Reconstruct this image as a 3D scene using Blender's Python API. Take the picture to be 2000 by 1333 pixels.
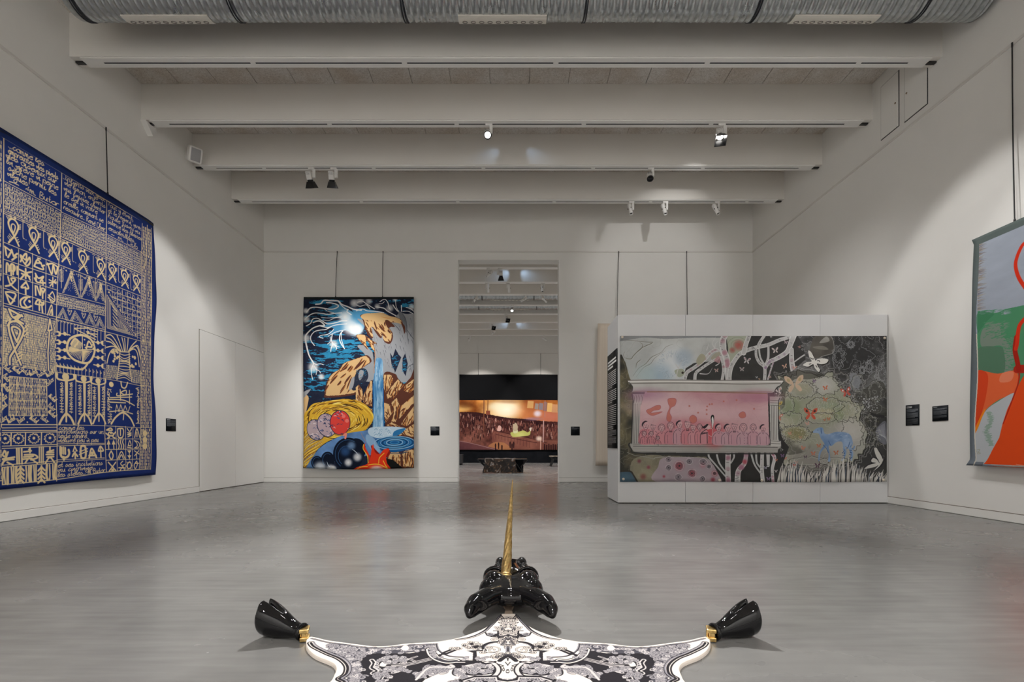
import bpy, bmesh, math, random
import numpy as np
from mathutils import Vector, Matrix, Quaternion

# ------------------------------------------------------------------ clean start
for _o in list(bpy.data.objects):
    bpy.data.objects.remove(_o, do_unlink=True)
SC = bpy.context.scene
COL = SC.collection
random.seed(7)
PI = math.pi

# ------------------------------------------------------------------ camera
# level view camera with a vertical shift lens; eye 0.87 m above the floor, looking along +Y
cam_d = bpy.data.cameras.new('camera')
cam = bpy.data.objects.new('camera', cam_d)
COL.objects.link(cam)
cam.location = (0, 0, 0.87)
cam.rotation_euler = (PI / 2, 0, 0)
cam_d.sensor_fit = 'HORIZONTAL'
cam_d.sensor_width = 36.0
cam_d.lens = 36.0 * 950.0 / 2000.0
cam_d.shift_x = 0.001
cam_d.shift_y = 0.10125
cam_d.clip_start = 0.05
cam_d.clip_end = 100
SC.camera = cam

# ------------------------------------------------------------------ world (the room is closed: this only shows through no opening)
world = bpy.data.worlds.new('world')
SC.world = world
world.use_nodes = True
world.node_tree.nodes['Background'].inputs['Color'].default_value = (0.8, 0.82, 0.85, 1)
world.node_tree.nodes['Background'].inputs['Strength'].default_value = 0.05

# ------------------------------------------------------------------ exposure, bounces
SC.view_settings.view_transform = 'Standard'
SC.view_settings.look = 'None'
SC.view_settings.exposure = -0.12
SC.view_settings.gamma = 1.0
SC.view_settings.use_curve_mapping = False
SC.cycles.use_denoising = True
SC.cycles.max_bounces = 14
SC.cycles.diffuse_bounces = 9
SC.cycles.glossy_bounces = 5
SC.cycles.sample_clamp_indirect = 6.0
SC.cycles.caustics_reflective = False
SC.cycles.caustics_refractive = False

# ------------------------------------------------------------------ room measures (metres)
XL, XR = -5.72, 5.59          # side walls
YF, YB, YE = -4.0, 11.25, 23.3  # wall behind the viewer, back wall, far wall of the next gallery
ZC, ZB = 6.45, 5.90           # ceiling boards, underside of the beams
HORIZON, VPX, FPX = 869.0, 998.0, 950.0

def at(px, py, Y):
    """world point at depth Y seen at that place of the 2000 x 1333 picture"""
    return Vector(((px - VPX) / FPX * Y, Y, 0.87 - (py - HORIZON) / FPX * Y))

# ------------------------------------------------------------------ lamps of the gallery (track spots outside the view, added fills;
# those on the visible tracks carry their own light in their builder)
def spot(name, loc, target, watts, deg, blend=0.35, color=(1.0, 0.94, 0.86), size=0.05, parent=None):
    d = bpy.data.lights.new(name, 'SPOT')
    d.energy = watts
    d.spot_size = math.radians(deg)
    d.spot_blend = blend
    d.color = color
    d.shadow_soft_size = size
    o = bpy.data.objects.new(name, d)
    COL.objects.link(o)
    o.location = loc
    o.rotation_euler = (Vector(target) - Vector(loc)).to_track_quat('-Z', 'Y').to_euler()
    if parent is not None:
        o.parent = parent
        o.matrix_parent_inverse = Matrix.Translation(-parent.location)
    return o
WARM = (1.0, .94, .87)
NEUT = (1.0, .985, .965)
# left wall: three track heads washing the navy tapestry
for _y in (4.2, 5.7, 7.4):
    spot('spot_lamp', (-2.75, _y, 5.75), (XL, _y + .25, 1.75), 225, 60, .36, NEUT, .04)
spot('spot_lamp', (-2.9, 8.75, 5.75), (XL, 9.9, 1.2), 120, 56, .6, NEUT, .04)  # added lamp without a fixture, brightens the flush door
# right wall
for _y in (4.0, 5.4):
    spot('spot_lamp', (2.75, _y, 5.75), (XR, _y + .2, 1.4), 190, 62, .36, NEUT, .04)
# partition canvas, from the track in front of it
for _x in (2.6, 4.5):
    spot('spot_lamp', (_x, 4.9, 5.75), (_x, 7.2, .9), 14, 58, .5, NEUT, .04)
# added lamps on the wall behind the viewer; its bounce brightens the beam faces
for _x in (-4.0, -1.4, 1.4, 4.0):
    spot('spot_lamp', (_x, -.6, 5.75), (_x, YF, 2.6), 840, 85, .5, NEUT, .05)
# general light: added wide fill lamps without fixtures, pointing at the floor
for _x in (-3.2, 0.0, 3.2):
    for _y, _w in ((-2.2, 430), (1.2, 25), (4.9, 50), (7.9, 165)):
        spot('fill_flood', (_x, _y, 5.80), (_x, _y, 0), _w, 125, .8, NEUT, .10)
# next gallery
for _x, _y, _tx, _ty in ((-1.6, 20.2, -1.4, YE), (1.4, 20.2, 1.3, YE)):
    spot('spot_lamp', (_x, _y, 5.75), (_tx, _ty, 1.9), 520, 60, .5, WARM, .05)
for _x in (-3.0, 3.0):
    for _y in (14.4, 17.2, 20.6):
        spot('fill_flood', (_x, _y, 5.80), (_x, _y, 0), 560, 125, .8, NEUT, .10)
# small added blue lamps stand in for reflected glints on the beam faces
for _y, _x, _e in ((8.73, .03, 1.2), (15.0, .12, 2.4), (21.1, .05, 2.4)):
    for _s in (-1, 1):
        spot('glint_lamp', (_x + _s*.06, _y - .20, 6.34), (_x + _s*.52, _y, 5.95), 3.2*_e, 44 if _y < 10 else 66, 1.0, (.45, .68, 1.0), .02)


# ================================================================== builders
class MB:
    """collects shapes and links them as ONE mesh object"""
    def __init__(s):
        s.v, s.f, s.sm = [], [], []
    def add(s, vs, fs, M=None, smooth=False):
        k = len(s.v)
        if M is not None:
            vs = [M @ Vector(v) for v in vs]
        s.v += [tuple(v) for v in vs]
        s.f += [tuple(i + k for i in f) for f in fs]
        s.sm += [smooth] * len(fs)
        return s
    def box(s, x0, x1, y0, y1, z0, z1, M=None):
        vs = [(x0,y0,z0),(x1,y0,z0),(x1,y1,z0),(x0,y1,z0),(x0,y0,z1),(x1,y0,z1),(x1,y1,z1),(x0,y1,z1)]
        return s.add(vs, [(0,3,2,1),(4,5,6,7),(0,1,5,4),(1,2,6,5),(2,3,7,6),(3,0,4,7)], M)
    def bbox(s, x0, x1, y0, y1, z0, z1, b, M=None):
        """box with chamfered edges"""
        bm = bmesh.new()
        bmesh.ops.create_cube(bm, size=1)
        for v in bm.verts:
            v.co = Vector(((x0+x1)/2 + v.co.x*(x1-x0), (y0+y1)/2 + v.co.y*(y1-y0), (z0+z1)/2 + v.co.z*(z1-z0)))
        bmesh.ops.bevel(bm, geom=bm.edges[:], offset=b, segments=2, affect='EDGES', profile=0.5)
        bm.verts.index_update()
        s.add([v.co.copy() for v in bm.verts], [[v.index for v in f.verts] for f in bm.faces], M)
        bm.free()
        return s
    def tube(s, pts, r, n=8, M=None, cap=True, smooth=True):
        """round bar through points; r a number or a list"""
        pts = [Vector(p) for p in pts]
        rs = r if isinstance(r, (list, tuple)) else [r] * len(pts)
        vs, fs = [], []
        t = (pts[1] - pts[0]).normalized()
        u = t.orthogonal().normalized()
        for i, p in enumerate(pts):
            a, b = pts[max(i-1, 0)], pts[min(i+1, len(pts)-1)]
            t2 = (b - a).normalized()
            q = t.rotation_difference(t2)
            u = (q @ u).normalized(); t = t2
            w = t.cross(u)
            for k in range(n):
                c = 2*PI*k/n
                vs.append(p + (u*math.cos(c) + w*math.sin(c))*rs[i])
        m = len(pts)
        for i in range(m-1):
            for k in range(n):
                fs.append((i*n+k, i*n+(k+1) % n, (i+1)*n+(k+1) % n, (i+1)*n+k))
        s.add(vs, fs, M, smooth)
        if cap:
            s.add(vs[:n], [tuple(range(n-1, -1, -1))], M)
            s.add(vs[-n:], [tuple(range(n))], M)
        return s
    def lathe(s, prof, n=24, M=None, smooth=True):
        """profile [(r, z)] turned about Z"""
        vs, fs = [], []
        for r, z in prof:
            for k in range(n):
                c = 2*PI*k/n
                vs.append((r*math.cos(c), r*math.sin(c), z))
        for i in range(len(prof)-1):
            for k in range(n):
                fs.append((i*n+k, i*n+(k+1) % n, (i+1)*n+(k+1) % n, (i+1)*n+k))
        return s.add(vs, fs, M, smooth)
    def prism(s, outline, d0, d1, plane='xz', M=None):
        """outline extruded; plane xz: along y, xy: along z, yz: along x"""
        def P(a, b, d):
            return (a, d, b) if plane == 'xz' else (a, b, d) if plane == 'xy' else (d, a, b)
        n = len(outline)
        vs = [P(a, b, d0) for a, b in outline] + [P(a, b, d1) for a, b in outline]
        fs = [tuple(range(n)), tuple(range(2*n-1, n-1, -1))] + [(i, (i+1) % n, n+(i+1) % n, n+i) for i in range(n)]
        return s.add(vs, fs, M)
    def build(s, name, mat, parent=None, fix=True):
        me = bpy.data.meshes.new(name)
        me.from_pydata(s.v, [], s.f)
        me.polygons.foreach_set('use_smooth', s.sm)
        if fix:
            bm = bmesh.new(); bm.from_mesh(me)
            bmesh.ops.recalc_face_normals(bm, faces=bm.faces[:])
            bm.to_mesh(me); bm.free()
        me.materials.append(mat)
        me.update()
        return link(name, me, parent)

def link(name, data, parent=None):
    o = bpy.data.objects.new(name, data)
    COL.objects.link(o)
    if parent is not None:
        o.parent = parent
        # meshes are written in world measures, so only a thing's own place has to be undone
        o.matrix_parent_inverse = Matrix.Translation(-parent.location) if parent.parent is None else Matrix()
    return o

def tag(o, label=None, cat=None, group=None, kind=None):
    if label: o['label'] = label
    if cat: o['category'] = cat
    if group: o['group'] = group
    if kind: o['kind'] = kind
    return o

def thing(name, label, cat, loc=(0, 0, 0), group=None):
    o = bpy.data.objects.new(name, None)
    COL.objects.link(o)
    o.location = loc
    o.empty_display_size = 0.1
    return tag(o, label, cat, group)

def struct(o):
    o['kind'] = 'structure'
    return o

# ------------------------------------------------------------------ materials
def mat(name, color, rough=0.6, metal=0.0, spec=0.5, coat=0.0, coat_rough=0.05, emit=None, emit_s=0.0):
    m = bpy.data.materials.new(name)
    m.use_nodes = True
    b = m.node_tree.nodes['Principled BSDF']
    b.inputs['Base Color'].default_value = (*color, 1)
    b.inputs['Roughness'].default_value = rough
    b.inputs['Metallic'].default_value = metal
    b.inputs['Specular IOR Level'].default_value = spec
    b.inputs['Coat Weight'].default_value = coat
    b.inputs['Coat Roughness'].default_value = coat_rough
    if emit:
        b.inputs['Emission Color'].default_value = (*emit, 1)
        b.inputs['Emission Strength'].default_value = emit_s
    return m

class NT:
    """small helper for node trees"""
    def __init__(s, m):
        s.m, s.t = m, m.node_tree
        s.b = s.t.nodes['Principled BSDF']
    def n(s, typ, ins=None, **kw):
        nd = s.t.nodes.new(typ)
        for k, v in kw.items():
            setattr(nd, k, v)
        for k, v in (ins or {}).items():
            if isinstance(v, bpy.types.NodeSocket):
                s.t.links.new(v, nd.inputs[k])
            else:
                nd.inputs[k].default_value = v
        return nd
    def link(s, a, b):
        s.t.links.new(a, b)
    def ramp(s, fac, stops):
        nd = s.n('ShaderNodeValToRGB', {'Fac': fac})
        cr = nd.color_ramp
        while len(cr.elements) < len(stops):
            cr.elements.new(0.5)
        for e, (p, c) in zip(cr.elements, stops):
            e.position = p
            e.color = (*c, 1) if len(c) == 3 else c
        return nd

def noisy(m, c0, c1, scale=3.0, detail=4, bump=0.0, bscale=200.0, bdist=0.002):
    t = NT(m)
    tc = t.n('ShaderNodeTexCoord')
    nz = t.n('ShaderNodeTexNoise', {'Vector': tc.outputs['Object'], 'Scale': scale, 'Detail': detail})
    r = t.ramp(nz.outputs['Fac'], [(0.3, c0), (0.7, c1)])
    t.link(r.outputs['Color'], t.b.inputs['Base Color'])
    if bump:
        n2 = t.n('ShaderNodeTexNoise', {'Vector': tc.outputs['Object'], 'Scale': bscale, 'Detail': 3})
        bp = t.n('ShaderNodeBump', {'Height': n2.outputs['Fac'], 'Strength': bump, 'Distance': bdist})
        t.link(bp.outputs['Normal'], t.b.inputs['Normal'])
    return m

M = {}
M['wall'] = noisy(mat('painted_plaster', (.75, .74, .72), .85, spec=.2), (.80, .79, .765), (.83, .82, .795), 1.2, 5, .15, 60)
M['beam'] = noisy(mat('painted_beam', (.7, .69, .67), .8, spec=.2), (.76, .735, .695), (.79, .77, .735), .8, 5, .1, 40)
M['trim'] = mat('white_rail', (.72, .70, .67), .6)
M['profile'] = mat('white_track_profile', (.86, .85, .83), .45)
M['slot'] = mat('dark_track_slot', (.012, .014, .022), .5)
M['white'] = mat('white_lacquer', (.8, .79, .77), .35)
M['panel'] = noisy(mat('partition_paint', (.72, .73, .74), .7, spec=.3), (.70, .71, .725), (.73, .735, .745), 1.5, 4)
M['gap'] = mat('shadow_gap', (.16, .13, .10), .9)
M['black'] = mat('black_metal', (.008, .008, .009), .28)
M['matt_black'] = noisy(mat('black_cloth', (.008, .008, .01), .95, spec=.1), (.005, .006, .008), (.010, .011, .014), 3, 4)
M['cord'] = mat('black_cord', (.012, .012, .013), .6)
M['gloss'] = mat('black_glazed_ceramic', (.004, .004, .005), .035, spec=.42)
M['lens_on'] = mat('lit_lens', (.9, .9, .9), .2, emit=(1, .97, .92), emit_s=14)
M['lens_dim'] = mat('glass_lens', (.02, .02, .025), .05, spec=.8)
M['grey_vent'] = mat('grey_vent', (.36, .36, .37), .6)

def gold_material():
    m = mat('gold_leaf', (.62, .38, .10), .28, metal=1.0)
    t = NT(m)
    tc = t.n('ShaderNodeTexCoord')
    nz = t.n('ShaderNodeTexNoise', {'Vector': tc.outputs['Object'], 'Scale': 60, 'Detail': 5})
    r = t.ramp(nz.outputs['Fac'], [(.3, (.50, .32, .11)), (.6, (.80, .57, .24)), (.8, (.92, .72, .38))])
    t.link(r.outputs['Color'], t.b.inputs['Base Color'])
    bp = t.n('ShaderNodeBump', {'Height': nz.outputs['Fac'], 'Strength': .35, 'Distance': .004})
    t.link(bp.outputs['Normal'], t.b.inputs['Normal'])
    return m
M['gold'] = gold_material()

def floor_material():
    m = mat('polished_concrete', (.2, .195, .19), .3, spec=.5)
    t = NT(m)
    tc = t.n('ShaderNodeTexCoord')
    big = t.n('ShaderNodeTexNoise', {'Vector': tc.outputs['Object'], 'Scale': .55, 'Detail': 3, 'Roughness': .5})
    mid = t.n('ShaderNodeTexNoise', {'Vector': tc.outputs['Object'], 'Scale': 2.4, 'Detail': 3, 'Roughness': .5, 'Distortion': .25})
    mp = t.n('ShaderNodeMapping', {'Vector': tc.outputs['Object'], 'Scale': (1, 9, 1), 'Rotation': (0, 0, .12)})
    stk = t.n('ShaderNodeTexNoise', {'Vector': mp.outputs['Vector'], 'Scale': 2.2, 'Detail': 3, 'Roughness': .5})
    a = t.n('ShaderNodeMath', {0: big.outputs['Fac'], 1: mid.outputs['Fac']}, operation='ADD')
    a2 = t.n('ShaderNodeMath', {0: a.outputs[0], 1: stk.outputs['Fac']}, operation='ADD')
    d = t.n('ShaderNodeMath', {0: a2.outputs[0], 1: 3.0}, operation='DIVIDE')
    r = t.ramp(d.outputs[0], [(.28, (.125, .123, .120)), (.5, (.178, .175, .170)), (.72, (.235, .231, .224))])
    t.link(r.outputs['Color'], t.b.inputs['Base Color'])
    rr = t.n('ShaderNodeMapRange', {'Value': a.outputs[0], 'From Min': .5, 'From Max': 1.5, 'To Min': .19, 'To Max': .33})
    t.link(rr.outputs[0], t.b.inputs['Roughness'])
    bp = t.n('ShaderNodeBump', {'Height': stk.outputs['Fac'], 'Strength': .008, 'Distance': .003})
    t.link(bp.outputs['Normal'], t.b.inputs['Normal'])
    return m
M['floor'] = floor_material()

def tile_material():
    m = mat('wood_wool_board', (.4, .37, .34), .95, spec=.1)
    t = NT(m)
    tc = t.n('ShaderNodeTexCoord')
    oi = t.n('ShaderNodeObjectInfo')
    v = t.n('ShaderNodeVectorMath', {0: tc.outputs['Object'], 1: oi.outputs['Location']}, operation='ADD')
    n1 = t.n('ShaderNodeTexNoise', {'Vector': v.outputs[0], 'Scale': 42, 'Detail': 4, 'Roughness': .7, 'Distortion': 1.5})
    n2 = t.n('ShaderNodeTexNoise', {'Vector': v.outputs[0], 'Scale': 2.2, 'Detail': 4})
    r = t.ramp(n1.outputs['Fac'], [(.32, (.47, .43, .39)), (.5, (.68, .655, .62)), (.66, (.80, .785, .765))])
    r2 = t.ramp(n2.outputs['Fac'], [(.35, (.86, .80, .74)), (.65, (1, 1, 1))])
    mx = t.n('ShaderNodeMixRGB', {'Fac': 1.0, 'Color1': r.outputs['Color'], 'Color2': r2.outputs['Color']}, blend_type='MULTIPLY')
    t.link(mx.outputs[0], t.b.inputs['Base Color'])
    bp = t.n('ShaderNodeBump', {'Height': n1.outputs['Fac'], 'Strength': .6, 'Distance': .006})
    t.link(bp.outputs['Normal'], t.b.inputs['Normal'])
    return m
M['tile'] = tile_material()

def duct_material():
    m = mat('galvanised_steel', (.55, .57, .58), .28, metal=1.0)
    t = NT(m)
    tc = t.n('ShaderNodeTexCoord')
    vo = t.n('ShaderNodeTexVoronoi', {'Vector': tc.outputs['Object'], 'Scale': 28})
    nz = t.n('ShaderNodeTexNoise', {'Vector': tc.outputs['Object'], 'Scale': 3, 'Detail': 5})
    r = t.ramp(vo.outputs['Color'], [(.0, (.43, .46, .475)), (1.0, (.60, .63, .64))])
    t.link(r.outputs['Color'], t.b.inputs['Base Color'])
    rr = t.n('ShaderNodeMapRange', {'Value': nz.outputs['Fac'], 'To Min': .2, 'To Max': .42})
    t.link(rr.outputs[0], t.b.inputs['Roughness'])
    return m
M['duct'] = duct_material()

def cloth_material(name, img, weave=380.0, rough=.9, strength=.25):
    """woven cloth: the design drawn below, on the cloth's own UVs, with a procedural weave relief"""
    m = mat(name, (.5, .5, .5), rough, spec=.15)
    t = NT(m)
    ti = t.n('ShaderNodeTexImage', interpolation='Cubic', extension='EXTEND')
    ti.image = img
    t.link(ti.outputs['Color'], t.b.inputs['Base Color'])
    tc = t.n('ShaderNodeTexCoord')
    wv = t.n('ShaderNodeTexWave', {'Vector': tc.outputs['Object'], 'Scale': weave, 'Distortion': 1.5}, bands_direction='Z')
    nz = t.n('ShaderNodeTexNoise', {'Vector': tc.outputs['Object'], 'Scale': 25, 'Detail': 4})
    ad = t.n('ShaderNodeMath', {0: wv.outputs['Fac'], 1: nz.outputs['Fac']}, operation='ADD')
    bp = t.n('ShaderNodeBump', {'Height': ad.outputs[0], 'Strength': strength, 'Distance': .003})
    t.link(bp.outputs['Normal'], t.b.inputs['Normal'])
    return m

# ================================================================== the room
fl = MB().box(XL - .3, XR + .3, YF - .3, YE + .3, -.2, 0).build('floor', M['floor']); struct(fl)
wl = MB().box(XL - .25, XL, YF - .25, YE + .25, 0, ZC + .1).build('wall_left', M['wall']); struct(wl)
wr = MB().box(XR, XR + .25, YF - .25, YE + .25, 0, ZC + .1).build('wall_right', M['wall']); struct(wr)
wf = MB().box(XL, XR, YF - .25, YF, 0, ZC + .1).build('wall_front', M['wall']); struct(wf)
DX0, DX1, DZ, WT = -1.225, 1.108, 5.145, .28        # doorway in the back wall
o = MB().prism([(XL, 0), (DX0, 0), (DX0, DZ), (DX1, DZ), (DX1, 0), (XR, 0), (XR, ZC + .1), (XL, ZC + .1)], YB, YB + WT).build('wall_back', M['wall']); struct(o)
o = MB().box(XL, XR, YE, YE + .25, 0, ZC + .1).build('wall_far', M['wall']); struct(o)

# picture rail with its shadow gap, baseboards
RZ = 5.33
k = 1
for (x0, x1, y0, y1) in ((XL, XL + .022, YF, YB), (XR - .022, XR, YF, YB), (XL, XR, YB - .022, YB)):
    o = MB().bbox(x0, x1, y0, y1, RZ - .016, RZ + .016, .004).build('trim_%d' % k, M['trim']); struct(o); k += 1
o = MB().bbox(XL, XR, YE - .022, YE, 5.22, 5.25, .004).build('trim_%d' % k, M['trim']); struct(o)
def baseboard(name, x0, x1, y0, y1, gx, gy):
    b = struct(MB().bbox(x0, x1, y0, y1, 0.004, .10, .003).build(name, M['wall']))
    MB().box(x0, x1 - gx if gx > 0 else x1, y0 if gy <= 0 else y0 + gy, y1, .10, .106).build('shadow_gap', M['gap'], b)
baseboard('baseboard_left', XL, XL + .016, YF, 8.91, .012, 0)
baseboard('baseboard_right', XR - .016, XR, YF, YB, 0, 0)
baseboard('baseboard_back', XL, DX0, YB - .016, YB, 0, .012)
baseboard('baseboard_back', DX1, XR, YB - .016, YB, 0, .012)

# flush double door in the left wall, up to the corner
d = struct(MB().box(XL, XL + .003, 8.915, 11.235, 0, 2.995).build('door_1', M['gap']))
for (y0, y1) in ((8.925, 10.065), (10.075, 11.225)):
    lf = MB().bbox(XL + .002, XL + .016, y0, y1, .012, 2.985, .002).build('door_leaf', M['wall'], d)

# access hatches high in the right wall
for (y0, y1, z0, z1, lk, lab) in ((7.0, 7.345, 5.41, 6.44, 7.06, 0), (6.52, 6.905, 5.41, 6.44, 6.86, 1)):
    z0, z1 = (5.46, 6.27) if lab == 0 else (5.44, 6.27)
    h = tag(MB().box(XR - .004, XR, y0, y1, z0, z1).build('access_hatch', M['slot']),
            ('flush white access hatch high on the right wall, the one farther from the steel duct',
             'flush white access hatch high on the right wall, the one nearer the steel duct')[lab], 'hatch', 'access hatches in the right wall')
    MB().bbox(XR - .012, XR - .003, y0 + .011, y1 - .011, z0 + .011, z1 - .011, .002).build('hatch_panel', M['wall'], h)
    MB().lathe([(.0, .006), (.012, .006), (.014, 0)], 12, Matrix.Translation((XR - .011, lk, 5.83)) @ Matrix.Rotation(-PI/2, 4, 'Y')).build('lock', mat('lock_brown', (.25, .18, .12), .4), h)

# ------------------------------------------------------------------ ceiling: boards between deep white beams
ceil = struct(MB().box(XL, XR, YF, YE, ZC + .02, ZC + .12).build('ceiling', M['tile']))
NEAR = (6.30, 7.52, 8.73, 9.95)
FAR = (13.75, 15.0, 16.2, 17.45, 18.65, 19.9, 21.1, 22.3)
BW = .185
slot_me = {}
for i, y in enumerate(NEAR + FAR):
    b = MB().box(XL, XR, y, y + BW, ZB, ZC + .03).build('beam', M['beam'], ceil)
    # white track profile under the beam
    tr = MB().bbox(XL + .12, XR - .12, y + .012, y + BW - .012, ZB - .012, ZB + .004, .003).build('track', M['profile'], b)
    if i < 4:
        x, n = XL + .34, 0
        off = (.0, .55, .9, .3)[i]
        cuts = [XL + .34] + [XL + .34 + off + 1.99 * q for q in range(1 if off < .5 else 0, 7) if XL + .9 < XL + .34 + off + 1.99 * q < XR - .6] + [XR - .34]
        for a, c in zip(cuts[:-1], cuts[1:]):
            MB().box(a + .035, c - .035, y + .083, y + .101, ZB - .0145, ZB - .011).build('track_slot', M['slot'], b)
        for s in (-1, 1):
            xe = XL + .07 if s < 0 else XR - .07
            MB().box(xe - .055, xe + .055, y + .07, y + .115, ZB - .022, ZB + .002).build('track_end', M['black'], b)

# wood wool boards, 0.6 m wide, one bay between each pair of beams
tile_me = None
bays = [(NEAR[q] + BW, NEAR[q + 1]) for q in range(3)] + [(NEAR[3] + BW, YB)]
for (y0, y1) in bays:
    x = XL
    while x < XR - .02:
        w = min(.6, XR - x)
        t = MB().bbox(-w/2 + .005, w/2 - .005, -(y1 - y0)/2, (y1 - y0)/2, 0, .03, .003) if (tile_me is None or w < .6) else None
        if t is not None:
            ob = t.build('ceiling_board', M['tile'], ceil)
            if w == .6: tile_me = ob.data
        else:
            ob = link('ceiling_board', tile_me, ceil)
        ob.location = (x + w/2, (y0 + y1)/2, ZC - random.uniform(0, .004))
        ob.scale = (1, 1, 1) if ob.data is not tile_me else (1, (y1 - y0) / (bays[0][1] - bays[0][0]), 1)
        x += .6

# ------------------------------------------------------------------ spiral duct under the ceiling
def duct(x0, x1, y, z, r, rings, plates, name, label, fine=True):
    root = thing(name, label, 'duct', ((x0 + x1)/2, y, z + r))
    n = 40
    mb = MB()
    # spiral seams: one shallow rib every 0.075 m, slightly slanted like a helix
    vs, fs = [], []
    step = .075 if fine else .15
    prof = [(0, 0), (.84, 0), (.88, .0055), (.96, .0055)]
    rows = []
    x = x0
    while x < x1:
        for f, h in prof:
            rows.append((min(x + f*step, x1), h))
        x += step
    rows.append((x1, 0))
    for (xx, h) in rows:
        for q in range(n):
            c = 2*PI*q/n
            tw = step * (q/n - .5)
            vs.append((min(max(xx + tw, x0), x1), y + (r + h)*math.cos(c), z + (r + h)*math.sin(c)))
    for i in range(len(rows) - 1):
        for q in range(n - 1):
            fs.append((i*n+q, i*n+q+1, (i+1)*n+q+1, (i+1)*n+q))
        fs.append((i*n+n-1, i*n, (i+1)*n, (i+1)*n+n-1))
    mb.add(vs, fs, None, True)
    mb.add(vs[:n], [tuple(range(n))]); mb.add(vs[-n:], [tuple(range(n))])
    mb.build('duct_tube', M['duct'], root)
    R90 = Matrix.Rotation(PI/2, 4, 'Y')
    for rx in rings:
        for dx in (-.014, .012):
            MB().lathe([(r, -.006), (r + .012, -.006), (r + .012, .006), (r, .006)], n, Matrix.Translation((rx + dx, y, z)) @ R90).build('joint_ring', M['slot'], root)
    for (a, b) in plates:
        # perforated nozzle plate let into the lower front of the duct: curved white sheet with a row of round nozzles
        ang0, ang1 = -1.62, -.92
        vs, fs = [], []
        m = 7
        for e, xx in ((0, a), (1, b)):
            for q in range(m):
                c = ang0 + (ang1 - ang0)*q/(m - 1)
                vs.append((xx, y + (r + .016)*math.cos(c + .0), z + (r + .016)*math.sin(c)))
        for e, xx in ((0, a), (1, b)):
            for q in range(m):
                c = ang0 + (ang1 - ang0)*q/(m - 1)
                vs.append((xx, y + (r + .001)*math.cos(c), z + (r + .001)*math.sin(c)))
        for q in range(m - 1):
            fs.append((q, q+1, m+q+1, m+q)); fs.append((2*m+q, 3*m+q, 3*m+q+1, 2*m+q+1))
            fs.append((q, 2*m+q, 2*m+q+1, q+1)); fs.append((m+q, m+q+1, 3*m+q+1, 3*m+q))
        fs.append((0, m, 3*m, 2*m)); fs.append((m-1, 3*m-1, 4*m-1, 2*m-1))
        pl = MB().add(vs, fs).build('nozzle_plate', M['plate'], root)
        ca = (ang0 + ang1)/2 + .05
        for q in range(10):
            xx = a + (b - a)*(q + .75)/10.5
            nrm = Vector((0, math.cos(ca), math.sin(ca)))
            T = Matrix.Translation(Vector((xx, y, z)) + nrm*(r + .015)) @ nrm.to_track_quat('Z', 'Y').to_matrix().to_4x4()
            MB().lathe([(.030, 0), (.030, .006), (.024, .006), (.020, -.012), (.0, -.012)], 14, T).build('nozzle', M['nozzle'], pl)
    return root
M['plate'] = mat('cream_plate', (.82, .79, .72), .5)
M['nozzle'] = mat('grey_nozzle', (.22, .20, .18), .5)
duct(-5.13, 5.50, 5.69, 6.15, .255, (-5.02, -3.23, -1.25, .87, 2.86, 4.78), ((-4.56, -3.55), (-.62, .42), (3.32, 4.32)),
     'air_duct', 'large galvanised spiral duct with three white nozzle plates under the ceiling')
duct(-4.6, 4.6, 16.95, 6.12, .20, (-1.0, .8), ((-.72, .62),), 'air_duct', 'thin looking grey duct seen through the doorway, the nearer of the two', False)
duct(-4.6, 4.6, 18.15, 6.12, .20, (-1.2, .95), ((-.75, .68),), 'air_duct', 'thin looking grey duct seen through the doorway, the farther of the two', False)

# ================================================================== the woven and printed designs (drawn here, stroke by stroke)
def fbm(h, w, scale, octaves=4, seed=0, aspect=1.0):
    """smooth value noise, 0..1"""
    rg = np.random.default_rng(seed)
    out = np.zeros((h, w), np.float32)
    amp, tot = 1.0, 0.0
    for o in range(octaves):
        n = scale * 2**o
        gy, gx = int(n*h/w*aspect) + 3, int(n) + 3
        g = rg.random((gy, gx), dtype=np.float32)
        ys = np.linspace(0, gy - 2.001, h, dtype=np.float32); xs = np.linspace(0, gx - 2.001, w, dtype=np.float32)
        iy, ix = ys.astype(int), xs.astype(int)
        fy, fx = ys - iy, xs - ix
        fy = (fy*fy*(3 - 2*fy))[:, None]; fx = (fx*fx*(3 - 2*fx))[None]
        a, b = g[iy][:, ix], g[iy][:, ix + 1]
        c, d = g[iy + 1][:, ix], g[iy + 1][:, ix + 1]
        out += amp*((a*(1-fx) + b*fx)*(1-fy) + (c*(1-fx) + d*fx)*fy)
        tot += amp; amp *= .5
    return out/tot

def hexc(s):
    return np.array([int(s[i:i+2], 16)/255 for i in (0, 2, 4)], np.float32)
def col(c):
    return hexc(c) if isinstance(c, str) else np.array(c, np.float32)

def spline(pts, n=8, closed=False):
    P = np.array(pts, float)
    m = len(P)
    if m < 3: return P
    out = []
    t = (np.arange(n)/n)[:, None]
    for i in range(m if closed else m - 1):
        if closed: p0, p1, p2, p3 = P[(i-1) % m], P[i], P[(i+1) % m], P[(i+2) % m]
        else: p0, p1, p2, p3 = P[max(i-1, 0)], P[i], P[i+1], P[min(i+2, m-1)]
        out.append(.5*((2*p1) + (-p0+p2)*t + (2*p0-5*p1+4*p2-p3)*t*t + (-p0+3*p1-3*p2+p3)*t**3))
    if not closed: out.append(P[-1:])
    return np.concatenate(out)

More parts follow.
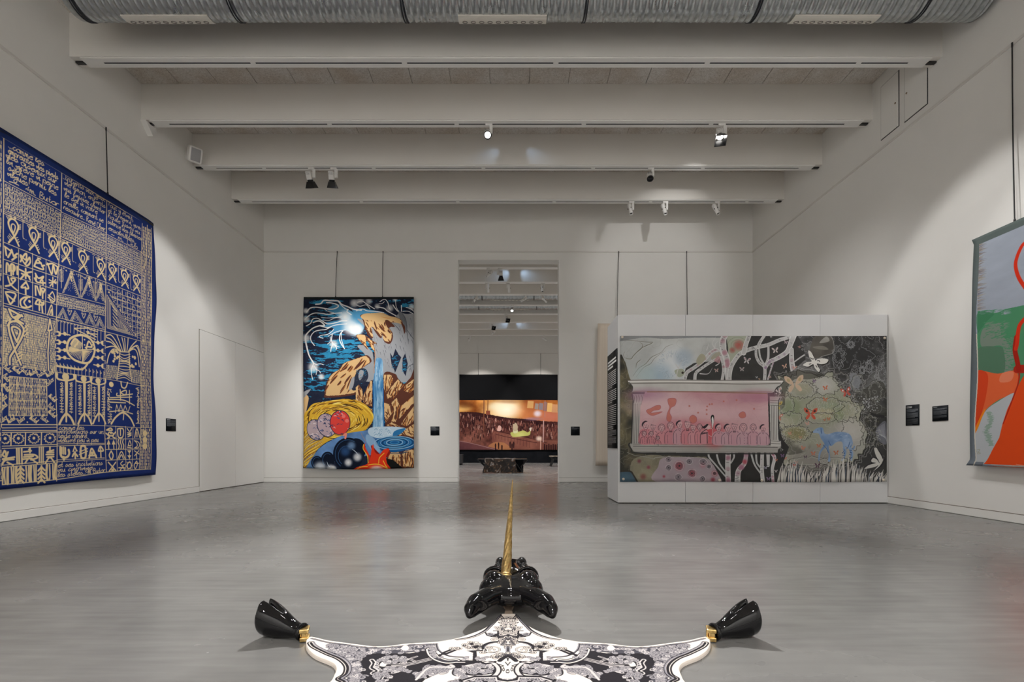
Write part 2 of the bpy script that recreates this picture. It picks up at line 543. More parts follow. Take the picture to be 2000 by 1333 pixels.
class Canvas:
    """a sheet of w x h texels; corners = four points (TL, TR, BR, BL) of the drawing grid that fall on uv (0,1) (1,1) (1,0) (0,0)"""
    def __init__(s, w, h, ground, corners, uv=None, seed=1):
        s.w, s.h = w, h
        s.a = np.empty((h, w, 3), np.float32); s.a[:] = col(ground)
        s.z = (0, 0, 1)
        s.rg = np.random.default_rng(seed)
        uv = uv or ((0, 1), (1, 1), (1, 0), (0, 0))
        A, b = [], []
        for (x, y), (u, v) in zip(corners, uv):
            X, Y = u*w, (1-v)*h
            A += [[x, y, 1, 0, 0, 0, -X*x, -X*y], [0, 0, 0, x, y, 1, -Y*x, -Y*y]]; b += [X, Y]
        s.H = np.append(np.linalg.solve(np.array(A, float), np.array(b, float)), 1).reshape(3, 3)
    def zoom(s, x, y, k):
        s.z = (x, y, k); return s
    def T(s, pts):
        P = np.atleast_2d(np.array(pts, float))
        P = P/s.z[2] + np.array(s.z[:2])
        q = np.c_[P, np.ones(len(P))] @ s.H.T
        return q[:, :2]/q[:, 2:]
    def mask_poly(s, P):
        x0, y0 = np.floor(P.min(0)).astype(int); x1, y1 = np.ceil(P.max(0)).astype(int) + 1
        x0, y0, x1, y1 = max(x0, 0), max(y0, 0), min(x1, s.w), min(y1, s.h)
        if x1 <= x0 or y1 <= y0: return None
        m = np.zeros((y1-y0, x1-x0 + 1), np.int32)
        Q = np.roll(P, -1, 0)
        for (ax, ay), (bx, by) in zip(P, Q):
            if ay == by: continue
            if ay > by: ax, ay, bx, by = bx, by, ax, ay
            r0, r1 = max(int(math.ceil(ay - .5)), y0), min(int(math.ceil(by - .5)), y1)
            if r1 <= r0: continue
            r = np.arange(r0, r1)
            xc = ax + (bx-ax)*(r + .5 - ay)/(by-ay)
            c = np.clip(np.ceil(xc - .5).astype(int) - x0, 0, x1 - x0)
            np.add.at(m, (r - y0, c), 1)
        return (x0, y0, x1, y1), (np.cumsum(m, 1)[:, :-1] & 1).astype(bool)
    def put(s, box, m, c, alpha=1.0):
        x0, y0, x1, y1 = box
        R = s.a[y0:y1, x0:x1]
        if callable(c): c = c(x0, y0, x1, y1)
        elif isinstance(c, np.ndarray) and c.ndim == 3: c = c[y0:y1, x0:x1]
        else: c = col(c)
        k = (m.astype(np.float32)*alpha)[..., None]
        R *= 1 - k; R += k*c
    def poly(s, pts, c, alpha=1.0, n=6, smooth=True, raw=False, jag=0.0):
        P = np.array(pts, float)
        P = spline(P, n, True) if smooth else P
        P = P if raw else s.T(P)
        if jag:
            P = np.concatenate([np.linspace(a, b, max(2, int(np.hypot(*(b-a))/4)), endpoint=False) for a, b in zip(P, np.roll(P, -1, 0))])
            P = P + s.rg.normal(0, jag, P.shape)
        r = s.mask_poly(P)
        if r: s.put(r[0], r[1], c, alpha)
        return P
    def stroke(s, pts, width, c, alpha=1.0, n=6, smooth=True, raw=False, closed=False, taper=0, w1=None):
        P = np.array(pts, float)
        if smooth and len(P) > 2: P = spline(P, n, closed)
        elif closed: P = np.r_[P, P[:1]]
        if closed and smooth: P = np.r_[P, P[:1]]
        P = P if raw else s.T(P)
        m = len(P) - 1
        t = np.linspace(0, 1, m + 1)
        W = np.full(m + 1, float(width)) if w1 is None else width + (w1 - width)*t
        if taper == 1: W = W*(1 - .85*t)
        elif taper == 2: W = W*np.sin(PI*(.06 + .88*t))**.8
        W = W/2
        x0, y0 = np.floor((P - W[:, None]).min(0)).astype(int) - 1; x1, y1 = np.ceil((P + W[:, None]).max(0)).astype(int) + 2
        X0, Y0, X1, Y1 = max(x0, 0), max(y0, 0), min(x1, s.w), min(y1, s.h)
        if X1 <= X0 or Y1 <= Y0: return P
        M_ = np.zeros((Y1-Y0, X1-X0), np.float32)
        for i in range(m):
            (ax, ay), (bx, by), r = P[i], P[i+1], max(W[i], W[i+1]) + 1
            a0, b0 = max(int(min(ax, bx)-r), X0), max(int(min(ay, by)-r), Y0)
            a1, b1 = min(int(max(ax, bx)+r)+2, X1), min(int(max(ay, by)+r)+2, Y1)
            if a1 <= a0 or b1 <= b0: continue
            yy, xx = np.ogrid[b0:b1, a0:a1]
            dx, dy = bx-ax, by-ay
            L = dx*dx + dy*dy + 1e-9
            q = np.clip(((xx+.5-ax)*dx + (yy+.5-ay)*dy)/L, 0, 1)
            d = np.hypot(xx + .5 - ax - q*dx, yy + .5 - ay - q*dy)
            v = np.clip(W[i] + (W[i+1]-W[i])*q - d + .5, 0, 1)
            R = M_[b0-Y0:b1-Y0, a0-X0:a1-X0]
            np.maximum(R, v, out=R)
        s.put((X0, Y0, X1, Y1), M_, c, alpha)
        return P
    def dot(s, p, r, c, alpha=1.0, raw=False, ry=None):
        x, y = p if raw else s.T([p])[0]
        ry = ry or r
        x0, y0, x1, y1 = max(int(x-r-2), 0), max(int(y-ry-2), 0), min(int(x+r+3), s.w), min(int(y+ry+3), s.h)
        if x1 <= x0 or y1 <= y0: return
        yy, xx = np.ogrid[y0:y1, x0:x1]
        d = np.hypot((xx+.5-x)/r, (yy+.5-y)/ry)
        s.put((x0, y0, x1, y1), np.clip((1-d)*min(r, ry) + .5, 0, 1), c, alpha)
    def glow(s, p, r, c, alpha=1.0, raw=False, power=2.0, ry=None):
        x, y = p if raw else s.T([p])[0]
        ry = ry or r
        x0, y0, x1, y1 = max(int(x-r), 0), max(int(y-ry), 0), min(int(x+r+1), s.w), min(int(y+ry+1), s.h)
        if x1 <= x0 or y1 <= y0: return
        yy, xx = np.ogrid[y0:y1, x0:x1]
        d = np.clip(1 - np.hypot((xx-x)/r, (yy-y)/ry), 0, 1)
        s.put((x0, y0, x1, y1), 1 - (1-d)**power if power < 1 else d**(1/power) if power > 4 else np.clip(d*power, 0, 1)*d**.5, c, alpha)
    def quad(s, q, u, v):
        """point(s) inside a four-cornered field q = TL, TR, BR, BL"""
        u, v = np.asarray(u, float)[..., None], np.asarray(v, float)[..., None]
        a, b, c, d = (np.array(p, float) for p in q)
        return (a*(1-u) + b*u)*(1-v) + (d*(1-u) + c*u)*v
    def lines(s, pls, width, c, **k):
        for p in pls: s.stroke(p, width, c, **k)
    def image(s, name):
        im = bpy.data.images.new(name, s.w, s.h)
        px = np.ones((s.h, s.w, 4), np.float32)
        px[..., :3] = np.clip(s.a[::-1], 0, 1)
        im.pixels.foreach_set(px.ravel())
        im.update(); im.pack()
        return im

# ------------------------------------------------------------------ handwriting: one-stroke letters on a small grid (x-height 3..6)
HAND = dict(a='46 25 05 04 13 24 45 46 43 53', b='04 17 19 08 04 13 33 44 36 15', c='36 26 15 04 13 23 44', d='46 25 05 04 13 24 45 49 43 53', e='05 35 46 26 15 04 13 33 44',
    f='04 26 39 29 18 10 21 23 43', g='46 25 05 04 14 35 46 41 20 01 23 54', h='03 17 29 19 03 05 26 36 33 43', i='04 16 13 23 34/18 18', j='16 11 00 02 23/18 18', k='03 17 29 19 03/36 05 33 43', l='04 27 29 18 04 13 24',
    m='06 03 05 16 23 25 36 43 53', n='06 03 05 26 36 33 43', o='26 05 04 13 33 44 36 26 46', p='06 00/05 26 36 44 33 04', q='46 25 05 04 13 35 46 40 51', r='04 16 03 05 26 36', s='04 26 34 23 03 13 44', t='19 14 23 34/06 26', u='06 04 13 23 36 33 43',
    v='06 13 36 46', w='06 13 25 33 46', x='06 15 33 43/36 03', y='06 04 14 36 31 10 01 34', z='06 36 03 33 22', A='03 19 33/06 26', B='03 09 29 38 16 26 45 33 03', C='48 29 08 04 13 33 44', D='03 09 29 48 44 33 03', E='38 19 07 16 05 13 34', M='03 18 23 38 43', R='03 09 29 38 16 43', T='09 49/29 24', K='03 09/49 06 43', N='03 09 43 49')
ACC = {'é': 'e/27 48', 'è': 'e/28 47', 'ê': 'e/17 28 37', 'à': 'a/18 37', 'ë': 'e/18 18/38 38'}
MARK = {'1': '07 19 13', '9': '36 26 17 18 29 38 33', '6': '38 15 04 13 33 44 35 15', '.': '03 03', ',': '13 01', "'": '09 17', '-': '05 25', '~': '04 15 24 35'}
def glyph(ch):
    extra = ''
    if ch in ACC:
        ch, _, extra = ACC[ch].partition('/')
    code = HAND.get(ch) or MARK.get(ch) or HAND['o']
    code = code + ('/' + extra if extra else '')
    return [[(int(t[0]), int(t[1]) - 3) for t in part.split()] for part in code.split('/')]
def write(s, text, p0, p1, size, width, c, jitter=.12, slant=.12):
    """handwrite text along the base line p0 -> p1; size = x-height in texels"""
    a, b = s.T([p0])[0], s.T([p1])[0]
    adv, gl = 0, []
    for ch in text:
        if ch == ' ': adv += 3.2; continue
        g = glyph(ch)
        wd = max(x for part in g for x, _ in part)
        gl.append((adv, g)); adv += wd + (.55 if ch.isalpha() else 1.2)
    L = np.hypot(*(b-a)); d = (b-a)/L; nn = np.array((d[1], -d[0]))
    if nn[1] > 0: nn = -nn
    k = L/max(adv, 1)
    for x, g in gl:
        jy = s.rg.normal(0, jitter)
        for part in g:
            P = [a + d*((x + px + slant*py)*k) + nn*((py + jy)*size/3) for px, py in part]
            if len(part) == 2 and part[0] == part[1]: s.dot(P[0], width*.75, c, raw=True)
            else: s.stroke(P, width, c, raw=True, n=4)

# ---------------- A. navy tapestry with beige signs
def art_left():
    NAVY, BEI = '1b2e6b', 'dcc598'
    s = Canvas(1300, 1150, NAVY, ((0, 244), (303, 437), (300, 929.5), (0, 955.5)), None, 3)
    # where the visible part begins on the cloth (u of the picture's left edge)
    u0 = (5.388 - LY0)/(LY1 - LY0)
    s.__init__(1300, 1150, NAVY, ((0, 244), (303, 437), (300, 929.5), (0, 955.5)), ((u0, 1), (1, 1), (1, 0), (u0, 0)), 3)
    rg = s.rg
    n = fbm(s.h, s.w, 40, 3, 5)
    s.a *= (.94 + .12*n)[..., None]
    def S(pts, w=3.2, **k):
        if 'w1' in k: k['w1'] *= .62
        return s.stroke(pts, .5 + w*.62, BEI, **k)
    dot0 = s.dot
    s.dot = lambda p, r, c, raw=False: dot0(p, r*(.75 if raw else .46), c, raw=raw)
    def rows_script(q, rows, per, w=1.9, dense=.8):
        """rows of small made-up letters between ruled lines"""
        for r in range(rows):
            v0, v1 = r/rows, (r+1)/rows
            S(s.quad(q, [0, 1], [v1, v1]), 1.5)
            for i in range(per):
                a, b = (i + .12)/per, (i + .88)/per
                t, bt = v0 + .2/rows, v1 - .12/rows
                m = (t + bt)/2
                k = rg.integers(0, 7)
                U = lambda us, vs: s.quad(q, us, vs)
                if k == 0: S(U([a, (a+b)/2, b, a], [bt, t, bt, bt]), w, smooth=False)
                elif k == 1: S(U([a, a, b, b], [bt, t, t, bt]), w, smooth=False)
                elif k == 2: S(U([a, b, b, a, a], [t, t, m, m, bt]), w, smooth=False)
                elif k == 3: S(U([a, b, (a+b)/2, b, a], [t, t, m, bt, bt]), w, smooth=False)
                elif k == 4: S(U([a, b, b, a, a], [t, t, bt, bt, t]), w, smooth=False)
                elif k == 5: S(U([a, (a+b)/2, b], [bt, t, bt]), w, smooth=False); S(U([a, b], [m, m]), w)
                else: S(U([a, a], [t, bt]), w); S(U([b, b], [t, bt]), w)
    def rows_tick(q, rows, per, w=3.0):
        """bands of short upright marks"""
        for r in range(rows):
            for i in range(per):
                u = (i + .5 + rg.uniform(-.25, .25))/per
                dv = .08*math.sin(6*u + r)/rows
                S(s.quad(q, [u, u + rg.uniform(-.1, .1)/per], [(r + .14)/rows + dv, (r + .14 + rg.uniform(.58, .74))/rows + dv]), w*rg.uniform(.75, 1.2))
    # --- frame and dividers
    s.zoom(0, 0, 1)
    for l in ([(0, 261), (120, 335.5), (208, 391.5), (297, 444)], [(7.5, 266), (6.5, 470), (5.5, 700), (0.5, 900)], [(120, 336), (117.5, 460), (112, 560), (108.8, 680), (108.5, 740), (112, 840), (111.5, 940)],
              [(208, 392), (206, 500), (204, 620), (202.5, 740), (201.5, 835), (204.5, 923)], [(278, 437), (276, 500), (273.5, 650), (271, 840), (267.5, 919)], [(297.5, 445), (294.5, 560), (293.4, 700), (292.7, 840), (290, 919)],
              [(288, 440), (284.5, 560), (283, 700), (280.7, 840), (279, 919)], [(0, 946), (112, 937), (204, 924), (290, 918)]):
        S(l, 4.2)
    for l in ([(8, 351), (119.5, 412)], [(120, 414), (207, 455.5)], [(209, 459), (276, 494)], [(7, 411.5), (118, 462), (206, 504), (275, 536.5)], [(7, 415), (118, 466), (206, 507.5), (275, 540)],
              [(7, 472), (116, 518), (205, 553), (275, 581)], [(7, 592), (109, 620), (204, 646.5)], [(7, 597), (109, 625), (204, 650)], [(5, 712), (107, 728), (202.5, 742), (275, 757)], [(0, 829), (111, 831), (202, 834), (272, 838.5)],
              [(112, 868), (201, 868)], [(112, 872), (201, 870.5)], [(112, 899), (201, 896)], [(112, 903), (201, 898.5)], [(204, 650), (274, 669)], [(274, 494), (296, 506)], [(274, 669), (294, 672)], [(271, 755), (293, 757)], [(271, 838), (293, 838)]):
        S(l, 3.0)
    # --- handwriting at the top
    tx = lambda t, a, b, k=11, w=2.5: write(s, t, a, b, k, w, BEI)
    s.zoom(0, 240, 7.406)
    for t, a, b in (('....comme les', (125, 330), (640, 615)), ('empreintes des pieds', (120, 410), (840, 815)), ('des oiseaux sur', (90, 470), (820, 875)), ('la grève à peine', (95, 560), (840, 965)),
                    ('sèche parmi les', (120, 660), (820, 1050)), ('algues,', (110, 740), (430, 920)), ('~m. Butor', (370, 965), (850, 1215))):
        tx(t, a, b, 10.5)
    S([(135, 835), (190, 850), (270, 890)], 4); s.zoom(110, 330, 7.015)
    for t, a, b in (('...Enfants aux yeux', (90, 120), (665, 450)), ('de limon, enfants', (110, 200), (670, 540)), ('qui faisiez chanter', (100, 275), (665, 625)), ('le sel à votre', (110, 375), (560, 620)), ('oreille, comment se', (100, 465), (640, 740)), ('resoudre.... René Char', (95, 540), (665, 860)),
                    ('Tout y était,', (700, 500), (1060, 720)), ('et le regard, avec', (705, 590), (1170, 850)), ("houle jusqu'au", (705, 665), (1150, 905)), ('silence des plaines', (700, 740), (1170, 990)), ('ensoleillées....', (710, 835), (1100, 1035)), ('~ m. Dib', (745, 915), (1115, 1110))):
        tx(t, a, b, 9.5, 2.2)
    s.zoom(100, 820, 9.52)
    for t, a, b in (('comme les', (145, 195), (610, 200)), ('annotations sur un', (140, 262), (950, 275)), ('texte vénéré', (135, 345), (650, 352)), ('délivré peu à peu', (140, 430), (860, 425)), ('et ses incitations', (135, 890), (930, 850)), ('au carnage,', (130, 970), (780, 935)), ('les stèles.... M. Butor', (130, 1070), (975, 985))):
        tx(t, a, b, 9, 2.4)
    # --- fields of small letters
    s.zoom(0, 0, 1)
    rows_script([(9.5, 354), (118.5, 414), (117, 459), (8.5, 409)], 7, 22, 2.0)
    rows_script([(122, 417), (206.5, 457), (205, 501), (119, 462)], 8, 22, 1.8)
    rows_script([(209, 461), (275.5, 496), (274.5, 535), (207, 505)], 9, 20, 1.6)
    rows_script([(110.5, 574), (204, 601), (203.5, 619), (110, 596)], 4, 26, 1.7)
        # fish standing on their tails
    def fish(cx, cy, k, lean=.0):
        e = s.z; s.z = (0, 0, 1)
        P = lambda pts: [(cx + (x + lean*y)*k, cy + y*k + (x*k)*.42) for x, y in pts]
        S(P([(3.5, 9), (1.2, 5), (-2, .5), (-3, -3.2), (-1.5, -5.8), (.6, -6.2), (2.6, -4.6), (3, -1.6), (1, 3.6), (-1.4, 7.2), (-2.8, 9.4)]), 8.5)
        S(P([(0.2, 2.4), (-1.2, -.6), (-.8, -2.8), (.6, -3.2), (1.3, -1.6), (.2, 2.4)]), 5.5)
        for i in range(4):
            S(P([(-2.6 + i*.5, -4.2 - i*.7), (-4.2 + i*.9, -6.6 - i*.55)]), 3.6)
            S(P([(2.9 - i*.05, -3.6 + i*.9), (4.6, -4.7 + i*.9)]), 3.4)
        for sx in (-1, 1):
            for i in range(3): S(P([(sx*(.9 + i*.75) + .2, 5.4 + i*1.0), (sx*(2.6 + i*.5) + .2, 3.9 + i*1.1)]), 3.0)
        s.dot(P([(1.2, -7.4)])[0], 9, BEI)
        s.z = e
    for cx, cy, k in ((26, 447, 3.15), (66, 463.5, 2.95), (103.5, 479, 2.7), (128, 491, 2.5), (161, 508, 2.6), (195.5, 523, 2.35), (217.5, 531, 2.1), (242, 543, 2.1), (265, 553, 2.0)):
        fish(cx, cy, k)
    for x, y in ((45, 446), (85, 465), (114, 478), (141, 492), (181, 514), (230, 533), (254, 548)):
        S([(x, y - 13), (x, y + 16), (x + 3, y + 20)], 2.8); S([(x - 2, y - 17), (x + 3, y - 14)], 2.6); s.dot((x + 6, y + 22), 4.5, BEI); s.dot((x + 6, y + 22), 2.2, NAVY)
    # left grid of bold signs, 4 x 4
    s.zoom(0, 410, 6.35)
    for l in ([(50, 610), (720, 842)], [(50, 790), (715, 1002)], [(50, 970), (700, 1182)], [(232, 490), (230, 1205)], [(405, 540), (408, 1250)], [(572, 620), (566, 1290)]): S(l, 3.0)
    bold = lambda *ls, w=8.5: [S(l, w) for l in ls]
    bold([(65, 460), (80, 560)], [(60, 450), (140, 510)], [(100, 585), (150, 500)], [(145, 490), (170, 575)], [(175, 570), (215, 540)], [(150, 620), (205, 580)])
    bold([(255, 640), (300, 560), (330, 545), (320, 620), (260, 560)], [(255, 560), (265, 600), (330, 690), (375, 650), (370, 590)], [(320, 660), (365, 590)])
    bold([(425, 700), (470, 620), (540, 740), (425, 700)], [(450, 660), (510, 660)], [(470, 600), (500, 610)], [(520, 700), (550, 690)])
    bold([(590, 665), (640, 800), (660, 690), (690, 800), (715, 710)], [(585, 680), (650, 670), (715, 715)])
    bold([(80, 780), (85, 660), (110, 690), (110, 760)], [(110, 740), (145, 670), (185, 700), (175, 755), (120, 750)], [(135, 680), (140, 810)], [(165, 690), (165, 800)], [(215, 700), (215, 800)])
    bold([(245, 740), (330, 790), (375, 870)], [(390, 770), (320, 790), (255, 860)], [(320, 730), (320, 850)], [(270, 790), (370, 830)])
    bold([(440, 790), (480, 850), (540, 830), (500, 890)], [(430, 850), (465, 900), (560, 910)], [(445, 800), (450, 870)], [(530, 880), (535, 930)])
    bold([(655, 840), (655, 960)], [(610, 870), (695, 920)], [(690, 870), (620, 950)], [(610, 910), (700, 900)], w=6)
    bold([(70, 945), (130, 930), (190, 870), (180, 850), (140, 850), (150, 880)], [(100, 830), (130, 920), (215, 1000)])
    bold([(325, 895), (265, 960), (310, 965)], [(325, 895), (355, 970), (320, 980)], [(318, 960), (322, 1045)])
    bold([(440, 945), (445, 1060)], [(460, 950), (500, 1060), (500, 950)], [(500, 1060), (520, 980), (555, 990), (540, 1030)], [(530, 1010), (530, 1100)])
    bold([(650, 1020), (610, 1080), (640, 1150), (680, 1130), (670, 1060), (650, 1020)], [(600, 1060), (670, 1120)], [(595, 1090), (660, 1140)], w=6)
    bold([(70, 1020), (130, 1020), (190, 1040), (190, 1080), (130, 1165), (80, 1050)], [(75, 1040), (180, 1130)])
    bold([(370, 1085), (300, 1090), (255, 1130), (270, 1200), (340, 1215), (390, 1195)], [(340, 1090), (300, 1150), (340, 1210)]); s.dot((368, 1138), 10, BEI)
    bold([(440, 1170), (460, 1130), (490, 1120), (520, 1160), (545, 1150), (530, 1185), (440, 1170)], [(490, 1140), (490, 1250)], [(520, 1180), (530, 1280)])
    bold([(590, 1310), (640, 1185), (655, 1310)], [(615, 1310), (640, 1240), (645, 1310)], w=6)
    # mountains band and lower mountains
    s.zoom(100, 480, 6.348)
    for ax, ay, bx, by, cx, cy in ((140, 590, 245, 315, 350, 650), (365, 650, 465, 390, 545, 690), (540, 690, 605, 460, 660, 720)):
        S([(ax, ay), (bx, by), (cx, cy)], 3.2, smooth=False); S([(ax + 14, ay), (bx, by + 26), (cx - 14, cy - 5)], 2.2, smooth=False)
        for i in range(12):
            t = .15 + i*.07
            S([(ax + (bx-ax)*t + 10, ay + (by-ay)*t), (ax + (bx-ax)*t + 34, ay + (by-ay)*t - 14)], 2.0)
            S([(cx + (bx-cx)*t - 10, cy + (by-cy)*t), (cx + (bx-cx)*t - 30, cy + (by-cy)*t + 14)], 2.4)
        bold([(bx - 8, by + 80), (bx + 4, by + 130)], w=7); s.dot((bx, by + 80), 9, BEI)
        for i in range(16): s.dot((bx - 20 + rg.uniform(-18, 40), ay - 15 - rg.uniform(0, 110)), 2.4, BEI)
    for x, y in ((125, 330), (360, 440), (540, 470)):
        S([(x, y - 60), (x, y + 200)], 2.6)
        for i in range(9): S([(x - 26, y - 20 + i*16), (x, y - 4 + i*16), (x + 26, y - 16 + i*16)], 1.9, smooth=False)
    for i in range(44):
        x = rg.uniform(90, 650); y = 245 + (x - 90)*.40 + rg.uniform(10, 60)
        S([(x, y), (x + 9, y - 8), (x + 12, y + 8)], 1.7)
    S([(75, 590), (360, 660), (660, 740)], 2.6)
    for ax, bx, cx, y0, h in ((70, 145, 215, 905, 130), (230, 290, 395, 945, 130), (410, 470, 540, 975, 130), (540, 590, 655, 1015, 120)):
        for q in (0, 14, 28):
            S([(ax + q, y0), (bx, y0 - h + q*1.8), (cx - q, y0 + (cx-ax)*.22)], 2.3, smooth=False)
        for i in range(20): s.dot((bx + rg.uniform(-30, 34), y0 - rg.uniform(0, 55)), 2.3, BEI)
    for x, y in ((225, 830), (395, 870), (540, 905)):
        S([(x - 20, y - 40), (x - 14, y), (x, y + 40), (x + 20, y), (x + 22, y - 20)], 3.2); S([(x - 28, y - 20), (x + 30, y - 12)], 2.2); S([(x - 20, y - 45), (x + 26, y - 42)], 2.2); s.dot((x, y - 5), 4, BEI)
    # small grid with the big triangle on the right
    s.zoom(0, 0, 1); rows_script([(206.5, 556), (274, 582), (274, 664), (206, 640)], 8, 7, 2.0); s.zoom(100, 480, 6.348)
    for i in range(1, 7): S([(680 + i*64, 470 + i*27), (690 + i*61, 1010 + i*26)], 2.2)
    for i in range(1, 8): S([(690, 480 + i*76), (1105, 640 + i*68)], 2.2)
    s.poly([(675, 600), (690, 590), (1045, 1150), (675, 1050)], NAVY, smooth=False)
    for q in range(4): S([(680 + q*14, 620 + q*34), (682 + q*14, 1035 - q*9), (1040 - q*38, 1140 - q*22), (680 + q*14, 620 + q*34)], 2.8, smooth=False)
    for i in range(4):
        for j in range(6): S([(752 + i*14, 760 + j*44 + i*18), (760 + i*14, 760 + j*44 + i*18 + 22)], 4)
    for i in range(10): S([(800 + i*15, 900 + i*16), (815 + i*13, 1020 + i*6)], 3)
    for x, y in ((705, 590), (765, 705), (843, 810), (910, 920), (970, 1015), (1035, 1115)): s.dot((x, y), 7, BEI)
    # right border: two columns of bars
    s.zoom(0, 0, 1)
    rows_tick([(278.5, 441), (287, 446), (279.5, 838), (271.5, 838)], 66, 4, 5.0)
    rows_tick([(288.5, 446), (296.5, 450), (292, 838), (281.5, 838)], 66, 4, 5.0)
    rows_tick([(271.5, 840), (279.5, 840), (278, 918), (268, 918)], 13, 4, 5.0)
    rows_tick([(281.5, 840), (292, 840), (289.5, 917), (279, 918)], 13, 4, 5.0)
    for y in (849, 861.5, 874): s.dot((279.8, y), 30, BEI)
    # big ticked field with fish sign and spear
    q = [(7, 601), (108, 628), (107.5, 727), (6, 711)]
    rows_tick(q, 24, 60, 3.0)
    s.zoom(0, 590, 7.017)
    for w, c in ((13, NAVY), (7, BEI)):
        s.lines(([(290, 865), (205, 655), (135, 440), (120, 320), (150, 275), (240, 275), (325, 370), (300, 490), (205, 655), (140, 760), (135, 855)], [(230, 550), (165, 380), (195, 340), (280, 400), (230, 550)], [(125, 100), (180, 210), (270, 180)], [(125, 100), (310, 200)], [(320, 300), (180, 210)], [(200, 270), (300, 180)]), w, c)
    s.dot((235, 430), 9, BEI)
    for i in range(3):
        S([(150, 260 - i*18), (105 - i*4, 190 + i*70)], 4); S([(330, 370 + i*50), (385, 320 + i*52)], 5); S([(240, 720 + i*45), (300, 690 + i*40)], 6)
    for w, c in ((11, NAVY), (5.5, BEI)): s.lines(([(685, 240), (660, 400), (715, 390), (685, 240)], [(680, 400), (660, 700), (668, 940)]), w, c, smooth=False)
    # small squares field with written names around
    q = [(19, 735), (92, 742.5), (93, 813), (17, 812)]
    for i in range(6): S(s.quad([(p[0]*7.017, (p[1]-590)*7.017) for p in q], [i/5, i/5], [0, 1]), 2.8); S(s.quad([(p[0]*7.017, (p[1]-590)*7.017) for p in q], [0, 1], [i/5, i/5]), 2.8)
    s.zoom(0, 0, 1); rows_tick(q, 15, 26, 3.6)
    for i, (x, y, dx, dy) in enumerate(((7, 718, 14, 12), (24, 720, 14, 12), (41, 722, 14, 14), (60, 735, 14, -8), (76, 738, 16, -10), (93, 738, 13, -8), (94, 755, 13, -12), (95, 775, 12, 12), (94, 795, 13, 10), (94, 806, 13, 12), (80, 818, 14, 10), (58, 818, 14, 10), (38, 827, 13, -9), (17, 827, 14, -8), (2, 826, 14, -10), (2, 803, 13, -12), (4, 785, 12, -10), (4, 752, 11, 14), (5, 735, 11, 13))):
        write(s, 'Michel' if i % 2 else 'Butor', (x, y), (x + dx, y + dy), 8, 2.4, BEI)
    for p in ((58, 725), (6, 770), (104, 780), (54, 825), (6, 772)): s.dot(p, 6, BEI)
    # central field: round figure with four-toed limbs
    s.zoom(95, 610, 5.795)
    for i in range(15):
        x = 100 + i*37; y = 95 + i*9
        if not 230 < x < 500: S([(x, y), (x - 2, y + 150)], 2.8)
        else: S([(x, y), (x - 2, y + 110)], 2.6)
        S([(x, y), (x + 14, y + 16)], 3)
    for i in range(14):
        x = 90 + i*40; y = 575 + i*8
        S([(x, y), (x, y + 110)], 2.6); S([(x, y + 12), (x + 14, y + 30), (x, y + 40)], 3); s.dot((x + 12, y + 100), 4, BEI)
    s.poly([(190, 400), (230, 300), (360, 255), (480, 310), (520, 430), (490, 540), (420, 590), (300, 560), (220, 480)], NAVY)
    S([(205, 420), (240, 310), (360, 268), (470, 320), (512, 430), (480, 540), (420, 588), (300, 555), (230, 490)], 13, closed=True)
    S([(375, 270), (378, 585)], 5); S([(215, 440), (505, 430)], 5)
    for i in range(11): S([(225 + i*13, 440 - i*2), (300 + i*7, 300 + i*6)], 3.4)
    for i in range(8): S([(225, 400 + i*9), (370, 440)], 2.8); S([(240 + i*16, 480 + i*10), (300 + i*10, 445)], 3.0)
    for i in range(9): S([(385 + i*12, 580 - i*16), (385 + i*3, 445)], 4.0)
    bold([(250, 370), (290, 310), (330, 340), (290, 400)], [(420, 420), (445, 340), (480, 400), (430, 400)], w=10)
    for p in ((400, 320), (400, 380), (410, 410), (490, 380), (495, 420), (480, 345)): s.dot(p, 7, BEI)
    for yy, x0, x1 in ((250, 85, 240), (345, 85, 205), (435, 85, 215), (520, 85, 240)):
        S([(x1, yy + 18), (180, yy + 4), (130, yy)], 6); s.dot((182, yy + 2), 15, BEI)
        s.dot((112, yy), 21, BEI)
        for k in (-1, 0, 1): S([(84, yy + k*15), (106, yy + k*8)], 6)
        for k in (-.5, .5): S([(82, yy + k*15), (108, yy + k*8)], 4.5, ) if False else s.stroke([(82, yy + k*16), (106, yy + k*9)], 4.5, NAVY)
    for yy in (355, 445, 525, 615):
        S([(500, yy - 10), (545, yy), (600, yy + 6)], 6); s.dot((547, yy), 16, BEI); s.dot((604, yy + 8), 22, BEI)
        for k in (-1, 0, 1): s.stroke([(610, yy + 8 + k*14), (632, yy + 8 + k*16)], 4.5, NAVY)
    S([(95, 615), (230, 640), (370, 655), (430, 600)], 11)
    bold([(290, 190), (450, 190)], [(290, 195), (520, 320)], [(420, 230), (530, 290)], [(430, 250), (540, 260)], [(450, 200), (540, 230)], w=6); s.dot((440, 240), 14, BEI)
    # palm tree field
    for i, l in enumerate(([(790, 450), (700, 330), (650, 300), (640, 290)], [(790, 455), (700, 360), (640, 340)], [(800, 455), (720, 400), (640, 410)], [(800, 460), (720, 430), (670, 490), (645, 590)], [(800, 450), (740, 330), (690, 270), (640, 275)], [(820, 450), (790, 360), (760, 275)], [(840, 450), (830, 370), (815, 300)], [(850, 450), (850, 380), (845, 310)], [(870, 450), (880, 380), (885, 310)], [(890, 450), (930, 390), (980, 340)], [(890, 455), (960, 400), (1000, 400), (1020, 500)], [(890, 460), (950, 430), (990, 480), (1010, 630)], [(890, 450), (980, 400), (1030, 550)])):
        S(l, 7)
    bold([(790, 460), (780, 600), (755, 775)], [(895, 460), (900, 620), (920, 800)], [(790, 460), (895, 465)], w=7)
    for i in range(13): S([(785 - i*2, 480 + i*24), (840, 500 + i*22 + 20*math.sin(i)), (905, 490 + i*25)], 5)
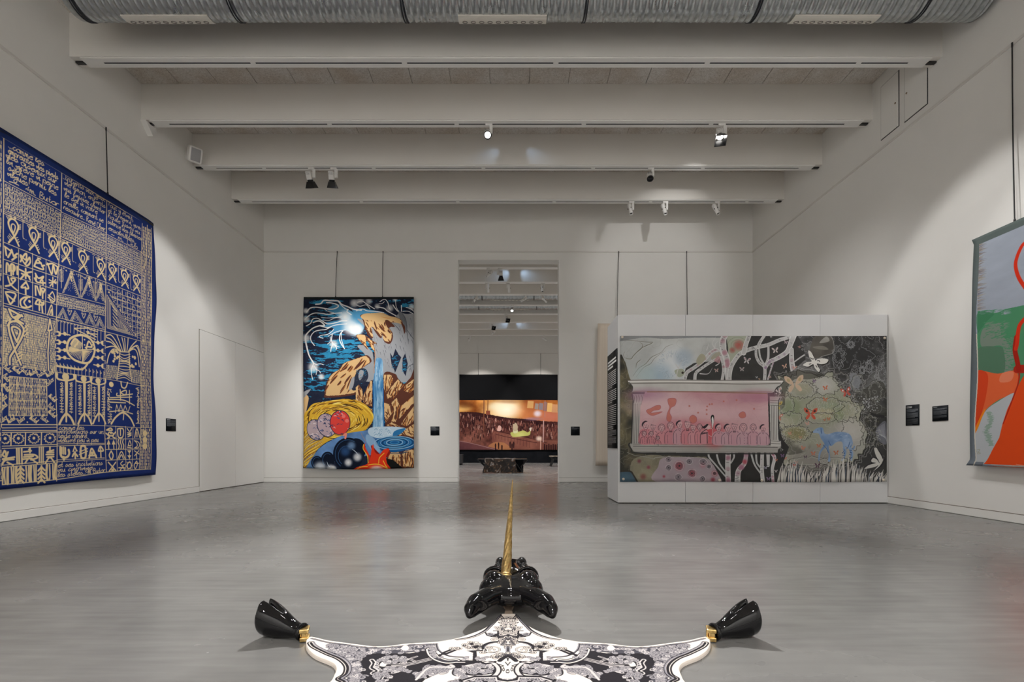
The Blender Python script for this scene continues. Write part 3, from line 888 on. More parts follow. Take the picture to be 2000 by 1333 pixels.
    for cx, cy in ((735, 510), (940, 570)):
        for i in range(12): s.dot((cx + rg.uniform(-45, 45), cy + rg.uniform(-60, 65)), 12, BEI)
    s.zoom(0, 0, 1)
    rows_tick([(205, 714), (227, 718), (225, 743), (204, 741)], 7, 14, 3.0); rows_tick([(252, 723), (273, 727), (272, 753), (254, 750)], 7, 14, 3.0)
    # three standing figures with raised arms
    s.zoom(95, 610, 5.795)
    for l in ([(305, 715), (305, 1280)], [(478, 745), (472, 1285)]): S(l, 4)
    for cx, y, k in ((200, 740, 1.0), (398, 765, .9), (555, 790, .85)):
        s.dot((cx - 8, y), 30*k, BEI)
        S([(cx, y + 20), (cx + 2, 1000), (cx, 1170)], 20*k, w1=13*k); S([(cx - 105*k, y - 35), (cx - 95*k, y + 20), (cx, y + 45)], 14*k, w1=9*k); S([(cx + 85*k, y - 20), (cx + 80*k, y + 25), (cx, y + 45)], 14*k, w1=9*k)
        S([(cx, 1150), (cx - 40*k, 1200), (cx - 75*k, 1270)], 13*k); S([(cx, 1150), (cx + 50*k, 1200), (cx + 85*k, 1275)], 13*k); S([(cx, 1160), (cx, 1245)], 10*k)
        for sx in (-1, 1):
            for i in range(11):
                yy = y + 75 + i*32*1.0
                x = cx + sx*(32 + 20*k)
                g = rg.integers(0, 4)
                if g == 0: S([(x - 16, yy), (x + 14, yy - 8), (x - 10, yy + 16), (x + 16, yy + 14)], 4)
                elif g == 1: S([(x - 14, yy), (x, yy - 10), (x + 12, yy), (x, yy + 12), (x - 14, yy)], 3.6)
                elif g == 2: S([(x + 12, yy - 10), (x - 12, yy), (x + 12, yy + 10)], 4); s.dot((x + 18, yy), 3.5, BEI)
                else: S([(x - 18, yy), (x + 20, yy + 4)], 4); S([(x, yy - 10), (x + 4, yy + 14)], 3.6)
    # sign field at the right
    s.dot((692, 830), 24, BEI); bold([(800, 800), (810, 860), (850, 870), (875, 810)], w=9); S([(840, 900), (800, 925), (850, 950), (860, 905)], 8, closed=True)
    bold([(790, 890), (795, 1010)], [(895, 900), (895, 1050)], [(755, 930), (765, 960), (930, 940)], [(680, 980), (920, 975)], [(675, 1000), (830, 1010), (950, 1070)], [(675, 1030), (850, 1040)], w=7)
    S([(735, 1150), (750, 1060), (775, 1140), (795, 1060), (820, 1140), (845, 1070), (875, 1150), (900, 1080)], 5, smooth=False); S([(670, 1140), (800, 1130), (930, 1165)], 6)
    S([(690, 1275), (740, 1200), (820, 1150), (900, 1210), (945, 1300)], 12); S([(830, 1150), (822, 1230)], 7)
    write(s, 'Koraichi 1996.', (648, 880), (655, 1280), 9, 3.0, BEI); write(s, 'Aurigen oued', (1005, 870), (1000, 1280), 9, 3.0, BEI)
    # sign grid bottom right
    s.zoom(100, 820, 9.52)
    for l in ([(1165, 140), (1190, 970)], [(1345, 145), (1345, 950)], [(1485, 150), (1460, 945)], [(975, 375), (1625, 380)], [(980, 572), (1615, 565)], [(985, 770), (1600, 750)]): S(l, 3.6)
    bold([(1000, 210), (1070, 175), (1100, 215), (1000, 210)], [(1080, 280), (1050, 250), (1030, 290), (1080, 320), (1130, 290), (1080, 250)], [(990, 270), (1050, 340), (1020, 360)], [(1160, 250), (1110, 330), (1150, 360)])
    bold([(1200, 200), (1210, 340), (1290, 340), (1300, 195), (1200, 190)], [(1250, 210), (1250, 310)]); bold([(1375, 185), (1420, 240), (1460, 180)], [(1380, 265), (1450, 270), (1380, 300), (1450, 305), (1385, 340)], w=7); bold([(1515, 350), (1555, 190), (1610, 350)], [(1557, 260), (1557, 340)])
    for x in (1035, 1125): s.poly([(x - 35, 480), (x, 385), (x + 35, 480)], BEI, smooth=False); S([(x, 480), (x + 4, 560)], 7)
    for i in range(3): S([(1215 + i*42, 395), (1205 + i*42, 440), (1225 + i*42, 500), (1215 + i*42, 565)], 8)
    bold([(1390, 500), (1420, 410), (1445, 500), (1400, 500)], [(1375, 530), (1450, 545)], w=7); bold([(1505, 410), (1570, 430), (1605, 480), (1580, 540), (1510, 545)], [(1505, 410), (1550, 450), (1560, 510), (1510, 545)], w=6)
    bold([(1080, 600), (1045, 680), (1085, 755), (1115, 680), (1080, 600)]); bold([(1200, 745), (1265, 610), (1330, 745)], [(1225, 745), (1265, 670), (1300, 745)], w=7)
    s.poly([(1370, 590), (1450, 590), (1412, 650)], BEI, smooth=False); s.poly([(1370, 680), (1450, 680), (1412, 745)], BEI, smooth=False); S([(1412, 630), (1412, 760)], 6)
    bold([(1510, 600), (1595, 660)], [(1590, 595), (1510, 690)], [(1545, 660), (1550, 745)], w=7); bold([(1030, 810), (1160, 960)], [(1160, 810), (1045, 970)]); s.dot((1105, 955), 15, BEI)
    bold([(1290, 790), (1250, 830), (1275, 870), (1320, 850)], [(1215, 910), (1330, 915)], [(1240, 960), (1290, 890), (1320, 960)], w=7); S([(1370, 870), (1400, 810), (1440, 830), (1440, 900), (1390, 930)], 8, closed=True)
    for i in range(6): S([(1405 + 45*math.cos(i), 870 + 65*math.sin(i)), (1405 + 62*math.cos(i), 870 + 85*math.sin(i))], 5)
    bold([(1545, 790), (1500, 860), (1520, 930), (1560, 850), (1550, 790)], [(1520, 830), (1585, 830)], w=7)
    # row of five signs
    bold([(175, 520), (180, 650), (220, 710), (300, 700), (335, 640), (325, 570)], w=13); bold([(205, 525), (205, 640)], [(235, 520), (238, 645)], [(265, 530), (268, 650)], w=8); S([(235, 700), (240, 750)], 13)
    s.poly([(390, 610), (430, 480), (490, 600)], BEI, smooth=False); s.poly([(420, 600), (435, 540), (455, 600)], NAVY, smooth=False); bold([(395, 690), (430, 630), (485, 690)], [(438, 610), (445, 735)], w=10)
    S([(545, 520), (620, 520), (625, 705), (550, 710)], 13, closed=True); bold([(520, 610), (660, 550)], [(515, 660), (660, 600)], w=6)
    bold([(690, 725), (735, 550), (820, 720)], [(690, 680), (810, 680)], w=11); s.dot((745, 635), 14, BEI); S([(855, 590), (890, 510), (940, 590), (880, 600)], 9, closed=True); S([(892, 520), (898, 715)], 8)
    # lower left bands
    s.zoom(0, 770, 7.017)
    for l in ([(0, 415), (780, 425)], [(0, 460), (780, 460)], [(0, 495), (780, 505)], [(0, 525), (790, 525)], [(0, 710), (790, 695)], [(0, 742), (790, 718)], [(0, 970), (790, 918)], [(0, 1000), (790, 945)]): S(l, 4)
    for x in (155, 355, 575): S([(x, 530), (x - 5, 700)], 6)
    for cx in (70, 255, 470, 690):
        s.dot((cx, 605), 11, BEI)
        for i in range(12):
            a = i*.55 + cx
            S([(cx + 62*math.cos(a), 610 + 55*math.sin(a)), (cx + 80*math.cos(a + .3), 610 + 68*math.sin(a + .3)), (cx + 58*math.cos(a + .5), 610 + 60*math.sin(a + .5))], 4)
    S([(60, 770), (35, 830), (80, 850), (75, 780)], 9); bold([(0, 890), (200, 860)], [(10, 960), (80, 900), (190, 890)], [(60, 880), (30, 960)], [(100, 930), (180, 970)], [(110, 790), (80, 870)], w=9)
    for x in (232, 262, 300): S([(x, 745), (x + 5, 950)], 9)
    bold([(330, 790), (430, 780), (400, 760)], [(340, 830), (470, 830), (520, 870), (430, 900)], [(330, 860), (460, 850)], [(320, 890), (440, 880)], [(350, 940), (400, 880), (450, 900), (520, 950)], [(415, 740), (415, 800)], w=9)
    for x in (545, 572, 598): S([(x, 725), (x, 940)], 7)
    bold([(740, 770), (650, 800), (740, 800)], [(640, 830), (740, 830)], [(650, 865), (740, 860)], [(630, 945), (690, 870), (750, 940)], [(690, 730), (690, 800)], w=9)
    for i, x in enumerate((0, 30, 65, 105, 155, 190, 225, 360, 400, 430, 470, 500, 650, 685, 730, 765)): S([(x, 1005 - x*.05), (x + 8*math.sin(i*2), 1110), (x + (0 if i % 2 else 8), 1230 - x*.09)], 8 if i % 3 else 13)
    for x in (285, 575):
        S([(x, 985), (x - 5, 1190)], 10)
        for y in range(1000, 1170, 55): S([(x - 45, y + 50), (x, y), (x + 45, y + 45)], 10, smooth=False)
    # the left part beyond the picture carries the same kind of columns: repeat them
    c0 = int(u0*s.w) + 6
    s.a[:, :c0] = s.a[:, s.w - 2*c0 - 0:s.w - c0][:, ::1] if s.w - 2*c0 > c0 else s.a[:, c0:2*c0]
    s.a[:28] = hexc('1d2e62'); s.a[:, :34] = hexc('1b2e6b')
    s.a[:10] = hexc('182650')
    return s
LY0, LY1 = 3.2, 7.737

def clip(s, pts, fn, smooth=True, n=6, raw=False):
    """draw fn, keep it only inside the outline"""
    keep = s.a.copy()
    fn()
    P = np.array(pts, float)
    P = spline(P, n, True) if smooth else P
    r = s.mask_poly(P if raw else s.T(P))
    if not r: s.a = keep; return
    (x0, y0, x1, y1), m = r
    new = s.a; s.a = keep
    R = s.a[y0:y1, x0:x1]
    R[m] = new[y0:y1, x0:x1][m]

# ---------------- B. waterfall tapestry
def art_fall():
    s = Canvas(700, 1090, '20263a', ((593, 580), (807, 580), (809, 914), (594, 914)), None, 11)
    rg = s.rg
    TEAL, MID, WHT, GREY, DK, TAN, BRN, ORG = '2f86b0', '4f94be', 'f2f0ee', '9b9da1', '4a4d55', 'd8b27e', '5b3428', 'c9803c'
    n = fbm(s.h, s.w, 11, 4, 3, 5.0) + .35*fbm(s.h, s.w, 60, 2, 9, 4.0)
    reg = np.zeros((s.h, s.w), np.float32)
    for (x, y, rx, ry, k) in ((610, 700, 22, 75, .10), (655, 690, 50, 42, .24), (625, 735, 50, 45, .17), (700, 676, 40, 30, .2), (640, 590, 45, 8, .12), (780, 588, 30, 12, .14), (612, 640, 20, 60, .07), (650, 622, 40, 40, .05)):
        p = s.T([(x, y), (x + rx, y + ry)])
        yy, xx = np.ogrid[:s.h, :s.w]
        d = np.hypot((xx - p[0][0])/(p[1][0]-p[0][0]), (yy - p[0][1])/(p[1][1]-p[0][1]))
        reg = np.maximum(reg, k*np.clip(1.25 - d, 0, 1))
    s.a[(n*.74 + reg) > .665] = hexc(TEAL)
    s.a += (.05*(fbm(s.h, s.w, 50, 2, 2) - .5))[..., None]
    P, S = s.poly, s.stroke
    s.zoom(585, 570, 7.842)
    # light web
    P([(420, 260), (600, 190), (760, 280), (900, 330), (1040, 310), (1000, 430), (980, 560), (900, 660), (800, 640), (700, 590), (520, 650), (440, 640), (520, 560), (400, 540), (300, 520), (390, 510), (430, 480), (380, 470), (560, 440), (640, 420), (520, 330)], MID)
    P([(800, 270), (960, 260), (1180, 290), (1300, 320), (1380, 380), (1280, 360), (1050, 330), (880, 340)], MID)
    W = lambda pts, w=9, **k: S(pts, w*.42, WHT, **k)
    for p, w in (([(245, 190), (320, 180), (370, 130), (480, 135), (590, 140), (640, 190), (740, 230), (820, 265), (940, 280)], 20), ([(110, 310), (160, 250), (240, 235), (330, 245), (460, 265), (540, 255), (590, 220), (560, 190), (480, 170), (410, 165)], 18),
                 ([(590, 150), (640, 210), (700, 260), (740, 270), (720, 300), (790, 350)], 12), ([(90, 420), (150, 360), (230, 325), (340, 330), (430, 345), (520, 330), (640, 320)], 15), ([(360, 250), (440, 300), (520, 320)], 9),
                 ([(110, 520), (170, 480), (200, 420), (270, 405), (340, 440), (430, 490), (560, 470), (640, 445), (720, 440)], 15), ([(210, 470), (280, 445), (330, 460), (380, 515), (300, 520), (200, 560), (120, 640), (100, 720), (130, 900), (160, 990), (220, 1090)], 20),
                 ([(300, 520), (430, 545), (520, 515), (600, 500), (720, 490)], 13), ([(230, 820), (180, 750), (175, 680), (230, 610), (320, 585), (400, 575), (470, 540)], 14), ([(360, 710), (300, 690), (340, 665), (430, 650), (500, 600), (520, 570)], 11),
                 ([(440, 680), (520, 630), (600, 600), (700, 580)], 9), ([(690, 870), (640, 800), (610, 720), (625, 640), (660, 600)], 15), ([(640, 610), (640, 720), (680, 850)], 10), ([(500, 650), (490, 740), (510, 790)], 14), ([(470, 690), (470, 760), (430, 800)], 9),
                 ([(480, 910), (490, 850), (520, 800), (570, 860), (560, 880)], 12), ([(520, 800), (570, 830), (610, 845)], 10), ([(220, 1090), (260, 1110), (320, 1100), (370, 1115)], 10), ([(220, 1100), (190, 1180), (190, 1260), (210, 1340)], 11), ([(230, 1140), (270, 1200), (260, 1270)], 9), ([(260, 1190), (310, 1210), (325, 1240)], 10),
                 ([(330, 390), (430, 400), (560, 390), (640, 380)], 8), ([(360, 430), (440, 440), (540, 400), (620, 390)], 8)):
        W(p, w, taper=0)
    for x, y, r in ((100, 290, 40), (100, 420, 52), (100, 710, 60), (215, 1150, 75), (520, 800, 60), (830, 170, 60), (690, 380, 95), (780, 540, 115), (860, 590, 85), (340, 1300, 45)):
        p = s.T([(x, y)])[0]; s.glow(p, r*.62, WHT, .95, raw=True)
    s.zoom(695, 570, 7.84)
    for p, w in (([(0, 200), (60, 220), (150, 200), (210, 260)], 10), ([(20, 160), (90, 140), (150, 180), (230, 230), (280, 260)], 13), ([(0, 290), (100, 265), (170, 290), (300, 300), (420, 320)], 12), ([(300, 230), (420, 250), (470, 290), (540, 330), (640, 385)], 16), ([(360, 150), (430, 115), (480, 160), (500, 240), (520, 270)], 12), ([(345, 180), (390, 180), (430, 150)], 9), ([(560, 200), (600, 260), (640, 300), (700, 330), (800, 370)], 14), ([(600, 130), (610, 230), (650, 300)], 9), ([(690, 210), (690, 300)], 13), ([(760, 240), (830, 260), (900, 320)], 10), ([(710, 300), (800, 300), (900, 360)], 10)):
        W(p, w)
    for x, y, r in ((60, 130, 60), (190, 140, 55), (320, 220, 45), (510, 250, 60), (850, 230, 55), (590, 110, 40), (40, 560, 80)):
        s.glow(s.T([(x, y)])[0], r*.55, WHT, .85, raw=True)
    # grey cliff
    cliff = [(20, 420), (80, 420), (420, 520), (640, 340), (760, 340), (910, 390), (915, 900), (915, 1330), (400, 1400), (290, 1400), (280, 900), (200, 620), (120, 520)]
    P(cliff, GREY)
    P([(20, 830), (130, 820), (200, 870), (260, 960), (270, 1330), (100, 1350), (0, 1200), (150, 1000)], GREY)
    P([(640, 320), (700, 320), (760, 420), (770, 620), (720, 540)], '777a80')
    def cracks(k, x0, x1, y0, y1, c=DK, L=90):
        for i in range(k):
            x, y = rg.uniform(x0, x1), rg.uniform(y0, y1)
            l = rg.uniform(.3, 1)*L
            S([(x, y), (x + l*.15, y + l*.5), (x + l*.3, y + l)], rg.uniform(1.2, 3.2), c, taper=1)
    clip(s, cliff, lambda: cracks(110, 200, 900, 380, 1250))
    for p in ([(700, 330), (760, 440), (780, 640), (800, 800)], [(560, 480), (640, 560), (670, 610)], [(770, 570), (830, 660), (890, 740)], [(430, 740), (460, 880)], [(870, 740), (870, 1000)], [(900, 1100), (820, 1130), (760, 1210)]): S(p, 3.5, DK, taper=2)
    P([(520, 930), (560, 1000), (600, 870), (650, 960), (690, 1000), (640, 1130), (600, 1230), (540, 1100)], '20263a', smooth=False); P([(710, 1020), (750, 940), (790, 1100), (760, 1290), (710, 1200)], '20263a', smooth=False)
    for i in range(40): 
        x, y = (600 + rg.normal(0, 26), 1050 + rg.normal(0, 45)) if i % 2 else (740 + rg.normal(0, 16), 1130 + rg.normal(0, 60))
        S([(x - 14, y), (x + 14, y + rg.uniform(-9, 9))], 3, TEAL)
    # tan rocks
    def rock(pts, ang, k=26, L=120, light=TAN, smooth=True, dens=1.0, jag=1.0):
        pts = [tuple(p) for p in pts]
        A = np.array(pts, float); lo, hi = A.min(0), A.max(0)
        s.poly(pts, BRN, smooth=smooth)
        c = A.mean(0)
        inner = [tuple(c + (np.array(p) - c)*.93 - np.array((3, 6))) for p in pts]
        def fn():
            s.poly(inner, light, smooth=smooth, jag=jag)
            for i in range(int(k*1.7)):
                x, y = rg.uniform(lo[0], hi[0]), rg.uniform(lo[1], hi[1])
                l = L*rg.uniform(.4, 1.1); a = ang + rg.normal(0, .22)
                q = [(x, y), (x + l*.5*math.cos(a) + rg.normal(0, 6), y + l*.5*math.sin(a)), (x + l*math.cos(a), y + l*math.sin(a))]
                S([(u + 5, v + 3) for u, v in q], rg.uniform(4, 10)*dens, ORG, .75, taper=2)
                S(q, rg.uniform(3.5, 9)*dens, BRN, taper=2)
        clip(s, pts, fn, smooth)
    rock([(60, 370), (100, 340), (220, 325), (400, 320), (500, 360), (640, 400), (700, 450), (740, 600), (690, 500), (560, 470), (480, 520), (560, 640), (520, 790), (430, 760), (400, 660), (380, 700), (300, 600), (230, 540), (260, 700), (180, 660), (140, 560), (100, 430)], .95, 34, 130)
    P([(70, 375), (120, 335), (250, 325), (400, 322), (500, 365), (640, 405), (690, 455), (560, 450), (420, 430), (260, 440), (110, 420)], TAN)
    P([(370, 380), (520, 400), (480, 410)], ORG, .5)
    P([(440, 470), (480, 430), (590, 530), (520, 540), (480, 600), (560, 680), (520, 790), (430, 750), (520, 760), (540, 660)], BRN)
    P([(690, 480), (740, 520), (750, 600), (735, 640), (715, 560)], BRN)
    for p in ([(130, 560), (180, 590), (250, 720), (210, 690)], [(260, 560), (330, 610), (390, 700), (350, 690)]): P(p, BRN)
    rock([(0, 660), (100, 650), (180, 690), (240, 740), (320, 790), (270, 800), (290, 900), (250, 880), (180, 760), (150, 770), (180, 880), (100, 800), (30, 720)], .85, 22, 90)
    s.zoom(585, 570, 7.842)
    arch = [(940, 990), (1040, 970), (1100, 1060), (1010, 1130), (960, 1170), (900, 1290), (870, 1420), (880, 1560), (440, 1620), (390, 1560), (440, 1340), (520, 1240), (600, 1190), (680, 1090), (800, 1040)]
    P(arch, ORG); rock(arch, 2.25, 26, 210, dens=1.4)
    # inside of the arch
    s.zoom(695, 570, 7.84)
    P([(50, 1180), (150, 1180), (190, 1280), (150, 1370), (60, 1400), (0, 1500), (-60, 1480), (-20, 1300)], '2b3142'); P([(60, 1200), (120, 1210), (100, 1300), (60, 1350), (40, 1290)], GREY)
    P([(-70, 1340), (-20, 1300), (-40, 1450), (-100, 1500)], GREY)
    for i in range(24): S([(x := rg.uniform(0, 150), y := rg.uniform(1200, 1380)), (x + 16, y - 12)], 3, TEAL if i % 2 else DK)
    # right hand rocks
    s.zoom(695, 730, 6.832)
    P([(370, 0), (520, 0), (560, 60), (640, 130), (720, 60), (800, 0), (795, 1262), (560, 1262), (430, 1000), (400, 700), (360, 400)], BRN)
    for pts, a in (([(370, 0), (470, 10), (500, 70), (460, 180), (400, 260), (365, 200)], 1.6), ([(480, 160), (560, 70), (640, 150), (560, 260), (500, 330), (420, 340), (400, 290)], 1.9), ([(640, 170), (780, 60), (795, 220), (700, 260), (640, 230)], 2.2), ([(470, 380), (545, 310), (590, 420), (560, 560), (540, 660), (470, 640), (510, 520)], 1.7), ([(370, 380), (450, 400), (500, 520), (400, 660), (380, 560)], 1.2),
                   ([(600, 430), (790, 270), (790, 380), (620, 560), (570, 620)], 2.2), ([(620, 640), (795, 400), (790, 620), (700, 700), (600, 690)], 1.8), ([(400, 690), (480, 640), (620, 700), (540, 720)], .6), ([(470, 830), (660, 740), (790, 660), (790, 850), (640, 830)], .9), ([(430, 1060), (560, 1010), (610, 1080), (600, 1260), (520, 1180), (420, 1120)], 1.5), ([(620, 1070), (670, 1000), (790, 1010), (785, 1255), (640, 1255)], 1.5)):
        rock(pts, a, 14, 110, smooth=False, jag=2.2)
    # left rocks beside the fall
    for pts, a in (([(0, 180), (40, 140), (90, 210), (110, 330), (60, 400), (0, 380)], 1.2), ([(110, 260), (200, 80), (222, 90), (220, 440), (150, 420), (100, 380)], 1.8), ([(130, 430), (225, 470), (225, 570), (180, 520)], .8)): rock(pts, a, 12, 90, smooth=False)
    # waterfall
    s.zoom(695, 570, 7.84)
    fall = [(290, 1100), (310, 1020), (370, 1010), (410, 1080), (415, 1350), (420, 1600), (425, 1830), (430, 2080), (380, 2110), (270, 2110), (265, 1950), (270, 1700), (255, 1450), (280, 1250)]
    nb = fbm(s.h, s.w, 60, 3, 21, .16)[..., None]; nc = fbm(s.h, s.w, 8, 3, 22)[..., None]
    k = np.clip(nb*1.0 + nc*.9 - .45, 0, 1)
    water = hexc('2f6ea4')*(1 - k) + hexc('b4d3e6')*k
    P(fall, water); 
    for i in range(60):
        x = rg.uniform(285, 410); y = rg.uniform(1050, 2050)
        S([(x, y), (x + rg.uniform(-4, 4), y + rg.uniform(40, 130))], rg.uniform(1, 2.4), 'd9e8f1' if i % 3 else '1f568c', .7)
    S([(282, 880), (292, 1000), (278, 1150), (280, 1240)], 3, ORG)
    for p in ([(415, 1350), (420, 1600), (428, 1830), (432, 2080)], [(270, 1400), (272, 1700), (262, 1950)]): S(p, 6, '1d5f9c')
    # nest
    s.zoom(585, 730, 6.833)
    nest = [(60, 600), (120, 480), (190, 400), (330, 370), (520, 340), (680, 330), (860, 390), (980, 520), (970, 640), (860, 760), (720, 790), (620, 800), (420, 880), (300, 960), (220, 1060), (200, 1200), (60, 1230)]
    P([(50, 300), (130, 310), (100, 480), (60, 560)], TAN); P([(50, 250), (160, 205), (60, 320)], GREY)
    P(nest, 'd9ab35')
    def straw():
        for i in range(330):
            a0 = rg.uniform(0, 6.28); R = rg.uniform(.25, 1.12); da = rg.uniform(.25, .7)
            cx, cy, rx, ry = (560, 610, 430, 250) if i % 5 else (140, 900, 120, 340)
            q = [(cx + R*rx*math.cos(a0 + da*t), cy + R*ry*math.sin(a0 + da*t) + rg.normal(0, 4)) for t in (0, .33, .66, 1)]
            c = ('f2d55a', 'e8c24a', '6b3f1c', 'f6e07c', 'b9832a', '3a2418')[int(rg.integers(0, 6))] if R > .5 else ('e9cf6a', 'd9b04a')[i % 2]
            S(q, rg.uniform(2.5, 6.5), c, taper=2)
        for i in range(46):
            y = 780 + i*10
            S([(55, y + 60), (150 + rg.normal(0, 10), y - 20), (330, y - 130)], rg.uniform(2, 5), ('e6bd48', '8a5424', 'f0d264', '5d6d99')[i % 4], taper=2)
    clip(s, nest, straw)
    # blue mist and pool
    P([(260, 1010), (420, 890), (640, 790), (800, 760), (1000, 740), (1160, 790), (1230, 900), (1120, 1040), (900, 1080), (520, 1150), (200, 1262), (100, 1262)], np.clip(hexc('5d83b4')*(.75 + .6*fbm(s.h, s.w, 9, 4, 31)[..., None]), 0, 1))
    s.zoom(695, 730, 6.832)
    P([(200, 710), (480, 700), (670, 730), (560, 800), (460, 840), (300, 850), (180, 800)], 'b9cfdf')
    for i in range(30): s.stroke([(c0 := (rg.uniform(230, 480), rg.uniform(730, 830)))[0:2], (c0[0] + 18, c0[1] - 16), (c0[0] + 36, c0[1])], 2, 'dfeaf2' if i % 2 else '5b8db5')
    P([(520, 760), (660, 725), (600, 800), (500, 830)], '2d74ab')
    P([(260, 870), (400, 840), (620, 840), (780, 890), (795, 960), (700, 1010), (470, 1040), (330, 990)], '1f5f99')
    for i in range(9):
        q = i/9
        S([(520 + (270 - 240*q)*math.cos(a), 915 - 6*q + (85 - 72*q)*math.sin(a)) for a in np.linspace(0, 6.28, 20)], 3.2 if i % 2 else 5, ('8fbad8', '123a63', '3d86b8')[i % 3], closed=True)
    for p in ([(300, 980), (500, 1040), (700, 1020), (795, 970)], [(320, 1000), (500, 1060), (690, 1045)]): S(p, 4, '123a63')
    P([(150, 800), (250, 860), (330, 1010), (260, 1050), (150, 900)], '93b5d4', .8)
    # black glossy ball and the two small ones
    s.zoom(585, 730, 6.833)
    for cx, cy, rx, ry in ((250, 1180, 80, 90), (390, 1140, 90, 110), (660, 1060, 200, 220), (760, 1000, 130, 150)):
        P([(cx + rx*math.cos(a), cy + ry*math.sin(a)) for a in np.linspace(0, 6.28, 16)[:-1]], '0d1628')
    for cx, cy, rx, ry in ((250, 1180, 60, 70), (390, 1140, 66, 85), (660, 1060, 170, 190), (640, 1080, 110, 130)):
        S([(cx + rx*math.cos(a), cy + ry*math.sin(a)) for a in np.linspace(2.2, 5.2, 10)], 3, '3f6ea3', .8)
    for x, y, r, c in ((660, 1165, 55, 'f4f4f4'), (780, 1095, 60, 'f4f4f4'), (620, 1020, 70, '2c4f7e'), (290, 1245, 90, 'e8eef4'), (430, 1250, 60, 'f4f4f4'), (700, 945, 60, '6f8fb5'), (470, 1250, 40, 'f4f4f4')): s.glow(s.T([(x, y)])[0], r*.62, c, .95, raw=True)
    S([(710, 990), (760, 1030), (800, 1080)], 4, 'c9d6e2', taper=2); S([(380, 1160), (400, 1210), (440, 1240)], 4, 'c9d6e2', taper=2)
    # eggs
    for cx, cy, rx, ry, c, a in ((230, 745, 118, 140, 'b7a3a8', -.45), (375, 680, 125, 155, 'b79fa6', -.3), (550, 645, 132, 160, 'd9443c', 0)):
        E = [(cx + rx*math.cos(t)*math.cos(a) - ry*math.sin(t)*math.sin(a), cy + rx*math.cos(t)*math.sin(a) + ry*math.sin(t)*math.cos(a)) for t in np.linspace(0, 6.28, 18)[:-1]]
        P(E, c)
        def marks(cx=cx, cy=cy, c=c):
            for i in range(52):
                x, y = cx + rg.uniform(-125, 125), cy + rg.uniform(-155, 155)
                if c == 'd9443c' and abs(x - cx) < 75 and y > cy - 60 and i % 4: continue
                S([(x, y), (x + rg.uniform(8, 26), y - rg.uniform(-8, 22)), (x + rg.uniform(20, 44), y + rg.uniform(-10, 18))], rg.uniform(2.5, 5), ('25365c', '25365c', 'e6dcdf', '3d5687')[i % 4], taper=2)
        clip(s, E, marks); S(E, 4, '1b2748', closed=True)
    s.dot((595, 560), 12, 'e8776c'); s.dot((640, 620), 12, 'e8776c'); S([(600, 810), (630, 790), (620, 850)], 12, 'e58a72')
    # red creature
    s.zoom(695, 730, 6.832)
    red = [(140, 900), (130, 960), (190, 1080), (190, 1150), (230, 930), (260, 1030), (320, 1060), (380, 1000), (450, 1000), (410, 1090), (420, 1180), (445, 1280), (0, 1285), (20, 1230), (150, 1190), (180, 1120), (110, 980)]
    P([(400, 1120), (500, 1140), (640, 1262), (430, 1290)], '161817', smooth=False)
    P([(210, 940), (330, 1060), (380, 1010), (440, 990), (460, 1060), (400, 1110), (250, 1060)], '8e1d18'); P(red, 'e23a1c')
    for p in ([(170, 1200), (250, 1190), (330, 1200), (420, 1250)], [(310, 1180), (320, 1110), (380, 1050)], [(370, 1150), (400, 1210), (435, 1260)], [(110, 930), (105, 990), (160, 1080), (170, 1170)], [(10, 1260), (80, 1225), (160, 1220)]): S(p, 5, 'f0c33c')
    S([(70, 770), (100, 830), (140, 890)], 2.5, 'b08a6a')
    s.glow(s.T([(280, 1262)])[0], 62, 'ffffff', 1, raw=True, ry=34)
    s.a[:14] = np.minimum(s.a[:14], .16)
    return s

# ---------------- C. wide canvas on the partition
def contour(s, f, k, width=1.0):
    g = f*k
    gy, gx = np.gradient(g)
    d = np.abs((g + .5) % 1.0 - .5)/(np.hypot(gx, gy) + 1e-4)
    return np.clip(width - d + .5, 0, 1)

def butterfly(s, x, y, r, c, c2=None, a=0.0):
    """four winged moth, r in grid units"""
    def R(pts): return [(x + r*(u*math.cos(a) - v*math.sin(a)), y + r*(u*math.sin(a) + v*math.cos(a))) for u, v in pts]
    for sx in (-1, 1):
        s.poly(R([(sx*.08, .0), (sx*.45, -.75), (sx*1.0, -.95), (sx*.95, -.45), (sx*.5, -.05)]), c)
        s.poly(R([(sx*.08, .05), (sx*.5, .15), (sx*.75, .65), (sx*.5, .8), (sx*.15, .4)]), c)
        if c2:
            s.poly(R([(sx*.45, -.5), (sx*.7, -.7), (sx*.75, -.4), (sx*.5, -.3)]), c2)

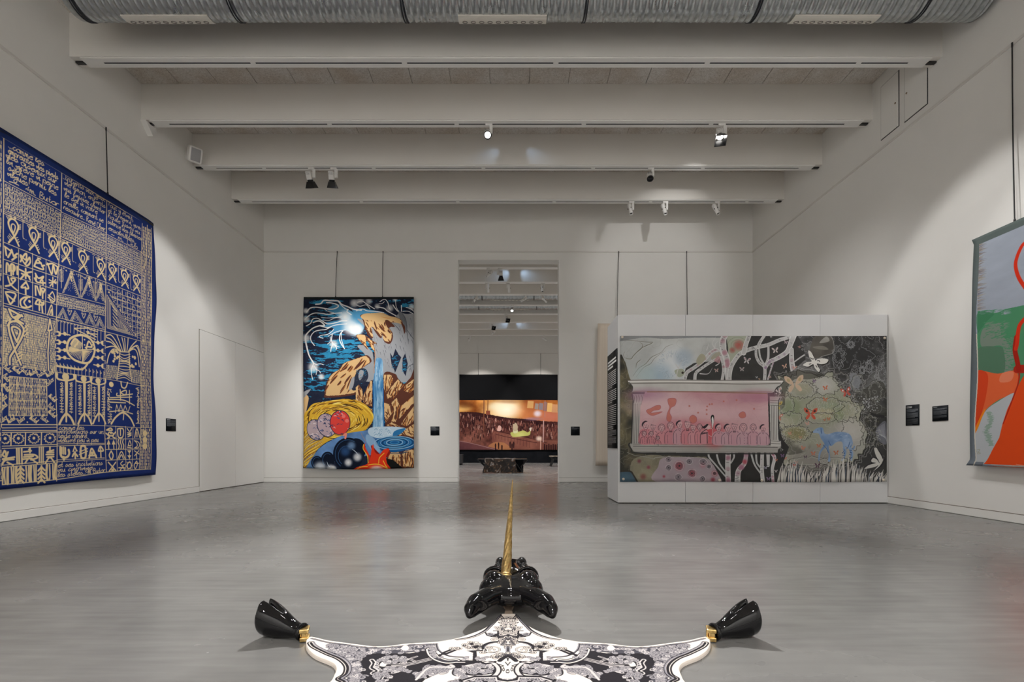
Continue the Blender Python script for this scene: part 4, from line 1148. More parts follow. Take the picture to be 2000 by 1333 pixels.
def art_wide():
    s = Canvas(1560, 860, '2b2b2b', ((1213, 657), (1734, 657), (1726.5, 942), (1209.5, 942)), None, 21)
    rg = s.rg; P, S = s.poly, s.stroke
    h, w = s.h, s.w
    LG, WHT, INK = 'c9c9c6', 'dcdcda', '1f1f20'
    f1 = fbm(h, w, 5, 5, 41); f2 = fbm(h, w, 9, 5, 42); f3 = fbm(h, w, 26, 4, 43); f4 = fbm(h, w, 60, 3, 44)
    mixc = lambda a, b, k: hexc(a)*(1 - k[..., None]) + hexc(b)*k[..., None]
    # --- upper left: watercolour clouds
    wash = mixc('8f9698', 'c6cbc9', np.clip(f1*1.6 - .3, 0, 1))*(.94 + .12*f3)[..., None]
    ln = contour(s, f2, 5, .8)[..., None]*.30
    wash = wash*(1 - ln) + hexc('6a6a62')*ln
    s.zoom(1200, 645, 8.6)
    P([(100, 60), (1900, 60), (1900, 900), (100, 900)], wash, smooth=False)
    P([(100, 60), (2400, 60), (2200, 140), (1500, 130), (900, 150), (500, 130), (100, 190)], mixc('55585f', '82868a', f2), .75)
    for p in ([(120, 170), (300, 180), (560, 205), (660, 215), (500, 290), (420, 350), (330, 440), (290, 490), (200, 480), (165, 430), (185, 370)], [(440, 210), (490, 250), (470, 310), (380, 390)], [(1000, 240), (880, 290), (800, 380), (640, 460), (540, 570), (420, 650), (320, 780)], [(880, 350), (700, 470), (620, 570), (500, 640), (370, 800)], [(460, 500), (390, 560), (370, 650)]):
        S(p, 4.5, '5f5b4c', .85, taper=2); S([(x + 8, y + 10) for x, y in p], 2.5, 'd6d8d6', .7, taper=2)
    s.glow(s.T([(1000, 560)])[0], 170, 'dfe9f1', .95, raw=True, ry=150); s.glow(s.T([(760, 780)])[0], 110, '8fb4cf', .8, raw=True); s.glow(s.T([(1180, 470)])[0], 75, '8aa6c0', .7, raw=True); s.glow(s.T([(520, 760)])[0], 90, 'a9c6cb', .8, raw=True)
    for i in range(240):
        a = rg.uniform(0, 6.28); r = rg.uniform(140, 250)
        x, y = 1000 + r*math.cos(a), 590 + r*.9*math.sin(a)
        S([(x, y), (x + 26*math.cos(a), y + 24*math.sin(a))], 1.6, 'c6d6e2' if i % 2 else '8aa4b8', .8)
    P([(1020, 690), (1150, 660), (1190, 740), (1090, 800)], '97a07f', .8); s.dot((1155, 725), 7, '2e2420')
    # --- left foliage strip and lower left garden
    fol = mixc('2a2a24', '6e6444', np.clip(f3*1.9 - .5, 0, 1)); fol = fol*(1 - .5*contour(s, f2 + .3*f3, 9, .7)[..., None]) + hexc('b9b49a')*.5*contour(s, f2 + .3*f3, 9, .7)[..., None]
    P([(100, 480), (180, 520), (220, 640), (260, 800), (300, 930), (300, 1400), (80, 1500)], fol)
    s.zoom(1200, 790, 8.33)
    P([(60, -200), (290, -100), (300, 700), (600, 830), (1480, 860), (1560, 1000), (1750, 1262), (60, 1262)], fol, smooth=False)
    P([(300, 900), (800, 860), (800, 1262), (300, 1262)], mixc('5d5a45', 'a39a7c', np.clip(f2*1.8 - .4, 0, 1)), .7)
    P([(760, 890), (1000, 870), (1450, 890), (1580, 980), (1720, 1262), (650, 1262), (700, 1020)], mixc('8d7d88', 'b09aa6', f2), 1)
    P([(70, 1100), (240, 1105), (300, 1170), (350, 1262), (60, 1262)], mixc('2b4557', '3f6480', f3)); S([(70, 1095), (240, 1095), (300, 1165), (355, 1262)], 9, '2a2620')
    for x, y, r, c in ((1040, 1010, 130, 'a52a36'), (1245, 1130, 110, 'a52a36'), (1610, 1130, 85, '9d2632'), (1580, 1230, 70, '8d2230'), (450, 1180, 90, '7a3a34'), (790, 1180, 42, 'a02c3a'), (1420, 1000, 90, 'b0707c'), (390, 930, 60, '6d2c38'), (540, 1030, 55, '8a3044')):
        s.glow(s.T([(x, y)])[0], r*.30, c, .95, raw=True, power=1.6)
    for x, y, r in ((1045, 1010, 60), (1245, 1130, 55), (870, 1040, 38), (1205, 940, 40), (1430, 945, 48), (1025, 1190, 45), (1520, 1020, 30), (1415, 1220, 38), (1610, 1130, 26), (870, 905, 40)):
        for q in (1.25, 1.0, .7): S([(x + r*q*rg.uniform(.8, 1.15)*math.cos(a), y + r*q*rg.uniform(.8, 1.15)*math.sin(a)) for a in np.linspace(0, 6.28, 10)[:-1]], 1.8, 'cfc6cc' if q > 1.1 else '2b2a31', closed=True)
        s.dot((x, y), r*.09, '26252b')
        for i in range(8): S([(x + r*.25*math.cos(i*.8), y + r*.25*math.sin(i*.8)), (x + r*.6*math.cos(i*.8), y + r*.6*math.sin(i*.8))], 1.6, '33343c')
    S([(620, 900), (700, 870), (1000, 865), (1470, 885), (1560, 980)], 2.5, 'b9b9b4'); S([(200, 790), (330, 840), (480, 860), (640, 900)], 2.5, '8f9188')
    # --- dark ground behind the frame and the trees
    s.zoom(1380, 645, 8.6)
    P([(-380, 800), (-340, 650), (-200, 560), (200, 520), (250, 420), (290, 500), (330, 870), (-400, 860)], '2c2c2c', smooth=False)
    P([(440, 860), (480, 640), (560, 470), (700, 330), (640, 230), (680, 90), (1640, 90), (1640, 700), (1400, 800), (1380, 1300), (1000, 900)], '2c2c2c', smooth=False)
    P([(390, 95), (690, 95), (690, 200), (620, 330), (500, 470), (400, 600), (380, 330)], mixc('8f9a82', 'b7bfa8', f2), 1)
    s.glow(s.T([(560, 255)])[0], 42, 'b8463e', .95, raw=True); s.glow(s.T([(450, 340)])[0], 24, 'b04a44', .95, raw=True)
    for q in (60, 100, 150): S([(540 + q*math.cos(a)*1.1, 260 + q*.9*math.sin(a)) for a in np.linspace(2, 7.5, 9)], 2, '7a8468')
    # trunks: pale birch wood with dark ticks
    def trunk(pts, wd, w1, ticks=0, tint=None):
        S(pts, wd*.36, 'e4e6e6', w1=w1*.36); S(pts, wd*.27, 'bfbfc0', w1=w1*.27)
        Q = spline(pts, 10)
        for i in range(ticks):
            j = int(rg.integers(0, len(Q) - 1)); x, y = Q[j]; d = Q[j+1] - Q[j]; d = d/np.hypot(*d); nn = np.array((-d[1], d[0]))
            t = wd*.36*rg.uniform(.2, 1.0)
            a = np.array((x, y)) + nn*rg.uniform(-wd*.45, 0)
            S([a, a + nn*t], 2.2, '3c3a40')
        if tint:
            for j in rg.integers(0, len(Q), 9): s.glow(s.T([Q[j]])[0], wd*.22, tint, .6, raw=True)
    trunk([(380, 860), (370, 650), (350, 470), (300, 330), (290, 200), (330, 90)], 96, 100, 20, 'b06478')
    trunk([(385, 840), (420, 640), (510, 480), (600, 390), (740, 330), (880, 290), (1060, 250), (1250, 170), (1420, 120)], 74, 56, 30, None)
    trunk([(270, 850), (300, 660), (270, 480), (200, 340), (90, 380), (-40, 520), (-200, 640), (-320, 720), (-360, 830)], 46, 60, 16, 'a86a78')
    trunk([(-190, 850), (-170, 730), (-60, 640), (60, 560), (220, 470)], 52, 40, 12)
    trunk([(640, 390), (680, 240), (740, 90)], 80, 70, 6); trunk([(880, 290), (930, 190), (1000, 90)], 56, 44, 3)
    trunk([(980, 860), (990, 640), (900, 550), (850, 440), (850, 310)], 54, 40, 16); trunk([(985, 620), (1050, 480), (1060, 270)], 42, 34, 3); trunk([(990, 590), (920, 470), (900, 320)], 30, 26, 2)
    trunk([(1000, 640), (1070, 540), (1200, 480), (1370, 370), (1440, 220), (1490, 90)], 56, 96, 5, '8d6a92'); trunk([(1450, 330), (1450, 560), (1500, 800)], 66, 100, 6, 'a58a96')
    trunk([(1040, 830), (1100, 650), (1140, 540)], 26, 22, 3, 'a06a90'); trunk([(1490, 540), (1600, 460), (1700, 400)], 20, 22)
    for p in ([(150, 300), (120, 220), (180, 110)], [(160, 320), (170, 230), (230, 180)], [(-100, 740), (40, 740), (110, 640)], [(20, 340), (60, 230)], [(-500, 820), (-480, 700), (-420, 560), (-360, 470)], [(-470, 640), (-520, 560)], [(170, 600), (230, 560), (250, 470)]): S(p, 6, 'cfd0d0', taper=1)
    P([(90, 470), (150, 400), (230, 370), (250, 420), (180, 470), (110, 500)], 'a09c86'); P([(150, 500), (220, 440), (250, 500), (230, 560), (150, 530)], 'b97a80', .8); P([(-160, 520), (-100, 420), (-40, 410), (0, 470), (-60, 560), (-130, 590)], 'a5a184')
    for x, y, r, c, c2 in ((690, 520, 58, 'c6c2c6', '8d4b52'), (605, 665, 38, 'bdb6b6', '8a4a4a'), (1175, 345, 52, 'cfc3bf', 'b59a9a'), (1330, 615, 40, 'd9a68a', 'c9603a'), (1500, 645, 36, 'd58a74', 'c4553e'), (180, 685, 34, 'c9a9a2', 'b04840'), (1580, 290, 22, 'c98074', None), (1300, 815, 22, 'd0703c', None), (1080, 795, 20, 'd6a496', None), (895, 830, 16, 'd09a70', None), (850, 800, 18, 'c2c8ca', None), (1355, 210, 30, 'b7a4aa', None), (1110, 115, 20, 'c9cccc', None)): butterfly(s, x, y, r, c, c2, rg.uniform(-.4, .4))
    for x, y in ((1090, 600), (1350, 700), (1630, 270), (1630, 330)): S([(x + 12*math.cos(a), y + 14*math.sin(a)) for a in np.linspace(0, 6.28, 9)[:-1]], 1.8, 'c9c9c9', closed=True)
    # --- upper right: night foliage in pale contour lines
    s.zoom(1560, 645, 8.6)
    g = f1*.6 + f3*.4
    night = mixc('262627', '6d6d6e', np.clip((g - .45)*4, 0, 1)*.85)
    cl = np.maximum(contour(s, g, 7, .9)*.75, contour(s, f2*.7 + f4*.3, 6, .7)*.55)[..., None]
    night = night*(1 - cl) + hexc('aeb2b6')*cl
    P([(0, 90), (1500, 90), (1480, 1400), (900, 1420), (700, 1000), (650, 720), (300, 740), (-250, 820), (-100, 700), (130, 500), (90, 240)], night, smooth=False)
    P([(240, 210), (300, 110), (560, 100), (610, 200), (600, 380), (430, 440), (260, 480), (200, 380)], mixc('3a3733', '57524a', f3)); S([(560, 100), (612, 200), (600, 380), (430, 440), (370, 470)], 3, '9a9a98')
    P([(370, 220), (490, 110), (540, 190)], '8c8a84'); P([(250, 290), (430, 270), (520, 330), (380, 330)], '706c62')
    for cx, cy, rx, ry in ((690, 460, 100, 190), (900, 250, 60, 60), (950, 850, 110, 170), (1400, 760, 90, 190), (1200, 620, 60, 110), (1080, 680, 50, 70)):
        for q in (1.0, .8, .55):
            S([(cx + rx*q*(1 + .16*math.sin(9*a) + rg.normal(0, .07))*math.cos(a), cy + ry*q*(1 + .16*math.sin(9*a) + rg.normal(0, .07))*math.sin(a)) for a in np.linspace(0, 6.28, 34)[:-1]], 2, 'a4a8ae', .85, closed=True)
    P([(870, 760), (960, 730), (1050, 850), (1000, 980), (900, 940)], '7c828c', .8)
    wht = [(180, 350), (230, 380), (280, 480), (300, 520), (330, 490), (420, 480), (515, 500), (480, 560), (390, 580), (320, 570), (350, 640), (370, 670), (345, 710), (280, 640), (255, 580), (170, 620), (85, 595), (150, 545), (230, 530), (190, 450)]
    P([(x + 12, y + 14) for x, y in wht], '161616'); P(wht, 'eceae4', smooth=True)
    for p in ([(210, 470), (240, 490), (265, 490)], [(330, 520), (360, 520), (370, 540)], [(190, 580), (220, 570)], [(300, 600), (320, 630)]): S(p, 4, '222222')
    # --- meadow
    s.zoom(1560, 790, 8.33)
    mead = mixc('6c7a50', 'b7b795', np.clip(f2*1.7 - .3, 0, 1)); k = np.clip(fbm(h, w, 7, 4, 55)*2.2 - .7, 0, 1)[..., None]; mead = mead*(1 - k) + hexc('9a9a92')*k
    mead = mead*.72 + hexc('9c9b92')*.28
    MD = [(-310, -280), (-150, -480), (120, -500), (480, -480), (640, -380), (760, -180), (1000, 60), (1050, 300), (1040, 760), (900, 900), (560, 1000), (200, 1030), (-250, 900), (-240, 620), (-330, 340), (-340, 0)]
    def wob(pts, amp, n=14):
        Q = spline(pts, n, True); m = len(Q)
        e = sum(rg.normal(0, 1)/(1 + .25*k)*np.cos(k*np.arange(m)/m*6.28 + rg.uniform(0, 6.28)) for k in range(5, 46))
        c = Q.mean(0); d = Q - c; d /= np.hypot(d[:, :1], d[:, 1:])
        return Q + d*(amp*e/ e.std())[:, None]
    MQ = wob(MD, 34)
    P(MQ, mead, smooth=False)
    for k in (1.035, 1.08): S(MQ.mean(0) + (MQ - MQ.mean(0))*k, 2, 'b9bcb8', .8, closed=True, smooth=False)
    S(MQ, 4, '26261f', closed=True, smooth=False)
    def ell(cx, cy, rx, ry, c, al=1.0): s.glow(s.T([(cx, cy)])[0], rx*.36, c, al, raw=True, ry=ry*.36, power=2.4)
    ell(440, -300, 260, 190, 'bcbdb6', .95); ell(60, -260, 230, 120, '9c9a7c', .9); ell(700, 560, 420, 420, 'a5a49e', .9); ell(850, 430, 260, 240, 'c0beb6', .9); ell(180, 900, 520, 300, '7d7a74', .9); ell(420, 150, 330, 120, 'b5ad80', .8); ell(640, 170, 120, 150, '6f8459', .8); ell(160, 330, 240, 110, '8c8a82', .7); ell(-60, 480, 260, 160, '77713f', .85); ell(-130, 60, 210, 200, '6f855c', .8); ell(500, 30, 260, 70, '8a9a7c', .8)
    for i in range(300):
        x, y = rg.uniform(230, 940), rg.uniform(-130, 260); S([(x, y), (x + 10, y - 22)], 1.6, ('c9cbb0', '65754c', 'b9ad6e', 'dfdfd2')[i % 4], .7)
    for i in range(200):
        a = rg.uniform(0, 6.28); x, y = -60 + 270*math.cos(a)*rg.uniform(.2, 1), 470 + 150*math.sin(a)*rg.uniform(.2, 1); s.dot((x, y), 1.6, ('2e2c22', 'b9b06a', 'd9d6c0')[i % 3])
    # pale contour lines and dark clearings over the meadow and its rim
    keep = s.a.copy()
    cc = (contour(s, f2*.6 + f3*.25, 9, .8)*.55)[..., None]
    dk = np.clip((f1*.5 + f3*.5 - .50)*9, 0, 1)[..., None]*.75
    lay = keep*(1 - cc) + hexc('cfd1cb')*cc
    rim = keep*(1 - dk) + hexc('35352f')*dk; rim = rim*(1 - cc) + hexc('c3c6c4')*cc
    P([(-330, -300), (-150, -520), (200, -520), (640, -420), (760, -200), (1000, 0), (1060, 300), (1040, 760), (900, 900), (560, 1000), (200, 1030), (-250, 900), (-240, 620), (-330, 340)], lay, .8)
    P([(930, -160), (1100, -260), (1400, -300), (1400, 760), (1200, 900), (1030, 760), (1070, 500), (1040, 200)], rim); P([(-330, -340), (-150, -520), (200, -540), (420, -470), (180, -400), (-60, -400), (-200, -200), (-230, 40), (-320, 60)], rim, .9); P([(-340, 330), (-100, 600), (160, 640), (120, 760), (-200, 820), (-300, 640)], rim, .8); P([(180, 990), (420, 1040), (640, 980), (560, 1120), (200, 1140)], rim, .8)
    # scalloped clumps of leaves with dark and pale outlines
    for bx, by, rx, ry in ((440, -300, 230, 150), (60, -230, 240, 130), (-200, 20, 130, 150), (-130, 250, 190, 120), (-60, 480, 240, 130), (430, 30, 300, 130), (760, 130, 190, 170), (860, 480, 170, 260), (350, 230, 240, 90), (1000, -100, 120, 110), (1150, 300, 110, 130), (1130, 560, 100, 150), (980, -330, 110, 150), (1250, -200, 110, 180), (700, -420, 130, 90), (150, 930, 330, 70), (560, 930, 260, 60)):
        Q = wob([(bx + rx*math.cos(a), by + ry*math.sin(a)) for a in np.linspace(0, 6.28, 10)[:-1]], min(rx, ry)*.11, 9)
        S(Q, 3.2, '2b2a24', .75, closed=True, smooth=False); S(Q.mean(0) + (Q - Q.mean(0))*.93, 1.6, 'd0d2cc', .75, closed=True, smooth=False); S(Q.mean(0) + (Q - Q.mean(0))*.78, 1.4, 'c3c6c0', .5, closed=True, smooth=False)
    cl2 = [(-330, -340), (-310, -220), (-360, -100), (-340, 80), (-360, 250), (-300, 330), (-330, 450), (-260, 560), (-320, 700), (-220, 830)]
    for q in range(4): S([(x + 14*q + rg.normal(0, 12), y) for x, y in spline(cl2, 5)], 1.8, 'b4b6b0', .8)
    # right edge: slate blue shapes
    P([(1270, 380), (1400, 290), (1405, 640), (1300, 620), (1240, 500)], mixc('45464f', '6f7280', f3)); 
    for i in range(7): S([(1280 + i*16, 380 - i*10), (1300 + i*14, 500), (1400, 540 + i*12)], 1.8, 'a6abb8')
    for i in range(40):
        x, y = rg.uniform(1040, 1300), rg.uniform(200, 700); S([(x, y), (x + rg.uniform(20, 70), y - 14), (x + rg.uniform(30, 90), y + 20)], 1.9, ('b9bcae', '56563f', '8f8f80')[i % 3], taper=2)
    for i in range(130):
        x, y = rg.uniform(880, 1290), rg.uniform(-130, 120); s.dot((x, y), rg.uniform(1.5, 4), ('b9bcc0', '9a9da2', '2c2c2c')[i % 3])
    P([(1165, 140), (1240, 165), (1370, 190), (1360, 230), (1200, 200)], '222223')
    # --- the dog
    BL = mixc('4f78b4', '86a8d4', np.clip(f3*1.6 - .3, 0, 1))
    P([(215, 455), (270, 400), (340, 380), (385, 395), (400, 470), (460, 490), (600, 455), (760, 465), (840, 520), (855, 620), (830, 700), (870, 790), (865, 850), (845, 920), (825, 915), (830, 830), (790, 720), (740, 700), (760, 780), (730, 870), (700, 920), (670, 915), (715, 840), (705, 740), (690, 620), (600, 620), (520, 680), (470, 680), (480, 800), (490, 925), (450, 925), (465, 820), (430, 690), (400, 720), (340, 790), (310, 920), (295, 900), (310, 790), (370, 700), (400, 650), (345, 560), (310, 480), (240, 470)], BL)
    for p in ([(350, 400), (360, 480), (350, 440)], [(380, 665), (430, 720), (460, 790)], [(840, 530), (860, 640), (830, 700), (870, 740), (890, 690)], [(820, 620), (790, 700), (765, 730)], [(470, 600), (500, 670)]): S(p, 4, '2e5596')
    S([(840, 530), (862, 640), (835, 710), (880, 735), (900, 690)], 5, '6f96cc'); s.dot((212, 455), 3.5, '1a1a1a'); s.dot((300, 425), 2.5, '28406e')
    for i in range(22): s.dot((720 + rg.normal(0, 10) + 110*(i % 2), 740 + rg.uniform(0, 150)), 3, '27447e')
    for i in range(60):
        x, y = rg.uniform(430, 800), rg.uniform(480, 590); S([(x, y), (x + 30, y - 4)], 1.8, ('a9c3e4', '5e88c0')[i % 2], .6)
    # butterflies over the meadow
    for x, y, r, c, c2 in ((190, 165, 105, 'd5452c', '3a2420'), (-60, -320, 150, 'd2b08e', 'b9a06a'), (440, -260, 40, 'd0562e', None), (-330, -210, 62, 'd9d2d0', 'c93a30'), (780, -190, 80, 'cf4434', 'e0dcd8'), (-350, 20, 78, 'c6b048', '8d5a36'), (-330, 210, 64, 'c96a58', 'e2cfc8'), (430, -70, 36, 'cf5a34', None), (590, 795, 40, 'b8552f', None), (310, 680, 34, 'c5552f', None), (215, 805, 36, 'cb5a3a', None), (55, 715, 34, 'd26a4a', None), (480, 245, 30, 'c9582f', None), (415, 260, 22, 'b9502f', None), (135, 320, 32, 'd8907c', None), (280, 1000, 42, '43283a', None), (90, 860, 26, '3f2c44', None), (260, -370, 30, '6d4f7e', None), (-400, -330, 44, '7d6a8e', None), (20, 545, 22, 'cf8068', None), (-150, 480, 30, 'd08060', None), (-310, 640, 34, 'd07a5a', None), (-230, 880, 24, 'cf5540', None), (-60, 950, 26, 'b8756c', None)):
        butterfly(s, x, y, r, c, c2, rg.uniform(-.3, .3))
    # grasses along the bottom, white moth at the corner
    def blade(x, y0, y1, b, wd, c): S([(x, y0), (x + b*.25, (y0 + y1)/2), (x + b, y1)], wd, c, taper=1)
    for i in range(170):
        x = rg.uniform(-500, 1390); top = 1000 + 90*math.sin(x*.006 + 1) - 160*math.exp(-((x + 60)/150)**2) - 110*math.exp(-((x - 800)/260)**2)
        blade(x, 1275, top + rg.uniform(0, 130), rg.uniform(-20, 90), rg.uniform(6, 13), ('cfcdc6', 'd9d7d0', 'bdbbb4')[i % 3])
        if i % 2: blade(x + 14, 1275, top + rg.uniform(20, 160), rg.uniform(0, 80), 6, ('20232c', '34465f', '2a2a2a')[i % 3])
    P([(1210, 720), (1260, 730), (1320, 850), (1345, 900), (1290, 1010), (1165, 1120), (1270, 1000), (1200, 1030), (1040, 1055), (1130, 980), (1230, 960), (1160, 940), (1180, 880), (1240, 900), (1290, 960), (1230, 830)], 'c4c2bc')
    for p in ([(1170, 960), (1150, 920), (1190, 870), (1250, 890), (1285, 960)], [(1040, 1052), (1110, 990), (1230, 960)], [(1165, 1118), (1260, 1050), (1330, 980), (1370, 890)], [(1260, 730), (1320, 830), (1340, 900)]): S(p, 6, '17171a', taper=2)
    # --- lower trees
    s.zoom(1380, 790, 8.33)
    P([(-60, 790), (1180, 790), (1240, 740), (1150, 680), (1180, 380), (1220, 560), (1330, 700), (1250, 900), (1180, 1050), (1120, 1270), (240, 1270), (100, 1000)], '232323', smooth=False)
    for pts, a, b, tk, ti in (([(330, 1275), (330, 1000), (340, 800)], 84, 86, 10, 'a05a72'), ([(480, 1275), (500, 1090), (600, 960), (630, 800)], 96, 60, 18, 'a05a78'), ([(895, 1275), (880, 1080), (890, 800)], 66, 56, 22, None), ([(1060, 1275), (1050, 1060), (1090, 880), (1050, 800)], 44, 60, 10, 'b0486a'), ([(985, 1000), (985, 800)], 44, 56, 6, None)): trunk(pts, a, b, tk, ti)
    for p in ([(300, 1120), (190, 960), (150, 800)], [(290, 1180), (120, 980), (30, 870), (20, 800)], [(380, 960), (430, 870), (430, 800)], [(860, 1130), (760, 980), (710, 800)], [(860, 1040), (800, 950), (790, 800)]): S(p, 8, 'c9cccc', w1=11); S(p, 3, '9aa0a2')
    s.glow(s.T([(600, 940)])[0], 20, 'b83440', .9, raw=True)
    for x, y, r, c in ((1220, 840, 30, '6d4a80'), (940, 1035, 26, 'a9a2bc'), (985, 1215, 34, '7d6390'), (1120, 910, 22, 'd06a50'), (1410, 990, 22, 'c03a2c'), (1110, 1090, 24, 'c9c4c4')): butterfly(s, x, y, r, c)
    # --- stone frame
    s.zoom(1200, 645, 8.6)
    stone = mixc('b2b1ad', 'd4d3ce', np.clip(f2*1.4 - .2, 0, 1)); stone2 = mixc('8f8d88', 'adaba6', f2)
    P([(225, 850), (420, 835), (1200, 840), (2000, 850), (2840, 848), (2850, 880), (2800, 930), (2740, 970), (2700, 1040), (2650, 1060), (300, 1050), (310, 960), (260, 900)], stone, smooth=False)
    for p, c, wd in (([(230, 852), (700, 845), (1400, 850), (2100, 850), (2840, 848)], '5c5650', 4), ([(250, 905), (900, 898), (1700, 905), (2200, 915), (2800, 900)], '7d7872', 6), ([(240, 875), (900, 868), (2000, 878), (2830, 868)], 'edebe6', 5), ([(320, 1035), (1200, 1040), (2650, 1045)], '9a7d72', 5), ([(255, 890), (310, 960), (300, 1040)], '3c3c3c', 5), ([(2850, 880), (2790, 940), (2740, 970), (2700, 1040), (2750, 1060)], '2c2c2c', 5)): S(p, wd, c)
    s.zoom(1200, 790, 8.33)
    P([(240, 640), (400, 640), (2660, 668), (2700, 700), (2650, 740), (2640, 790), (1500, 800), (330, 790), (270, 740)], stone2, smooth=False)
    for y, c in ((655, '6a665c'), (690, '3f3d3a'), (730, '96948f'), (775, '74726d')): S([(300, y), (1000, y + 10), (1800, y + 8), (2640, y + 14)], 4, c, .85)
    S([(245, 640), (225, 670), (270, 740), (330, 795), (1000, 812), (2600, 808)], 8, '262626')
    # columns
    P([(300, -100), (435, -100), (400, 650), (270, 650)], '9f9e9a', smooth=False); P([(280, -160), (520, -160), (470, -60), (430, 0), (310, 0)], 'b3b2ad', smooth=False)
    for x in (320, 345, 375, 405): S([(x, 0), (x - 22, 640)], 3.5, '55534f'); S([(x + 9, 0), (x - 13, 640)], 2.2, 'cfcec9')
    for x in (310, 350, 390, 440, 480): S([(x, -150), (x + 18, -90), (x + 8, -20)], 4, '3c3a38', taper=2)
    S([(290, -160), (310, -20), (300, 0), (270, 640)], 7, '252525')
    s.zoom(1380, 790, 8.33)
    P([(1030, -120), (1230, -120), (1180, -20), (1170, 100), (1160, 560), (1200, 600), (1200, 690), (1030, 690)], 'c4c3be', smooth=False)
    for x in (1060, 1085, 1110, 1135): S([(x, 30), (x - 4, 580)], 3.5, '4c4a48'); S([(x + 9, 30), (x + 5, 580)], 2.4, 'e4e3de')
    for y in (-60, -20, 20, 600, 640): S([(1040, y), (1180, y + 6)], 3, '5a5856')
    S([(1200, -100), (1170, 20), (1165, 540), (1205, 600), (1210, 700)], 5, '24242a')
    # --- pink scene
    s.zoom(1200, 645, 8.6)
    pk = mixc('cc7f8e', 'e2b7bc', np.clip(f1*1.7 - .35, 0, 1)); k = contour(s, fbm(h, w, 5, 3, 61, 2.4), 8, .7)[..., None]*.35; pk = pk*(1 - k) + hexc('b0607a')*k
    P([(520, 1045), (1300, 1042), (2580, 1068), (2590, 1900), (2500, 1935), (400, 1900), (440, 1290)], pk, smooth=False)
    s.glow(s.T([(1350, 1700)])[0], 330, 'd4606a', .65, raw=True, ry=120); s.glow(s.T([(560, 1100)])[0], 180, 'a8688e', .7, raw=True, ry=60); s.glow(s.T([(2400, 1120)])[0], 200, 'b0607e', .7, raw=True, ry=60); s.glow(s.T([(900, 1300)])[0], 330, 'ecc0c6', .7, raw=True, ry=90); s.glow(s.T([(1700, 1400)])[0], 330, 'ecbcc4', .7, raw=True, ry=70)
    S([(560, 1046), (1300, 1046), (2560, 1070)], 7, 'a06a5c')
    s.zoom(1200, 790, 8.33)
    for pts in ([(520, 110), (600, 70), (680, 30), (750, 30), (740, 90), (640, 110), (600, 150), (780, 130), (640, 190), (560, 170)], [(880, -80), (1000, -80), (990, 20), (920, 70), (900, 150), (930, 220), (900, 290), (850, 260), (860, 160), (900, 60), (880, 0)], [(1220, 230), (1270, 185), (1330, 220), (1330, 290), (1270, 320), (1230, 290)], [(2070, 130), (2120, 140), (2130, 210), (2060, 230), (2020, 180)]):
        P(pts, 'd7604e', .85); S(pts, 2, 'b5485a', closed=True)
    for x, y in ((1220, 38), (1500, 100), (1500, 170), (1510, 45), (1550, 10), (1360, 145), (1590, 5), (2270, 80), (1780, -40), (1990, -60)): s.dot((x, y), 5.5, 'd06050', .8)
    s.glow(s.T([(1620, 520)])[0], 90, 'd8343e', .8, raw=True, ry=100)
    def person(x, y, hh, kind, tone):
        """x, y head centre; hh head half-height; body runs to the sill"""
        wd = hh*1.55
        bot = 645 if x < 1500 else 655
        P([(x - wd*.5, y + hh*.9), (x - wd*1.05, y + hh*1.7), (x - wd*1.15, bot), (x + wd*1.15, bot), (x + wd*1.05, y + hh*1.7), (x + wd*.5, y + hh*.9)], tone, .95)
        P([(x - hh*.72, y - hh*.2), (x - hh*.5, y - hh*.95), (x + hh*.5, y - hh*.95), (x + hh*.75, y - hh*.2), (x + hh*.45, y + hh*.8), (x, y + hh), (x - hh*.45, y + hh*.8)], 'e0a0a8')
        ink = '33202c'
        L = lambda p, w=2.4: S([(x + a*hh, y + b*hh) for a, b in p], w*.72, ink, taper=0)
        L([(-.72, -.1), (-.45, .75), (0, 1.0), (.45, .75), (.74, -.1)])
        if kind % 3 == 0: P([(x - hh*.95, y + hh*.3), (x - hh*.95, y - hh*.6), (x - hh*.2, y - hh*1.25), (x + hh*.5, y - hh*1.1), (x - hh*.2, y - hh*.8), (x - hh*.65, y - hh*.2)], '2a1d28')
        elif kind % 3 == 1: L([(-.9, .5), (-.95, -.4), (-.3, -1.2), (.5, -1.1), (.95, -.4), (.9, .5)], 3.4); L([(-.6, -.3), (-.1, -.9), (.6, -.5)])
        else:
            for q in range(6): L([(-.9 + q*.36, -.35 - .6*math.sin(q*.6)), (-.6 + q*.3, -1.1 + .1*q), (-.45 + q*.3, -.6)], 2)
        for a in (-.3, .3): L([(a - .14, -.18), (a, -.26), (a + .14, -.18)], 1.8); s.dot((x + a*hh, y - .05*hh), 1.3, ink)
        L([(0, -.05), (.12, .28), (-.05, .32)], 1.8); L([(-.22, .55), (0, .5), (.22, .55)], 2 if kind % 2 else 4)
        L([(-.7, 1.3), (-1.5, 2.0), (-1.75, 3.2), (-1.7, (bot - y)/hh)], 3.2); L([(.7, 1.3), (1.5, 2.0), (1.72, 3.2), (1.7, (bot - y)/hh)], 2.6)
        L([(-.3, 1.15), (0, 1.6), (.3, 1.15)], 2); L([(-.95, 2.4), (-.85, (bot - y)/hh)], 2); L([(.95, 2.4), (.9, (bot - y)/hh)], 2)
        if kind % 4 == 1:
            for q in range(4): s.dot((x + .2*hh, y + (1.9 + q*.7)*hh), 1.8, ink)
        if kind % 4 == 3: L([(-.35, 1.2), (0, 1.4), (.35, 1.2), (.3, 1.6), (0, 1.4), (-.3, 1.6), (-.35, 1.2)], 3)
